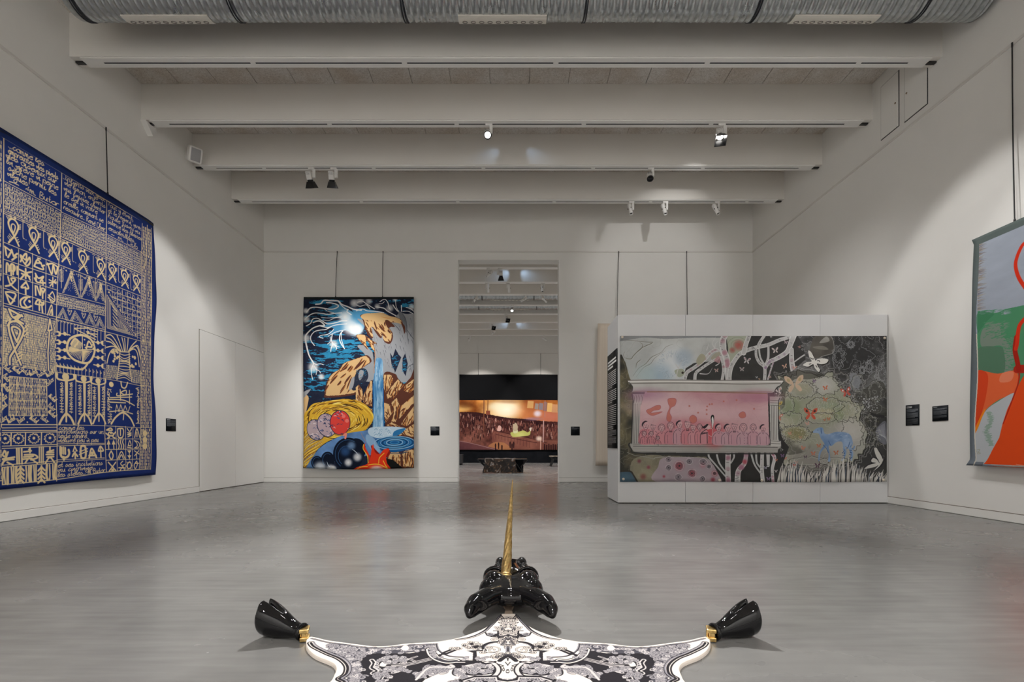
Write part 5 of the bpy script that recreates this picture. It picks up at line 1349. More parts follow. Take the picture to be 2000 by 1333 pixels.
    for i, (x, y, hh) in enumerate(((505, 355, 62), (625, 385, 46), (765, 400, 56), (912, 370, 58), (1055, 345, 58), (1185, 345, 60), (1275, 395, 50), (1380, 385, 46), (1690, 395, 58), (1835, 400, 60), (1945, 375, 55), (2090, 395, 62), (2250, 390, 52), (2410, 400, 55))):
        person(x, y, hh, i*2 + i//3, ('d6707c', 'd98490', 'd87a86', 'cf7482', 'c98a9a')[i % 5] if x < 1500 else ('cf8fa0', 'c993a4')[i % 2])
    for x, y, hh in ((480, 490, 38), (595, 490, 36), (700, 560, 30)): person(x, y, hh, 1, 'd0707c')
    # the man with the tall white plume
    P([(1500, 400), (1590, 410), (1580, 540), (1500, 520)], 'd8404a'); P([(1390, 480), (1470, 420), (1520, 480), (1500, 640), (1400, 640)], 'd8808c')
    P([(1470, 340), (1540, 350), (1560, 385), (1520, 420), (1470, 400)], 'e4b0b4'); P([(1410, 350), (1440, 370), (1500, 330), (1525, 340), (1470, 400), (1430, 390)], '221a20')
    S([(1500, 410), (1400, 490), (1390, 640)], 4, '33202c'); S([(1500, 470), (1500, 640)], 5, '33202c')
    for q in range(6): S([(1400 + q*18, 500 - q*4), (1420 + q*18, 470)], 4, '2a1d28')
    S([(1545, 410), (1590, 410), (1580, 530), (1530, 510)], 4, 'd8a0a0')
    P([(1590, 410), (1575, 300), (1565, 220), (1590, 180), (1620, 200), (1615, 290)], '161616'); P([(1590, 400), (1582, 300), (1580, 240), (1600, 210), (1612, 290)], 'f2f0ee')
    s.a += (.03*(f4 - .5))[..., None]
    g = s.a.mean(2, keepdims=True)
    s.a = (s.a*.85 + g*.15)*.93 + .045
    s.a = np.clip(s.a, 0, 1)**.82        # brightens the whole design evenly
    return s

# ---------------- D. tapestry on the right wall
def art_right():
    s = Canvas(1300, 1200, 'a3abb9', ((1903, 467), (2000, 424), (2000, 914.5), (1903, 910)), ((0, 1), (.195, 1), (.195, 0), (0, 0)), 31)
    rg = s.rg; P, S = s.poly, s.stroke
    n = fbm(s.h, s.w, 9, 4, 1, 3.0)[..., None]
    s.a = s.a*(.95 + .10*n)
    red, org, grn = 'd8351c', 'e8501e', '4f8f68'
    s.zoom(1880, 400, 4.76)
    # grey field edge hatching
    for i in range(150):
        y = rg.uniform(370, 985); S([(160, y), (160 + rg.uniform(20, 80), y - rg.uniform(6, 26))], 4, ('8d8a8e', '8b7f74', '777682', 'a59a84')[i % 4], .8, taper=1)
    # green field
    top = [(160, 985), (260, 975), (330, 985), (571, 935), (2400, 500), (2400, 2400), (150, 2000)]
    P(top, grn, smooth=False)
    for i in range(70): S([(x := rg.uniform(160, 420), y := 985 + rg.uniform(-4, 34)), (x + rg.uniform(30, 80), y - 12)], 4, 'a3abb9' if i % 2 else grn, taper=1)
    P([(160, 1000), (300, 1010), (240, 1080), (190, 1150), (160, 1180)], '3f7d58', .7)
    gcol = '7d8d80'
    P([(200, 1160), (300, 1110), (380, 1100), (350, 1180), (420, 1270), (480, 1400), (460, 1540), (400, 1560), (380, 1320), (200, 1320)], gcol)
    for i in range(120): S([(x := rg.uniform(210, 400), y := rg.uniform(1090, 1240)), (x + rg.uniform(20, 70), y - 14)], 4, gcol if i % 2 else grn, taper=1)
    s.zoom(1880, 660, 4.76)
    for i in range(120): S([(x := rg.uniform(360, 470), y := rg.uniform(0, 300)), (x + rg.uniform(14, 50), y + rg.uniform(-8, 8))], 4, gcol if i % 2 else grn, taper=1)
    P([(160, 100), (330, 80), (390, 120), (400, 310), (300, 330), (155, 318)], '587a64', .9)
    # orange ground
    P([(150, 318), (340, 332), (500, 305), (530, 420), (500, 510), (350, 580), (230, 690), (160, 880), (135, 950), (125, 870), (145, 600)], 'e8683c')
    P([(150, 318), (250, 335), (245, 520), (200, 720), (135, 880), (125, 860), (148, 600)], 'dc4722'); P([(380, 330), (480, 315), (460, 400), (360, 410)], 'ec8a68', .9)
    P([(215, 690), (235, 680), (150, 940), (132, 950), (150, 850)], 'f08a1e'); S([(148, 620), (130, 740)], 6, 'f08a1e')
    # pale foreground and the big orange figure
    P([(135, 950), (180, 830), (240, 680), (350, 590), (500, 515), (440, 700), (390, 800), (360, 930), (240, 1170), (100, 1165)], 'bcc1c6')
    P([(500, 510), (560, 380), (640, 260), (2400, 200), (2400, 1300), (235, 1175), (300, 1040), (360, 930), (390, 800), (430, 670)], org, smooth=False)
    for p in ([(505, 0), (490, 110), (520, 200), (535, 330), (528, 420), (500, 510), (440, 680), (395, 800)], ): S(p, 10, 'b32a18', w1=5)
    S([(520, 290), (571, 290), (800, 280)], 40, 'b32a18'); S([(505, -10), (492, 110), (515, 220), (530, 300)], 22, 'a92414')
    for i in range(16): S([(220 + rg.uniform(0, 300), 1175 + rg.uniform(0, 30)), (571 + i*40, 1200 + rg.uniform(-8, 20))], 4, ('e9e2da', org, 'f4ede6')[i % 3], taper=2)
    for i in range(64):
        y = 690 + i*5; x = 262 + 22*math.sin(i*.11) + (20 if i > 40 else 0); S([(x - rg.uniform(6, 34), y), (x + rg.uniform(8, 36), y - 3)], 4, ('3f7a48', '55905c', '2f6a3c')[i % 3], .85, taper=2)
    S([(150, 1050), (190, 1040), (170, 1080), (195, 1075), (160, 1060)], 3, 'a8a898')
    # red outline of the figure's head and shoulder
    s.zoom(1880, 400, 4.76)
    S([(600, 350), (560, 380), (515, 480), (500, 570), (530, 680), (600, 790)], 17, red); S([(600, 1040), (540, 1110), (520, 1180), (510, 1290), (500, 1340)], 19, red)
    hd = [(640, 330), (900, 260), (1150, 420), (1140, 700), (900, 860), (640, 820)]; S(hd, 17, red); S([(600, 1040), (760, 960), (1200, 980), (1400, 1300)], 19, red)
    # hem
    s.zoom(0, 0, 1)
    hem = 'hem'
    e = fbm(s.h, s.w, 6, 3, 8)
    w0 = int(s.w*.0)
    band = np.zeros((s.h, s.w), bool)
    xx = np.arange(s.w)[None]; yy = np.arange(s.h)[:, None]
    lw = 27 + 5*np.sin(yy/s.h*13)
    band |= xx < lw; band |= yy < 40; band |= yy > s.h - 22
    g = hexc('5f6a68')*(1 - (yy/s.h)[..., None]*.8) + hexc('7d8593')*((yy/s.h)[..., None]*.8)
    g = np.broadcast_to(g, s.a.shape)*(.92 + .16*e)[..., None]
    m2 = (yy > s.h - 22) & (xx > 70)
    band &= ~m2
    s.a[band] = g[band]
    m = (np.abs(xx - lw - 2) < 2.5) & (yy > s.h*.42); s.a[m] = hexc('d9d4c8')
    s.zoom(1880, 660, 4.76)
    return s

# ---------------- E. burning crowd on the far wall
def art_fire():
    s = Canvas(1060, 600, '0d0e11', ((862.8, 731.9), (1127, 731.9), (1127, 881.7), (862.8, 881.7)), None, 41)
    rg = s.rg; P, S = s.poly, s.stroke
    h, w = s.h, s.w
    f = fbm(h, w, 10, 5, 3); f2 = fbm(h, w, 40, 3, 4)
    s.zoom(880, 710, 5.333)
    mixc = lambda a, b, k: hexc(a)*(1 - k[..., None]) + hexc(b)*k[..., None]
    sky = mixc('7a3c14', 'e2964a', np.clip(f*2 - .55, 0, 1))
    P([(-100, 385), (1330, 385), (1330, 905), (-100, 905)], sky, smooth=False)
    g = lambda x, y, rx, ry, c, a=.9: s.glow(s.T([(x, y)])[0], rx*.75, c, a, raw=True, ry=ry*.75, power=1.8)
    g(120, 470, 150, 60, 'f2c274'); g(560, 500, 330, 200, 'f6d69a'); g(580, 480, 220, 130, 'fdf3dc', 1); g(480, 450, 120, 60, 'fdf0cf'); g(900, 530, 300, 170, 'dc8250', .8); g(860, 420, 150, 110, 'b0603a', .6); g(1060, 560, 220, 120, 'cf7a68', .8); g(150, 430, 140, 60, '5e3418', .7); g(620, 395, 200, 36, '8f6a4c', .6)
    for x, y, a, b, c in ((835, 430, 62, 80, 'd8a468'), (900, 450, 36, 66, '9d8f88'), (945, 450, 40, 74, '8b7f86'), (1035, 460, 50, 96, 'e0b06c'), (1090, 470, 60, 90, 'c79066'), (990, 450, 36, 100, '8f6a62'), (1150, 450, 60, 110, '9a7a60')):
        P([(x - a/2, y - b/2), (x + a/2, y - b/2 + 6), (x + a/2 - 6, y + b/2), (x - a/2 - 8, y + b/2 - 4)], c, smooth=False)
    # crowd
    base = [(-100, 520), (200, 515), (340, 530), (560, 570), (800, 590), (960, 610), (1330, 620)]
    Q = spline(base, 30)
    crowd = mixc('4a2622', '8a564a', np.clip(f*1.8 - .4, 0, 1))*(.7 + .6*f2)[..., None]
    P(list(base) + [(1330, 905), (-100, 905)], crowd, smooth=False)
    for i, (x, y) in enumerate(Q): s.dot((x, y - 2), rg.uniform(3, 5.5), '33181a'); S([(x, y), (x + rg.normal(0, 4), y + 26)], 8, '3a1c1c')
    for i in range(900):
        x = rg.uniform(-100, 1330); y0 = np.interp(x, [p[0] for p in base], [p[1] for p in base]); y = y0 + rg.uniform(8, 290)*rg.uniform(.3, 1)
        if 440 < x < 1120 and y > 690 and i % 5: continue
        c = ('2c1518', '3f2022', '5a2f2c', '7c4a44', 'a5746a', 'c79a8c')[int(rg.integers(0, 6)) if i % 2 else 0]
        s.dot((x, y), rg.uniform(1.6, 3.6), c); S([(x, y + 6), (x + rg.normal(0, 3), y + 26)], rg.uniform(3, 6), c)
    P([(450, 720), (620, 740), (900, 790), (1330, 830), (1330, 905), (560, 905), (440, 830)], mixc('6a3a34', 'a8705c', f), .85)
    P([(440, 830), (560, 830), (620, 905), (380, 905)], 'b0764e', .8); P([(-100, 780), (100, 810), (300, 850), (480, 905), (-100, 905)], mixc('4a2a34', '7a4a4a', f), .9)
    S([(-100, 790), (120, 815), (300, 855), (470, 900)], 5, 'b08a88', .7)
    for p in ([(460, 700), (620, 740), (820, 780), (1000, 830)], [(470, 740), (640, 780), (900, 830)]): S(p, 4, '3a1c1c')
    for i in range(12): S([(470 + i*32, 720 + i*8), (470 + i*32, 780 + i*9)], 3, '5c3430')
    # pale horse with its rider
    P([(630, 720), (700, 715), (760, 700), (800, 720), (830, 705), (820, 750), (740, 760), (660, 770), (630, 750)], 'b9b866'); P([(650, 690), (690, 680), (700, 720), (660, 730)], 'cfcfa0'); P([(650, 640), (680, 620), (700, 660), (690, 700), (655, 700)], 'b9a58c'); s.dot((660, 628), 5, '3a2422'); g(720, 745, 80, 40, 'dfe08e', .5)
    P([(500, 650), (525, 660), (520, 705), (485, 700)], 'd8aaa0'); P([(820, 680), (845, 670), (835, 710)], 'e0d0c0')
    for x, y0, y1, c, wd in ((348, 385, 700, '7a4a3a', 10), (390, 385, 500, '7a4a30', 8), (985, 390, 560, 'a58080', 7), (968, 600, 820, 'c9a09a', 12), (940, 770, 900, 'd0a090', 11)): S([(x, y0), (x - 3, y1)], wd*.7, c)
    P([(370, 495), (412, 495), (412, 535), (370, 540)], '8a4a38', smooth=False)
    g(905, 525, 60, 50, 'efe4f4', 1); g(920, 785, 46, 40, 'f6dccb', 1); g(860, 580, 130, 26, '9a84b0', .6)
    for x, y in ((468, 870), (500, 860), (535, 885), (620, 850), (640, 870), (658, 850)): s.dot((x, y - 28), 4.5, '2a1416'); S([(x, y - 18), (x, y + 30)], 12, '2c1618', w1=7)
    for x in range(980, 1330, 22): s.dot((x, 850 + rg.uniform(-6, 10)), 5, '2a1416'); S([(x, 858), (x, 905)], 12, '35191a')
    # black cloth above the picture
    yb = int(s.T([(600, 383)])[0][1])
    s.a[:yb] = hexc('0d0e11')*(.9 + .25*f[:yb, :, None]); s.a[h - 10:] = hexc('0d0e11')
    return s

# ---------------- F. the skin rug, seen in plan
RUX0, RUX1, RUY0, RUY1 = -1.0, 1.0, .34, 2.52
RUG_C = -.012
def art_rug():
    def plan(px, py):
        Y = (.87 - .017)*FPX/(py - HORIZON); return ((px - VPX)/FPX*Y, Y)
    cs = ((700, 1210), (1300, 1210), (1300, 1330), (700, 1330))
    uv = []
    for c in cs:
        x, y = plan(*c); uv.append(((x - RUX0)/(RUX1 - RUX0), (y - RUY0)/(RUY1 - RUY0)))
    W, H = 1600, 1744
    CRM, BLK, GRY, LIN = 'eadfd5', '252227', '8d8a92', 'cfc8c6'
    s = Canvas(W, H, CRM, cs, uv, 51)
    rg = s.rg; P, S = s.poly, s.stroke
    cx = (RUG_C - RUX0)/(RUX1 - RUX0)*W
    def swirl(x, y, r, turn=1, a0=0.0, on_black=True, raw=False, turns=1.35):
        if not raw: x, y = s.T([(x, y)])[0]
        t = np.linspace(0, 1, 16)
        rad = r*(1 - .88*t); a = a0 + turn*t*turns*6.28
        q = np.c_[x + rad*np.cos(a), y + rad*np.sin(a)]
        c0, c1 = (BLK, LIN) if on_black else (BLK, CRM)
        S(q, 6.5, '5a5860' if on_black else BLK, raw=True, smooth=False); S(q, 3.6, LIN if on_black else CRM, raw=True, smooth=False)
        if on_black: S(q, 1.2, '6b6870', raw=True, smooth=False)
    def leaf(x, y, r, a, on_black=True, raw=False):
        if not raw: x, y = s.T([(x, y)])[0]
        u = np.array((math.cos(a), math.sin(a))); v = np.array((-u[1], u[0])); o = np.array((x, y))
        q = [o, o + u*r*.4 + v*r*.32, o + u*r*.75 + v*r*.22, o + u*r, o + u*r*.75 - v*r*.22, o + u*r*.4 - v*r*.32]
        s.poly(q, LIN if on_black else BLK, raw=False, alpha=0) if False else None
        S(q + [q[0]], 3.2, LIN if on_black else BLK, raw=True); S([o, o + u*r*.8], 2, GRY, raw=True)
    def scatter(poly, n, r0, r1, on_black=True):
        Q = s.T(spline(np.array(poly, float), 5, True)); lo, hi = Q.min(0), Q.max(0)
        box = s.mask_poly(Q)
        if not box: return
        (x0, y0, x1, y1), m = box
        k = 0; tries = 0
        while k < n and tries < n*20:
            tries += 1
            x, y = rg.uniform(lo[0], hi[0]), rg.uniform(lo[1], hi[1])
            i, j = int(y) - y0, int(x) - x0
            if 0 <= i < m.shape[0] and 0 <= j < m.shape[1] and m[i, j]:
                r = rg.uniform(r0, r1)
                if rg.random() < .68: swirl(x, y, r, 1 if rg.random() < .5 else -1, rg.uniform(0, 6.28), on_black, True)
                else: leaf(x, y, r*1.3, rg.uniform(0, 6.28), on_black, True)
                k += 1
    s.zoom(640, 1200, 10)
    # black body of the skin on the left half
    P([(330, 820), (560, 760), (750, 775), (1200, 760), (1420, 760), (1600, 770), (2000, 690), (2100, 760), (2170, 880), (2500, 900), (2900, 910), (3080, 980), (2800, 1010), (2500, 1060), (2200, 1150), (1900, 1280), (1760, 1420), (2400, 2300), (2000, 3200), (600, 3200), (350, 2000), (520, 1330), (470, 1000)], BLK, smooth=False)
    top = [(20, 580), (300, 590), (600, 640), (1000, 680), (1400, 640), (1700, 620), (2100, 600), (2150, 690), (1900, 720), (1700, 740), (1400, 770), (1000, 770), (760, 770), (600, 880), (300, 830), (60, 740)]
    P(top, '4a4850'); scatter(top, 125, 7, 17)
    side = [(260, 840), (430, 850), (640, 960), (690, 1080), (600, 1200), (720, 1240), (640, 1340), (420, 1340), (380, 1200), (420, 1050), (380, 930)]
    P(side, '4a4850'); scatter(side, 70, 7, 15)
    S([(-330, 480), (0, 560), (300, 600), (700, 655), (1000, 668), (1300, 645), (1700, 610), (2150, 590)], 5, '55535a'); S([(-300, 470), (0, 545), (300, 585), (700, 640), (1000, 655), (1300, 632), (1700, 598), (2150, 575)], 2.5, BLK)
    # border ribbon round the foreleg
    rib = [(-330, 560), (-260, 640), (0, 770), (200, 850), (330, 940), (390, 1040), (370, 1150), (300, 1220), (230, 1265), (330, 1330), (360, 1500), (420, 1900), (340, 2400)]
    S(rib, 24, BLK); S(rib, 15, CRM); S(rib, 8, BLK); S([(x - 55, y + 10) for x, y in rib], 2.5, BLK); S([(x + 52, y - 10) for x, y in rib], 5, GRY)
    # arms and wreath in the black field
    S([(860, 900), (900, 960), (860, 1050), (960, 1110), (880, 1160), (1050, 1210), (980, 1330)], 16, LIN); S([(860, 900), (900, 960), (860, 1050), (960, 1110), (880, 1160), (1050, 1210), (980, 1330)], 7, BLK)
    for p in ([(1460, 830), (1560, 890), (1740, 830)], [(1470, 920), (1600, 880), (1710, 930)], [(1400, 980), (1560, 890)]): S(p, 9, LIN, smooth=False); S(p, 3.5, BLK, smooth=False)
    P([(1010, 1010), (1060, 940), (1130, 930), (1180, 985), (1110, 1030)], CRM)
    for a in np.linspace(2.2, 7.4, 24): leaf(1230 + 280*math.cos(a), 990 - 150*math.sin(a)*-1, 18, a + 1.4)
    scatter([(950, 880), (1200, 810), (1450, 830), (1480, 920), (1250, 960), (1050, 930)], 34, 6, 12)
    scatter([(980, 1040), (1200, 1050), (1480, 1050), (1700, 1150), (1650, 1180), (1400, 1090), (1200, 1140), (1000, 1100)], 34, 6, 11)
    S([(1180, 1000), (1500, 990), (1800, 930), (2100, 850), (2200, 800)], 20, LIN); S([(1180, 1000), (1500, 990), (1800, 930), (2100, 850), (2200, 800)], 13, BLK); S([(1250, 1005), (1500, 992), (1800, 932), (2100, 852)], 4, LIN)
    scatter([(900, 1160), (1180, 1180), (1210, 1260), (1000, 1330), (900, 1260)], 18, 7, 13)
    s.dot((1510, 665), 13, CRM, ry=9); s.dot((1510, 665), 13, CRM)
    P([(1440, 690), (1480, 620), (1560, 620), (1580, 690), (1520, 715)], CRM)
    s.zoom(830, 1190, 9.32)
    # great scroll leaf between black and cream
    scatter([(0, 1070), (250, 1045), (500, 1060), (360, 1130), (200, 1220), (100, 1200), (-100, 1290), (-160, 1290)], 46, 8, 18)
    S([(520, 1040), (470, 1020), (500, 1060), (300, 1060), (60, 1080), (-160, 1290)], 8, LIN); swirl(130, 1140, 26)
    # cream upper field: rolled paper, tree in a pot, arch band
    S([(90, 740), (130, 830), (230, 910), (400, 960), (560, 950)], 34, BLK); S([(90, 740), (130, 830), (230, 910), (400, 960), (560, 950)], 26, CRM); S([(90, 740), (130, 830), (230, 910), (400, 960), (560, 950)], 15, '3a383f'); scatter([(70, 680), (200, 670), (230, 800), (330, 880), (260, 920), (130, 840)], 26, 6, 10)
    S([(210, 640), (240, 740), (330, 820), (480, 870), (700, 885)], 5, BLK); S([(225, 640), (255, 735), (345, 812), (490, 858), (700, 872)], 4, GRY)
    S([(360, 810), (580, 720)], 24, BLK); S([(380, 800), (560, 730)], 2.5, CRM); swirl(500, 715, 12, on_black=False); swirl(590, 720, 14, on_black=False)
    scatter([(700, 650), (850, 590), (1000, 640), (1020, 710), (880, 740), (740, 700)], 30, 6, 12, False); P([(800, 640), (880, 620), (860, 660)], BLK); P([(880, 680), (970, 660), (960, 710), (900, 720)], BLK)
    P([(700, 745), (760, 762), (1080, 745), (1090, 765), (930, 775), (920, 1040), (860, 1040), (875, 800), (780, 770)], BLK, smooth=False); S([(930, 780), (935, 900), (910, 1040)], 3, BLK)
    S([(1090, 760), (1060, 690), (1120, 640), (1220, 610), (1330, 600)], 13, BLK); S([(1100, 770), (1085, 700), (1140, 660), (1240, 628)], 3, GRY)
    swirl(1240, 750, 34, 1, 2.5, False, turns=1.6); swirl(1150, 710, 13, -1, 0, False); swirl(1050, 790, 12, 1, 0, False); S([(1100, 790), (1200, 800), (1310, 780)], 3, BLK)
    # neck ribbon
    nr = [(1365, 100), (1280, 210), (1180, 310), (1080, 400), (900, 490), (700, 540), (550, 556)]
    S(nr, 15, BLK, w1=5); S([(x + 26, y + 14) for x, y in nr], 3.2, BLK); S([(x + 12, y + 6) for x, y in nr[:5]], 3, GRY)
    S([(1365, 100), (1430, 160), (1530, 190)], 6, BLK); S([(1340, 120), (1420, 190), (1500, 210)], 3.5, BLK)
    # centre ornament
    ctr = [(1320, 280), (1400, 180), (1530, 170), (1530, 600), (1450, 640), (1330, 600), (1280, 520), (1370, 470), (1330, 380)]
    P([(1340, 400), (1530, 390), (1530, 580), (1440, 620), (1330, 580), (1320, 500), (1260, 470), (1330, 450)], BLK, smooth=False)
    P([(1420, 240), (1480, 250), (1530, 240), (1530, 270), (1430, 265)], BLK); P([(1360, 305), (1450, 310), (1480, 325), (1400, 322)], BLK)
    scatter(ctr, 64, 7, 14, False)
    S([(1100, 430), (1130, 480), (1220, 510), (1330, 515), (1330, 400), (1250, 400)], 6, BLK, smooth=False); P([(1140, 440), (1260, 455), (1330, 450), (1330, 500), (1200, 495)], BLK); swirl(1190, 455, 15, 1, 0, True); swirl(1260, 560, 15, -1, 0, False)
    scatter([(1400, 640), (1530, 640), (1530, 720), (1470, 720)], 10, 6, 10, False); S([(1490, 700), (1490, 800), (1500, 900)], 8, GRY); S([(1500, 700), (1505, 1030)], 3, BLK)
    scatter([(1240, 860), (1330, 810), (1440, 830), (1530, 800), (1530, 900), (1400, 910), (1260, 900)], 36, 6, 12, False); S([(1360, 945), (1450, 880), (1530, 860)], 16, BLK)
    P([(1460, 960), (1530, 950), (1530, 1040), (1490, 1010)], LIN); S([(1460, 970), (1530, 1050)], 3, BLK); S([(1340, 1010), (1430, 1040), (1350, 1060)], 4, BLK)
    for x, y in ((1430, 1105), (1495, 1140)): P([(x, y - 45), (x + 24, y + 10), (x, y + 32), (x - 24, y + 10)], BLK); P([(x, y - 22), (x + 12, y + 8), (x, y + 18), (x - 12, y + 8)], CRM)
    # medallion
    med = [(600, 1080), (760, 1040), (1000, 1000), (1200, 980), (1320, 1060), (1320, 1160), (1200, 1240), (900, 1240), (700, 1210), (560, 1180)]
    P(med, CRM); S(med, 22, BLK, closed=True); S(med, 12, LIN, closed=True)
    P([(690, 1120), (850, 1060), (1100, 1040), (1280, 1060), (1270, 1160), (1100, 1200), (850, 1200), (720, 1170)], BLK)
    scatter([(560, 1100), (700, 1060), (720, 1180), (700, 1240), (600, 1200)], 26, 7, 14); scatter([(800, 1060), (1100, 1000), (1200, 1080), (1150, 1160), (900, 1170), (780, 1140)], 40, 7, 15); swirl(860, 1130, 22)
    S([(980, 940), (1100, 1000), (1280, 960)], 9, BLK); S([(990, 930), (1150, 960), (1300, 1000)], 4, LIN); scatter([(650, 900), (800, 880), (820, 930), (700, 940)], 12, 6, 9); scatter([(940, 890), (1120, 880), (1140, 930), (960, 930)], 14, 6, 9)
    S([(620, 960), (640, 1060), (600, 1070)], 10, BLK); S([(560, 975), (720, 975)], 6, LIN)
    # below the picture: more of the same scrolls over black and cream fields
    P([(450, 1330), (700, 1260), (1100, 1290), (1300, 1240), (1530, 1310), (1530, 2600), (900, 3000), (500, 2200)], BLK, smooth=False)
    scatter([(480, 1320), (900, 1230), (1300, 1260), (1530, 1320), (1530, 1500), (900, 1560), (520, 1500)], 90, 8, 17)
    S([(700, 1300), (900, 1240), (1300, 1230), (1320, 1290), (1530, 1320)], 12, BLK, smooth=False); S([(700, 1316), (900, 1256), (1290, 1246), (1305, 1306), (1530, 1340)], 5, LIN, smooth=False)
    for i in range(240):
        x, y = rg.uniform(cx - 680, cx), rg.uniform(H*.42, H)
        k = s.a[min(int(y), H-1), max(int(x), 0)].sum() < 1.2
        swirl(x, y, rg.uniform(10, 26), 1 if i % 2 else -1, rg.uniform(0, 6.28), k, True) if k or i % 4 == 0 else leaf(x, y, 22, rg.uniform(0, 6.28), False, True)
    # mirror the left half
    c = int(round(cx))
    n = min(c, W - c)
    s.a[:, c:c + n] = s.a[:, c - n:c][:, ::-1]
    return s

# ---------------- G. text labels
def art_label(seed, lines, w=160, h=160, head=1):
    s = Canvas(w, h, '161a20', ((0, 0), (100, 0), (100, 100), (0, 100)), None, seed)
    y = 8
    def words(y, x0, x1, wd, c):
        x = x0
        while x < x1:
            l = s.rg.uniform(2.5, 8.5)
            s.stroke([(x, y), (min(x + l, x1), y)], wd, c, smooth=False, alpha=.9); x += l + 1.6
    for i in range(head): words(y, 8, s.rg.uniform(30, 55), h*.022, 'f2f2f0'); y += 5
    for n in lines:
        y += 4
        for i in range(n):
            words(y, 8, 92 if i < n - 1 else s.rg.uniform(40, 80), h*.012, 'a9adb2'); y += 3.6
    return s
def art_panel():
    s = Canvas(500, 1040, '121315', ((0, 0), (100, 0), (100, 208), (0, 208)), None, 77)
    def words(y, x0, x1, wd, c):
        x = x0
        while x < x1:
            l = s.rg.uniform(3, 11)
            s.stroke([(x, y), (min(x + l, x1), y)], wd, c, smooth=False); x += l + 2
    for y, x1 in ((17, 88), (24, 92), (31, 58)): words(y, 8, x1, 20, 'f2f2f2')
    for y0, n, st, wd in ((42, 9, 4.1, 8), (83, 7, 4.1, 8), (116, 12, 4.1, 8), (170, 5, 2.7, 4.5), (184, 7, 2.5, 4.5)):
        for i in range(n): words(y0 + i*st, 8, 92 if i < n - 1 else 50, wd, 'dedede')
    for y in (162, 166): words(y, 8, 62, 8, 'ededed')
    return s
#MATERIALS#
M['art_left'] = cloth_material('navy_weave', art_left().image('navy_signs'), 260)
M['art_fall'] = cloth_material('waterfall_weave', art_fall().image('waterfall_design'), 260)
M['art_wide'] = cloth_material('painted_canvas', art_wide().image('canvas_painting'), 420, .8, .1)
M['art_right'] = cloth_material('field_weave', art_right().image('field_design'), 260)
M['art_fire'] = cloth_material('crowd_weave', art_fire().image('crowd_design'), 200)
M['art_rug'] = cloth_material('skin_weave', art_rug().image('skin_design'), 300)
for _k, _a in (('a', (81, (3, 9), 180, 180)), ('b', (82, (3, 4), 160, 160)), ('c', (83, (3, 1), 160, 160)), ('d', (84, (4, 7, 8), 200, 260, 2)), ('e', (85, (3, 8, 5), 220, 190))):
    M['art_label_' + _k] = cloth_material('label_print', art_label(*_a).image('label_print_' + _k), 300, .5, .02)
M['art_panel'] = cloth_material('panel_print', art_panel().image('panel_print'), 300, .5, .02)

# ================================================================== hangings
def cloth(name, P, N, nu, nv, m, parent=None, thick=.006):
    """cloth sheet: P(u, v) front point (v up), N outward normal; UVs follow u, v"""
    vs, fs, uv = [], [], []
    N = Vector(N)
    for side in (0, 1):
        for j in range(nv + 1):
            for i in range(nu + 1):
                vs.append(P(i/nu, j/nv) - N*thick*side)
    W = nu + 1
    S = W*(nv + 1)
    for j in range(nv):
        for i in range(nu):
            a = j*W + i
            fs.append((a, a+1, a+W+1, a+W)); fs.append((S+a, S+a+W, S+a+W+1, S+a+1))
    rim = [i for i in range(W)] + [j*W + nu for j in range(1, nv+1)] + [nv*W + i for i in range(nu-1, -1, -1)] + [j*W for j in range(nv-1, 0, -1)]
    for a, b in zip(rim, rim[1:] + rim[:1]):
        fs.append((a, S+a, S+b, b))
    me = bpy.data.meshes.new(name)
    me.from_pydata([tuple(v) for v in vs], [], fs)
    me.polygons.foreach_set('use_smooth', [True]*len(fs))
    ul = me.uv_layers.new(name='UVMap')
    co = np.empty(len(me.loops)*2, np.float32)
    idx = np.empty(len(me.loops), np.int32)
    me.loops.foreach_get('vertex_index', idx)
    idx = idx % S
    co[0::2] = (idx % W)/nu
    co[1::2] = (idx // W)/nv
    ul.data.foreach_set('uv', co)
    bm = bmesh.new(); bm.from_mesh(me); bmesh.ops.recalc_face_normals(bm, faces=bm.faces[:]); bm.to_mesh(me); bm.free()
    me.materials.append(m)
    return link(name, me, parent)

def cord(label, top, bottom, group):
    top, bottom = Vector(top), Vector(bottom)
    r = thing('hanging_cord', label, 'cord', bottom, group)
    mb = MB()
    n = 8
    side = Vector((random.uniform(-.006, .006), random.uniform(-.006, .006), 0))
    mb.tube([top.lerp(bottom, q/n) + side*math.sin(PI*q/n) for q in range(n+1)], .0065, 8)
    mb.build('cord', M['cord'], r)
    MB().lathe([(0, -.02), (.011, -.018), (.011, .012), (.006, .02), (0, .02)], 10, Matrix.Translation(bottom + Vector((0, 0, .015)))).build('toggle', M['black'], r)
    MB().tube([top + Vector((0, 0, -.03)), top + Vector((0, 0, .005)), top + Vector((0, 0, .018))], .009, 8).build('hook', M['black'], r)
    return r

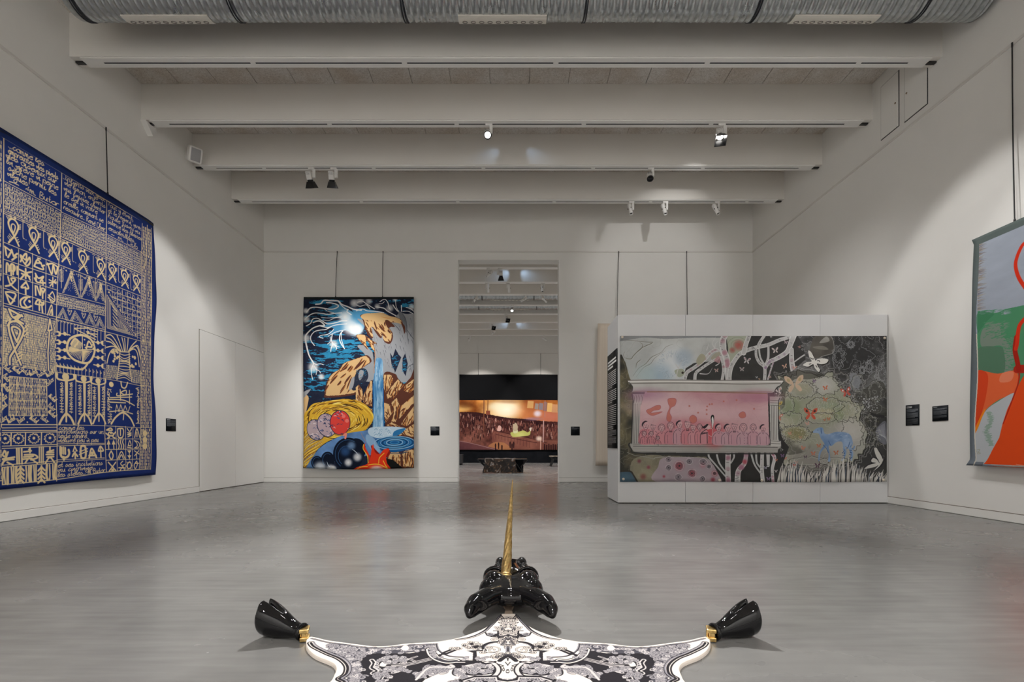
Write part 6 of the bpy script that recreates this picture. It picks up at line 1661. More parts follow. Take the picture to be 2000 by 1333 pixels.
# --- blue tapestry on the left wall
LY0, LY1, LZ0, LZ1 = 3.2, 7.737, .377, 4.392
tp = thing('tapestry', 'large navy blue tapestry covered with beige signs and handwriting on the left wall', 'tapestry', (XL + .06, (LY0+LY1)/2, LZ0))
def PL(u, v):
    w = .006*math.sin(9*u + 1.5*v) + .010*(1-v)*math.sin(14*u + 2) + .004*math.sin(30*v)*(u > .93)*(u-.93)/.07
    edge = max(0, (u - .97)/.03)
    return Vector((XL + .062 + w + .018*edge*math.sin(11*v), LY0 + (LY1-LY0)*u + .008*edge*math.sin(9*v+1), LZ0 + (LZ1-LZ0)*v - .012*(1-v)*math.sin(5*u)*1.0))
cloth('woven_panel', PL, (1, 0, 0), 90, 80, M['art_left'], tp)
MB().tube([(XL + .045, LY0 + .05, LZ1 - .04), (XL + .045, LY1 - .03, LZ1 - .04)], .016, 10).build('hanging_rod', M['black'], tp)
cord('black cord on the left wall holding up the navy tapestry', (XL + .026, 6.84, RZ - .012), (XL + .05, 6.84, LZ1 + .0), None)

# --- waterfall tapestry on the back wall
BX0, BX1, BZ0, BZ1, BY = -4.742, -2.222, .337, 4.252, YB - .11
tp = thing('tapestry', 'tall tapestry with a blue waterfall, ochre rocks and eggs in a yellow nest', 'tapestry', ((BX0+BX1)/2, BY, BZ0))
def PB(u, v):
    sag = -.035*math.sin(PI*min(1, u*1.05))*(1-v)**3
    e = .012*math.sin(6*v)*(1 if u < .03 else 0)
    w = .012*math.sin(7*u)*(1-v) + .006*math.sin(4*v + 3*u)
    x = BX0 + (BX1-BX0)*u + (.014 if v > .97 else 0)*(u - .5)*2*0 + .02*(u-.2)*(1-v)*.5 + e
    return Vector((x, BY - .01 - w - .03*(1-v), BZ0 + (BZ1-BZ0)*v + sag))
cloth('woven_panel', PB, (0, -1, 0), 48, 72, M['art_fall'], tp)
MB().tube([(BX0 + .03, BY + .012, BZ1 - .03), (BX1 - .03, BY + .012, BZ1 - .03)], .016, 10).build('hanging_rod', M['black'], tp)
cord('black cord left of the pair above the waterfall tapestry', (-4.01, YB - .028, RZ - .012), (-4.02, BY + .01, BZ1), None)
cord('black cord right of the pair above the waterfall tapestry', (-2.952, YB - .028, RZ - .012), (-2.945, BY + .01, BZ1), None)

# --- pale linen hanging behind the partition
PX0, PX1, PZ0, PZ1, PY = 1.985, 4.65, .39, 3.64, YB - .13
tp = thing('tapestry', 'plain cream linen hanging, half hidden behind the free-standing partition', 'tapestry', ((PX0+PX1)/2, PY, PZ0))
def linen():
    m = mat('cream_linen', (.72, .66, .58), .9, spec=.1)
    t = NT(m)
    tc = t.n('ShaderNodeTexCoord')
    wv = t.n('ShaderNodeTexWave', {'Vector': tc.outputs['Object'], 'Scale': 9, 'Distortion': .6, 'Detail': 2}, bands_direction='X')
    r = t.ramp(wv.outputs['Fac'], [(0, (.76, .66, .55)), (1, (.83, .74, .64))])
    t.link(r.outputs['Color'], t.b.inputs['Base Color'])
    return m
cloth('linen_panel', lambda u, v: Vector((PX0 - .05*(1-v)*(1-u) + (PX1-PX0)*u, PY - .006*math.sin(8*u + v), PZ0 + (PZ1-PZ0)*v)), (0, -1, 0), 30, 24, linen(), tp, .02)
MB().tube([(PX0 + .03, PY + .035, PZ1 - .04), (PX1 - .03, PY + .035, PZ1 - .04)], .016, 10).build('hanging_rod', M['black'], tp)
cord('black cord hanging beside the left end of the partition, above the cream linen', (2.488, YB - .028, RZ - .012), (2.43, PY + .03, PZ1), None)
cord('black cord hanging behind the middle of the partition top', (4.055, YB - .028, RZ - .012), (4.05, PY + .03, PZ1), None)

# --- red, green and grey tapestry on the right wall
RX, RY0, RY1, RTZ0, RTZ1 = XR - .09, 2.9, 5.775, .62, 3.312
tp = thing('tapestry', 'colourful tapestry of grey sky, green field and orange shapes on the right wall', 'tapestry', (RX, (RY0+RY1)/2, RTZ0))
def PR(u, v):
    w = .012*math.sin(5*u) * (1-v) + .005*math.sin(9*v)
    e = (1-u)**12
    fl = .030*max(0, (v-.975)/.025)*e + .055*max(0, (.028-v)/.028)*e + .02*math.sin(3.2*v)*e - .05*(1-v)*(-e)
    return Vector((RX - w, RY1 - (RY1-RY0)*u + fl, RTZ0 + (RTZ1-RTZ0)*v))
cloth('woven_panel', PR, (-1, 0, 0), 60, 80, M['art_right'], tp)
MB().tube([(RX + .014, RY0 + .05, RTZ1 - .03), (RX + .014, RY1 - .03, RTZ1 - .03)], .016, 10).build('hanging_rod', M['black'], tp)
cord('black cord on the right wall holding up the red and green tapestry', (XR - .026, 5.40, RZ - .012), (RX + .02, 5.33, RTZ1), None)

# ================================================================== free-standing partition
QX0, QX1, QY0, QY1, QZ = 1.584, 5.575, 7.20, 7.98, 2.795
pt = thing('partition', 'free-standing pale grey partition of wide panels near the right wall', 'partition', ((QX0+QX1)/2, (QY0+QY1)/2, 0))
MB().box(QX0 + .015, QX1 - .015, QY0 + .015, QY1, .006, QZ - .004).build('core', M['gap'], pt)
for q in range(4):
    a = QX0 + (QX1-QX0)*q/4; b = QX0 + (QX1-QX0)*(q+1)/4
    MB().bbox(a + (.0 if q == 0 else .002), b - (.0 if q == 3 else .002), QY0, QY0 + .02, .012, QZ, .0015).build('panel', M['panel'], pt)
MB().bbox(QX0, QX0 + .018, QY0 + .02, QY1, .012, QZ, .0015).build('end_panel', M['panel'], pt)
MB().bbox(QX0 + .018, QX1, QY0 + .02, QY1, QZ - .006, QZ - .001, .001).build('top_cover', M['panel'], pt)
CX0, CX1, CZ0, CZ1, CY = 1.612, 5.540, .318, 2.475, QY0 - .012
tp = thing('canvas', 'wide grey canvas with birch trees, a pink scene of people and a blue dog', 'painting', ((CX0+CX1)/2, CY, CZ0))
def PC(u, v):
    curl = .012*max(0, (u-.96)/.04)**2 + .004*math.sin(19*u)*(1-v)**2 + .003*math.sin(26*u+2*v)
    return Vector((CX0 + (CX1-CX0)*u, CY - .003 - curl, CZ0 + (CZ1-CZ0)*v + .004*math.sin(7*u)*(1-v)))
cloth('painted_canvas', PC, (0, -1, 0), 80, 40, M['art_wide'], tp, .003)
M['button'] = mat('cream_button', (.68, .6, .5), .4)
for (u, v) in ((.008, .992), (.992, .985), (.012, .02), (.373, .012), (.532, .012), (.988, .012)):
    p = PC(u, v)
    MB().lathe([(.012, .0), (.019, .002), (.019, .008), (.013, .012), (.0, .012)], 14, Matrix.Translation(p + Vector((0, -.001, 0))) @ Matrix.Rotation(PI/2, 4, 'X')).build('fixing_button', M['button'], tp)

# ================================================================== wall labels
def board(name, label, cat, A, B, C, m, group=None, N=None):
    """thin board; A lower left, B lower right, C upper left (seen from the front)"""
    A, B, C = Vector(A), Vector(B), Vector(C)
    N = (B-A).cross(C-A).normalized()
    r = thing(name, label, cat, (A+B)/2, group)
    o = cloth('printed_face', lambda u, v: A + (B-A)*u + (C-A)*v + N*.0075, N, 1, 1, m, r, .001)
    D = [A, B, B+C-A, C]
    MB().add([p + N*.0065 for p in D] + [p for p in D], [(0, 1, 2, 3), (4, 7, 6, 5), (0, 4, 5, 1), (1, 5, 6, 2), (2, 6, 7, 3), (3, 7, 4, 0)]).build('backing', M['matt_black'], r)
    return r
board('wall_label', 'small dark label beside the navy tapestry, left of the flush doors', 'label', (XL, 8.06, 1.098), (XL, 8.295, 1.098), (XL, 8.06, 1.305), M['art_label_a'])
board('wall_label', 'small square dark label between the waterfall tapestry and the doorway', 'label', (-1.86, YB, 1.083), (-1.655, YB, 1.083), (-1.86, YB, 1.29), M['art_label_b'])
board('wall_label', 'small square dark label just right of the doorway', 'label', (1.385, YB, 1.083), (1.59, YB, 1.083), (1.385, YB, 1.287), M['art_label_c'])
board('wall_label', 'tall dark text label on the right wall, the one nearer the partition', 'label', (XR, 6.88, 1.137), (XR, 6.655, 1.137), (XR, 6.88, 1.424), M['art_label_d'])
board('wall_label', 'square dark text label on the right wall, the one nearer the tapestry', 'label', (XR, 6.445, 1.178), (XR, 6.215, 1.178), (XR, 6.445, 1.376), M['art_label_e'])
board('text_panel', 'tall black panel of white text on the end of the partition', 'text panel', (QX0 - .003, 7.935, .815), (QX0 - .003, 7.225, .815), (QX0 - .003, 7.935, 2.305), M['art_panel'])

# ================================================================== track spotlights
def aimed(p, target):
    d = (Vector(target) - Vector(p)).normalized()
    return Matrix.Translation(p) @ d.to_track_quat('-Z', 'Y').to_matrix().to_4x4(), d

def fixture(kind, x, y, target, label, side=1, lit=True, watts=0, deg=50, color=(1, .94, .86), group='track spotlights', blend=.35, drop=.15):
    z = ZB - .012
    r = thing('track_spotlight', label, 'spotlight', (x, y, z), group)
    MB().bbox(x - .055, x + .055, y - .019, y + .019, z - .028, z + .003, .005).build('track_adapter', M['white'], r)
    if kind == 'A':
        ar = MB().bbox(x + side*.02, x + side*.075, y - .016, y + .016, z - drop - .03, z - .024, .006).build('arm', M['white'], r)
        piv = Vector((x - side*.035, y, z - drop))
        T, d = aimed(piv, target)
        h = MB().bbox(-.048, .048, -.048, .048, -.055, .085, .012, T).build('housing', M['white'], r)
        for q in range(5):
            MB().box(-.034 + q*.0155, -.028 + q*.0155, -.0495, .0495, .025, .075, T).build('vent_slot', M['grey_vent'], h)
        MB().lathe([(.046, -.055), (.050, -.057), (.050, -.085), (.0, -.085), ], 20, T).build('collar', M['black'], r)
        # flared square barn door hood, open at the front
        a, b, z0, z1 = .052, .085, -.083, -.19
        vs = [(-a,-a,z0),(a,-a,z0),(a,a,z0),(-a,a,z0),(-b,-b,z1),(b,-b,z1),(b,b,z1),(-b,b,z1)]
        w = .004
        vs += [(p[0]*(1 - w/abs(p[0])), p[1]*(1 - w/abs(p[1])), p[2]) for p in vs]
        fs = [(i, (i+1) % 4, 4+(i+1) % 4, 4+i) for i in range(4)] + [(8+i, 12+i, 12+(i+1) % 4, 8+(i+1) % 4) for i in range(4)] + [(4+i, 4+(i+1) % 4, 12+(i+1) % 4, 12+i) for i in range(4)]
        MB().add(vs, fs, T).build('barn_door_hood', M['black'], r)
        MB().lathe([(.0, -.0875), (.044, -.0875), (.045, -.0855)], 20, T).build('lens', M['lens_on'] if lit else M['lens_dim'], r)
        tip = .20
    elif kind == 'B':
        MB().bbox(x + side*.008, x + side*.058, y - .02, y + .02, z - drop, z - .024, .008).build('arm', M['white'], r)
        piv = Vector((x - side*.02, y, z - drop))
        T, d = aimed(piv, target)
        h = MB().lathe([(.0, .075), (.044, .075), (.052, .066), (.054, -.05), (.058, -.058), (.058, -.075), (.050, -.078), (.048, -.060), (.0, -.060)], 26, T).build('housing', M['white'], r)
        for q in range(6):
            MB().box(-.036 + q*.0125, -.030 + q*.0125, -.0545, .0545, .02, .06, T).build('vent_slot', M['grey_vent'], h)
        MB().lathe([(.0585, -.062), (.0595, -.078), (.047, -.079), (.045, -.064)], 26, T).build('bezel', M['black'], r)
        MB().lathe([(.0, -.0655), (.04, -.0655), (.046, -.064)], 26, T).build('lens', M['lens_on'] if lit else M['lens_dim'], r)
        tip = .10
    else:
        MB().bbox(x + side*.012, x + side*.05, y - .014, y + .014, z - drop - .02, z - .024, .004).build('arm', M['white'], r)
        piv = Vector((x - side*.03, y, z - drop))
        T, d = aimed(piv, target)
        h = MB().lathe([(.0, .12), (.040, .12), (.045, .112), (.045, .02), (.038, .0), (.038, -.14), (.033, -.145), (.031, -.12), (.0, -.12)], 22, T).build('housing', M['white'], r)
        for (cx, cy) in ((.05, 0), (-.05, 0), (0, .05)):
            MB().lathe([(0, -.01), (.009, -.01), (.009, .01), (0, .01)], 10, T @ Matrix.Translation((cx*.95, cy*.95, -.01))).build('shutter_knob', M['black'], h)
        MB().lathe([(.0, -.1215), (.028, -.1215), (.0305, -.1205)], 22, T).build('lens', M['lens_dim'], r)
        tip = .16
    if watts:
        spot('spot_lamp', piv + d*(tip + .01), target, watts, deg, blend, color, .035, r)
    return r
fixture('A', -3.62, 8.822, (-3.35, YB, 1.1), 'black hooded spotlight, left of the pair above the waterfall tapestry', 1, True, 330, 60, NEUT, 'hooded spotlights', .75)
fixture('A', -3.22, 8.822, (-3.55, YB, .9), 'black hooded spotlight, right of the pair above the waterfall tapestry', 1, True, 330, 60, NEUT, 'hooded spotlights', .75)
fixture('A', 3.30, 7.612, (2.6, 4.6, .0), 'black hooded spotlight on the second track at the right', 1, True, 30, 60, NEUT, 'hooded spotlights')
# light spilling from that head towards the back wall
spot('spot_lamp', (3.30, 7.69, 5.645), (3.30, YB, 4.75), 95, 62, .7, NEUT, .02)
fixture('B', -.345, 7.612, (-.1, 2.2, .0), 'brightly lit round spotlight on the second track, pointing at the rug', 1, True, 3100, 62, NEUT, 'round spotlights', .9)
fixture('B', 2.54, 8.822, (2.1, 5.6, .4), 'round white spotlight with a reddish lens on the third track', 1, False, 0, 40, WARM, 'round spotlights')
fixture('C', 2.49, 10.042, (2.66, 8.7, 2.8), 'slim white projector spotlight, leftmost of the three on the last track', 1, False, 0, 30, WARM, 'projector spotlights')
fixture('C', 3.19, 10.042, (3.50, 8.7, 2.8), 'slim white projector spotlight, middle of the three on the last track', 1, False, 0, 30, WARM, 'projector spotlights')
fixture('C', 4.26, 10.042, (4.85, 8.7, 2.8), 'slim white projector spotlight, rightmost of the three on the last track', 1, False, 0, 30, WARM, 'projector spotlights')


# wall loudspeaker at the left end of a beam
sp = thing('loudspeaker', 'small white loudspeaker on a wall bracket at the upper left, near a beam end', 'loudspeaker', (XL, 8.62, 5.93))
T = Matrix.Translation((XL + .19, 8.50, 5.94)) @ (Vector((.62, -.62, -.42)).to_track_quat('Z', 'Y').to_matrix().to_4x4())
MB().bbox(-.105, .105, -.13, .13, -.10, .10, .035, T).build('cabinet', M['white'], sp)
MB().bbox(-.072, .072, -.1, .1, .094, .108, .005, T).build('grille', M['grey_vent'], sp)
MB().tube([(XL, 8.58, 5.97), (XL + .07, 8.56, 5.97), (XL + .15, 8.53, 5.95)], .014, 8).build('bracket_arm', M['white'], sp)
MB().bbox(XL, XL + .012, 8.53, 8.63, 5.90, 6.04, .003).build('wall_plate', M['white'], sp)
# wedge shaped cover under the second beam end
wc = tag(MB().prism([(7.50, 5.885), (7.72, 5.885), (7.72, 5.80), (7.66, 5.73)], XL, XL + .085, 'yz').build('cable_cover', M['white']),
         'white wedge shaped cover on the left wall under a beam end', 'cover')

# ================================================================== the unicorn skin rug
def fpt(px, py, z=.014):
    Y = (.87 - z)*FPX/(py - HORIZON)
    return ((px - VPX)/FPX*Y, Y)
RCX = -.012
def smooth(pts, n=8, closed=False):
    """Catmull-Rom through points"""
    P = np.array(pts, float)
    m = len(P)
    out = []
    for i in range(m if closed else m - 1):
        p0, p1, p2, p3 = (P[(i-1) % m], P[i], P[(i+1) % m], P[(i+2) % m]) if closed else (P[max(i-1, 0)], P[i], P[i+1], P[min(i+2, m-1)])
        for q in range(n):
            t = q/n
            out.append(.5*((2*p1) + (-p0+p2)*t + (2*p0-5*p1+4*p2-p3)*t*t + (-p0+3*p1-3*p2+p3)*t**3))
    if not closed:
        out.append(P[-1])
    return np.array(out)
RUG_PX = [(995, 1200.0), (978, 1200.5), (970, 1207), (964, 1217), (948, 1226.5), (937, 1232), (921, 1238), (894, 1247), (862, 1253), (840, 1255.2), (815, 1256.5), (790, 1258.3), (760, 1262.3), (730, 1263), (700, 1259.5), (670, 1255.5), (640, 1251.3), (618, 1246), (607, 1244.5), (599, 1247), (597, 1260), (602.5, 1272), (618, 1284), (642, 1293.7), (652, 1300), (655.5, 1308), (653, 1316), (643.6, 1333)]
half = [fpt(*p) for p in RUG_PX]
half = [(x - RCX, y) for x, y in half]
half[0] = (0, half[0][1])
# the part of the skin below the picture: flank, hind leg, tail end
half += [(-.665, 1.70), (-.63, 1.5), (-.60, 1.25), (-.64, 1.05), (-.78, .86), (-.92, .76), (-.95, .68), (-.88, .62), (-.66, .60), (-.42, .58), (-.2, .5), (-.06, .40), (0, .38)]
left = smooth(half, 4)
outl = [(RCX + x, y) for x, y in left] + [(RCX - x, y) for x, y in left[-2:0:-1]]
rug = thing('unicorn_skin_rug', 'cream and black patterned skin rug with glossy black unicorn head and hooves', 'rug', (RCX, 1.5, 0))
def rug_mesh():
    n = len(outl)
    C = np.array(outl)
    # inset the top a little for a soft thick felt edge
    t = np.roll(C, -1, 0) - np.roll(C, 1, 0)
    nr = np.stack([t[:, 1], -t[:, 0]], 1)
    nr /= np.linalg.norm(nr, axis=1)[:, None] + 1e-9
    area = .5*np.sum(C[:, 0]*np.roll(C[:, 1], -1) - np.roll(C[:, 0], -1)*C[:, 1])
    sgn = -1 if area > 0 else 1
    ring = lambda d, z: [(C[i, 0] + sgn*nr[i, 0]*d, C[i, 1] + sgn*nr[i, 1]*d, z) for i in range(n)]
    rings = [ring(0, .001), ring(.001, .010), ring(.004, .0155), ring(.010, .017)]
    vs = sum(rings, [])
    fs = []
    for k in range(3):
        for i in range(n):
            fs.append((k*n+i, k*n+(i+1) % n, (k+1)*n+(i+1) % n, (k+1)*n+i))
    fs.append(tuple(range(3*n, 4*n)))
    fs.append(tuple(range(n-1, -1, -1)))
    me = bpy.data.meshes.new('woven_skin')
    me.from_pydata(vs, [], fs)
    bm = bmesh.new(); bm.from_mesh(me)
    bmesh.ops.triangulate(bm, faces=[f for f in bm.faces if len(f.verts) > 4])
    bmesh.ops.recalc_face_normals(bm, faces=bm.faces[:])
    bm.to_mesh(me); bm.free()
    ul = me.uv_layers.new(name='UVMap')
    for l in me.loops:
        v = me.vertices[l.vertex_index].co
        ul.data[l.index].uv = ((v.x - RUX0)/(RUX1 - RUX0), (v.y - RUY0)/(RUY1 - RUY0))
    me.materials.append(M['art_rug'])
    return link('woven_skin', me, rug)
rug_mesh()
# tongue of cloth joining the neck to the head
MB().prism([(RCX - .022, 2.44), (RCX + .022, 2.44), (RCX + .016, 2.53), (RCX + .03, 2.60), (RCX - .03, 2.60), (RCX - .016, 2.53)], .004, .016, 'xy').build('neck_strap', mat('brown_strap', (.32, .24, .18), .8), rug)

def blob(name, parts, m, parent, voxel=.006, it=6, post=None):
    """one continuous surface grown from overlapping ellipsoids (voxel remesh, smoothed)"""
    bm = bmesh.new()
    for (c, r, *rot) in parts:
        R = rot[0] if rot else Matrix()
        T = Matrix.Translation(c) @ R @ Matrix.Diagonal((*r, 1))
        bmesh.ops.create_uvsphere(bm, u_segments=28, v_segments=18, radius=1, matrix=T)
    me = bpy.data.meshes.new(name); bm.to_mesh(me); bm.free()
    ob = bpy.data.objects.new(name, me); COL.objects.link(ob)
    md = ob.modifiers.new('r', 'REMESH'); md.mode = 'VOXEL'; md.voxel_size = voxel; md.use_smooth_shade = True
    sm = ob.modifiers.new('s', 'SMOOTH'); sm.factor = .6; sm.iterations = it
    dg = bpy.context.evaluated_depsgraph_get()
    out = bpy.data.meshes.new_from_object(ob.evaluated_get(dg))
    bpy.data.objects.remove(ob, do_unlink=True)
    if post:
        co = np.empty(len(out.vertices)*3, np.float32)
        out.vertices.foreach_get('co', co)
        co = post(co.reshape(-1, 3)).astype(np.float32)
        out.vertices.foreach_set('co', co.ravel())
    out.polygons.foreach_set('use_smooth', [True]*len(out.polygons))
    out.materials.clear(); out.materials.append(m)
    out.update()
    out.name = name
    return link(name, out, parent)

def chain(pts, n=7):
    """ellipsoids [(centre, radii)] interpolated along a chain"""
    out = []
    for (a, ra), (b, rb) in zip(pts[:-1], pts[1:]):
        for q in range(n):
            t = q/n
            out.append((Vector(a).lerp(Vector(b), t), Vector(ra).lerp(Vector(rb), t)))
    out.append((Vector(pts[-1][0]), Vector(pts[-1][1])))
    return out

HX = RCX + .012
hp = []
# skull: poll, cranium, brow, muzzle
hp += chain([((HX, 2.52, .085), (.125, .07, .050)), ((HX, 2.62, .088), (.150, .09, .062)), ((HX, 2.70, .092), (.148, .09, .066)), ((HX, 2.82, .092), (.108, .09, .068)), ((HX, 2.95, .090), (.082, .08, .066)), ((HX, 3.06, .086), (.088, .06, .066))], 6)
for s in (-1, 1):
    hp += [((HX + s*.092, 2.70, .112), (.066, .090, .060)),      # brow
           ((HX + s*.115, 2.640, .080), (.060, .075, .066)),     # cheek
           ((HX + s*.068, 3.055, .122), (.032, .055, .042)),     # nostril
           ((HX + s*.084, 3.00, .085), (.030, .06, .054))]
def head_post(co):
    # hollow between the brows where the horn stands, sockets of the nostrils
    for c, R, dep, d in (((HX, 2.74, .175), .085, .030, (0, -.1, -1)),):
        c = np.array(c); d = np.array(d)/np.linalg.norm(d)
        q = np.linalg.norm(co - c, axis=1)/R
        co = co + np.outer(dep*np.clip(1 - q*q, 0, 1)**2, d)
    return co
blob('head', hp, M['gloss'], rug, .006, 8, head_post)
for s in (-1, 1):
    # eyelid ridge
    e = [(HX + s*.150, 2.70, .115), (HX + s*.142, 2.755, .145), (HX + s*.108, 2.79, .162), (HX + s*.070, 2.79, .158), (HX + s*.045, 2.775, .145)]
    MB().tube([tuple(p) for p in smooth(e, 5)], [.006 + .006*math.sin(PI*q/20) for q in range(21)], 8).build('eyelid', M['gloss'], rug)
    ep = chain([((HX + s*.070, 2.520, .095), (.055, .052, .044)), ((HX + s*.122, 2.455, .098), (.058, .052, .048)), ((HX + s*.163, 2.390, .092), (.054, .052, .048)), ((HX + s*.187, 2.338, .080), (.040, .040, .040)), ((HX + s*.196, 2.305, .066), (.020, .020, .022))], 6)
    def ear_post(co, s=s):
        c = np.array((HX + s*.148, 2.325, .082))
        q = (co - c)/np.array((.056, .075, .040))
        r = np.linalg.norm(q, axis=1)
        d = np.array((0, .85, .5))
        return co + np.outer(.040*np.clip(1 - r*r, 0, 1)**1.3, d)
    blob('ear', ep, M['gloss'], rug, .004, 8, ear_post)
# spiral gilded horn
def horn():
    A, B = Vector((HX - .030, 2.705, .110)), Vector((.0105, 3.20, .638))
    d = (B - A); L = d.length; d.normalize()
    u = Vector((1, 0, 0)); u = (u - d*u.dot(d)).normalized(); w = d.cross(u)
    n, m = 36, 150
    vs, fs = [], []
    for i in range(m + 1):
        t = i/m
        r0 = .0275*(1 - t)**.92 + .0022
        for k in range(n):
            c = 2*PI*k/n
            ph = 3*c - t*34
            r = r0*(1 + .17*abs(math.sin(ph/1.0))**.8 - .09)
            r *= 1 + .05*math.sin(ph*2 + 17*t + 3*c)
            vs.append(A + d*(t*L) + (u*math.cos(c) + w*math.sin(c))*r)
    for i in range(m):
        for k in range(n):
            fs.append((i*n+k, i*n+(k+1) % n, (i+1)*n+(k+1) % n, (i+1)*n+k))
    fs.append(tuple(range(n-1, -1, -1))); fs.append(tuple(range(m*n, (m+1)*n)))
    o = MB().add(vs, fs, None, True).build('horn', M['gold'], rug)
    o['label'] = 'gilded spiral horn'
    T = Matrix.Translation(A + d*.03) @ d.to_track_quat('Z', 'Y').to_matrix().to_4x4()
    MB().lathe([(.026, -.02), (.036, -.015), (.036, .004), (.030, .012), (.026, .012)], 28, T).build('horn_socket', M['gold'], rug)
horn()

def hoof(s):
    """one cloven hoof lying on its back edge, toes up, sole outwards; s = -1 left, 1 right"""
    def W(p):
        return Vector((RCX + s*p[0], p[1], p[2]))
    A = np.array((.918, 2.165, .036)); S = np.array((1.100, 2.222, .083))
    nrm = np.array((.90, .42, .10)); nrm /= np.linalg.norm(nrm)
    e1 = np.array((-.42, .90, 0)); e1 /= np.linalg.norm(e1)
    e2 = np.array((-.03, -.02, 1.0))
    n, m = 72, 34
    vs, fs = [], []
    for i in range(m + 1):
        t = i/m
        c = A + (S - A)*t
        c[2] = .036 + (.083 - .036)*t**1.25
        g = t*t*(3 - 2*t)
        a = .031 + (.066 - .031)*g
        b = .031 + (.081 - .031)*g
        if t < .05: a *= 1.0
        for k in range(n):
            th = 2*PI*k/n
            top = abs((th - PI/2 + PI) % (2*PI) - PI)
            r = 1.0
            lift = 0
            if t > .52:
                q = (t - .52)/.48
                r -= .66*q**.7*math.exp(-(top/.155)**4)     # the cleft between the two toes
                lift = .010*q*math.exp(-((top - .5)/.35)**2)
            p = c + e1*(a*r*math.cos(th)) + e2*(b*r*math.sin(th)) + nrm*(lift*1.0)
            p[2] = max(p[2], .0015)
            vs.append(W(p))
    for i in range(m):
        for k in range(n):
            fs.append((i*n+k, i*n+(k+1) % n, (i+1)*n+(k+1) % n, (i+1)*n+k))
    # hollow sole
    base = len(vs)
    for sc, dp in ((.86, -.002), (.6, -.016), (.25, -.022)):
        for k in range(n):
            q = np.array(vs[m*n + k]); c = np.array(W(S))
            v = c + (q - c)*sc + np.array((s*nrm[0], nrm[1], nrm[2]))*dp
            vs.append(Vector(v))
    for i in range(3):
        a0 = m*n if i == 0 else base + (i-1)*n
        b0 = base + i*n
        for k in range(n):
            fs.append((a0+k, a0+(k+1) % n, b0+(k+1) % n, b0+k))
    fs.append(tuple(range(base + 2*n, base + 3*n)))
    fs.append(tuple(range(n-1, -1, -1)))
    h = MB().add(vs, fs, None, True).build('hoof', M['gloss'], rug)
    ax = Vector((s*nrm[0]*1.0, nrm[1]*.7, .10)).normalized()
    T = Matrix.Translation(W(A + (S-A)*.02)) @ ax.to_track_quat('Z', 'Y').to_matrix().to_4x4()
    MB().lathe([(.026, -.012), (.036, -.012), (.039, -.004), (.036, .006), (.030, .008)], 28, T).build('collar', M['gloss'], h)
    G = Matrix.Translation(W((.902, 2.158, .034))) @ Matrix.Rotation(-s*.28, 4, 'Z')
    g = MB()
    g.bbox(-.020, .018, -.026, .026, -.032, -.012, .004, G)
    g.bbox(-.013, .013, -.020, .020, -.014, .008, .004, G)
    g.bbox(-.022, .018, -.028, .028, .006, .024, .004, G)
    g.tube([G @ Vector((-.018, 0, -.02)), G @ Vector((-.018, 0, .015))], .006, 8)
    g.build('clasp', M['gold'], rug)
hoof(-1)
hoof(1)

# ================================================================== the next gallery, seen through the doorway
FX0, FX1, FZ0, FZ1 = -3.3, 3.15, .56, 4.215
tp = thing('tapestry', 'wide dark tapestry with a burning crowd scene on the far wall', 'tapestry', (0, YE - .12, FZ0))
cloth('woven_panel', lambda u, v: Vector((FX0 + (FX1-FX0)*u, YE - .12 - .02*math.sin(24*u)*(1-v)*.5, FZ0 + (FZ1-FZ0)*v + (.006*math.sin(20*u)*v))), (0, -1, 0), 80, 30, M['art_fire'], tp)
MB().tube([(FX0 + .05, YE - .10, FZ1 - .06), (FX1 - .05, YE - .10, FZ1 - .06)], .02, 8).build('hanging_rod', M['black'], tp)
MB().box(FX0, FX1, YE - .10, YE - .07, .0, FZ0 + .04).build('black_hem', M['matt_black'], tp)
cord('black cord at the left on the far wall above the crowd tapestry', (-1.555, YE - .03, 5.22), (-1.555, YE - .10, FZ1), None)
cord('black cord at the right on the far wall above the crowd tapestry', (1.42, YE - .03, 5.22), (1.42, YE - .10, FZ1), None)

# bench with a charred cloth thrown over it
M['char'] = noisy(mat('charred_metal', (.02, .02, .021), .35, metal=.6), (.012, .012, .013), (.05, .05, .052), 20, 4)
def charred_cloth():
    m = mat('burnt_cloth', (.05, .04, .035), .9)
    t = NT(m)
    tc = t.n('ShaderNodeTexCoord')
    n1 = t.n('ShaderNodeTexNoise', {'Vector': tc.outputs['Object'], 'Scale': 5.5, 'Detail': 6, 'Distortion': 1.6})
    r = t.ramp(n1.outputs['Fac'], [(.3, (.012, .011, .012)), (.5, (.035, .028, .025)), (.585, (.12, .06, .03)), (.64, (.38, .36, .35)), (.70, (.03, .025, .025))])
    t.link(r.outputs['Color'], t.b.inputs['Base Color'])
    return m
b = thing('bench', 'low black trestle bench half covered by a cloth in the next gallery', 'bench', (-.27, 15.1, 0))
MB().bbox(-1.03, .50, 14.86, 15.36, .40, .43, .008).build('seat', M['char'], b)
for (x, s) in ((-.86, 1), (.36, -1)):
    for y in (14.92, 15.30):
        MB().tube([(x - s*.14, y, .40), (x + s*.05, y, .20), (x + s*.0, y, .02)], .020, 8).build('leg', M['char'], b)
    MB().tube([(x + s*.05, 14.92, .20), (x + s*.05, 15.30, .20)], .016, 8).build('stretcher', M['char'], b)
for x in (.08, .2):
    MB().tube([(x - .12, 14.92, .40), (x + .14, 14.92, .03)], .018, 8).build('brace', M['char'], b)
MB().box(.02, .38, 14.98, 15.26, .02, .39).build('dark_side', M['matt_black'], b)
dc = thing('draped_cloth', 'burnt dark cloth draped over the front of the black bench', 'cloth', (-.36, 14.8, 0))
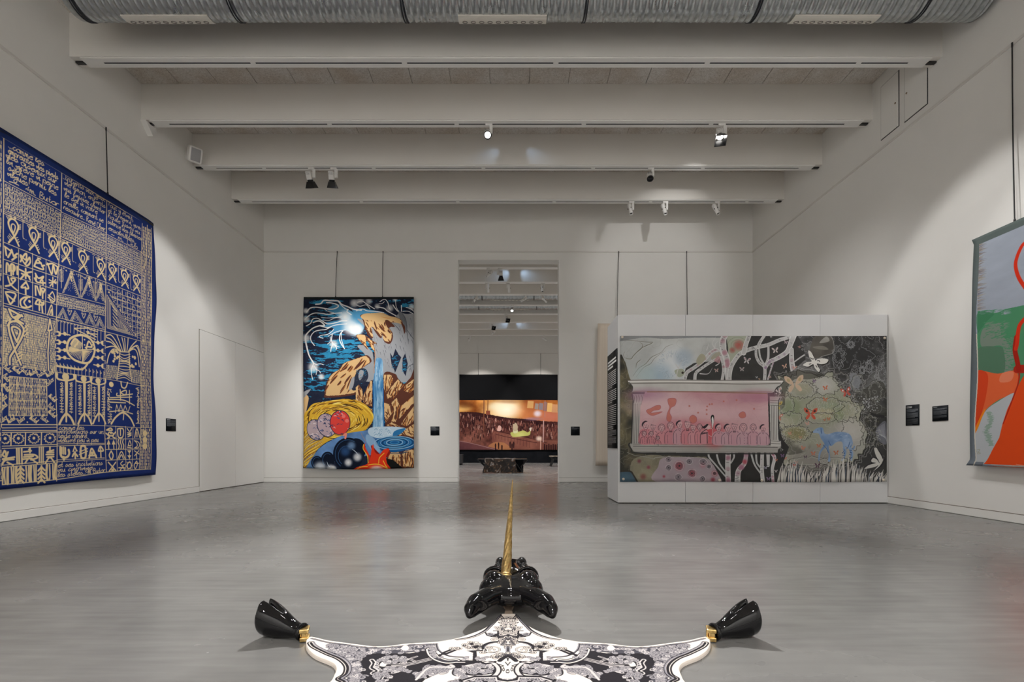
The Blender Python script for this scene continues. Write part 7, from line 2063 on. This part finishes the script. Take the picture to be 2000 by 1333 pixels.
def DC(u, v):
    x = -.80 + .92*u
    if v > .75:
        q = (v - .75)/.25
        p = Vector((x + .03*math.sin(9*u), 14.84 + .5*q, .442 + .006*math.sin(20*u)))
    else:
        q = 1 - v/.75
        p = Vector((x + .10*q*(u-.5) + .02*q, 14.845 - .06*q - .03*q*math.sin(17*u + 2*q), .44 - .425*min(1, q*(1 + .0*u)) + .02*q*math.sin(9*u)))
    p.z = max(p.z, .012)
    return p
cloth('cloth_sheet', DC, (0, -.8, .6), 44, 24, charred_cloth(), dc, .006)

b = thing('bench', 'dark wooden bench with curved legs cut off by the right doorway jamb', 'bench', (1.95, 19.6, 0))
M['wood'] = noisy(mat('worn_wood', (.3, .24, .18), .5), (.16, .12, .085), (.42, .36, .30), 6, 4)
MB().bbox(1.55, 2.5, 19.3, 19.85, .38, .42, .01).build('seat', M['wood'], b)
for x in (1.62, 1.95, 2.4):
    for y in (19.38, 19.78):
        MB().tube([(x, y, .38), (x + .06, y, .28), (x + .02, y, .14), (x - .03, y, 0)], .03, 8).build('leg', M['char'], b)
MB().tube([(1.66, 19.38, .30), (2.38, 19.38, .30)], .022, 8).build('stretcher', M['char'], b)
o = thing('plinth', 'dark grey box plinth cut off by the left doorway jamb', 'plinth', (-2.45, 21.0, 0))
MB().bbox(-2.85, -2.09, 20.7, 21.3, .05, .44, .008).build('box_body', M['plinth'] if 'plinth' in M else mat('dark_grey_box', (.03, .03, .033), .6), o)
MB().box(-2.82, -2.12, 20.74, 21.26, .0, .05).build('recessed_base', M['matt_black'], o)
FARSPOTS = [
    ('C', 954, 13.842, (-1.6, 13.3, 4.6), 'slim white spotlight at the top left of the doorway view, its tube slanting left', -1),
    ('A', 976, 13.842, (-.2, 15.5, 0), 'white box spotlight next to the slanting one at the top of the doorway view', -1),
    ('C', 951, 15.092, (-.55, 17, 1.5), 'slim spotlight on the bluish beam in the doorway view, left one of three', -1),
    ('C', 992, 15.092, (.2, 17, 1.5), 'slim spotlight on the bluish beam in the doorway view, middle one of three', -1),
    ('C', 1061, 15.092, (1.1, 14.2, 3.2), 'slim spotlight on the bluish beam in the doorway view, right one of three', 1),
    ('C', 930, 16.292, (-1.9, 15.6, 4.6), 'slim spotlight in front of the nearer grey duct, left of its nozzle plate', 1),
    ('C', 1025, 16.292, (-.6, 15.9, 5.0), 'slim spotlight in front of the nearer grey duct, right end of its nozzle plate', 1),
    ('C', 1061, 16.292, (2.2, 17.6, 5.0), 'slim spotlight in front of the nearer grey duct, farthest right', -1),
    ('B', 1001, 17.542, (.1, 13.8, 1.6), 'round spotlight with a bright lens below the farther grey duct', 1),
    ('A', 988, 18.742, (.4, 17.0, 4.2), 'tilted hooded spotlight right of the two deep in the doorway view', -1),
    ('A', 960, 19.992, (.2, 17.8, 4.0), 'tilted hooded spotlight left of the two deep in the doorway view', -1),
    ('C', 962, 21.192, (-1.6, 20.9, 4.9), 'small slim spotlight under the last bluish beam in the doorway view', -1),
    ('C', 918, 22.392, (-2.6, 22.0, 4.4), 'small slim spotlight near the left doorway jamb, on the last track', 1),
    ('C', 1062, 22.392, (2.7, 22.9, 5.0), 'small slim spotlight near the right doorway jamb, on the last track', -1),
]
for (kd, px, y, tg, lab, sd) in FARSPOTS:
    fixture(kd, (px - VPX)/FPX*y, y, tg, lab, sd, kd in 'B', 0, 40, NEUT, 'spotlights of the next gallery', drop=.15)
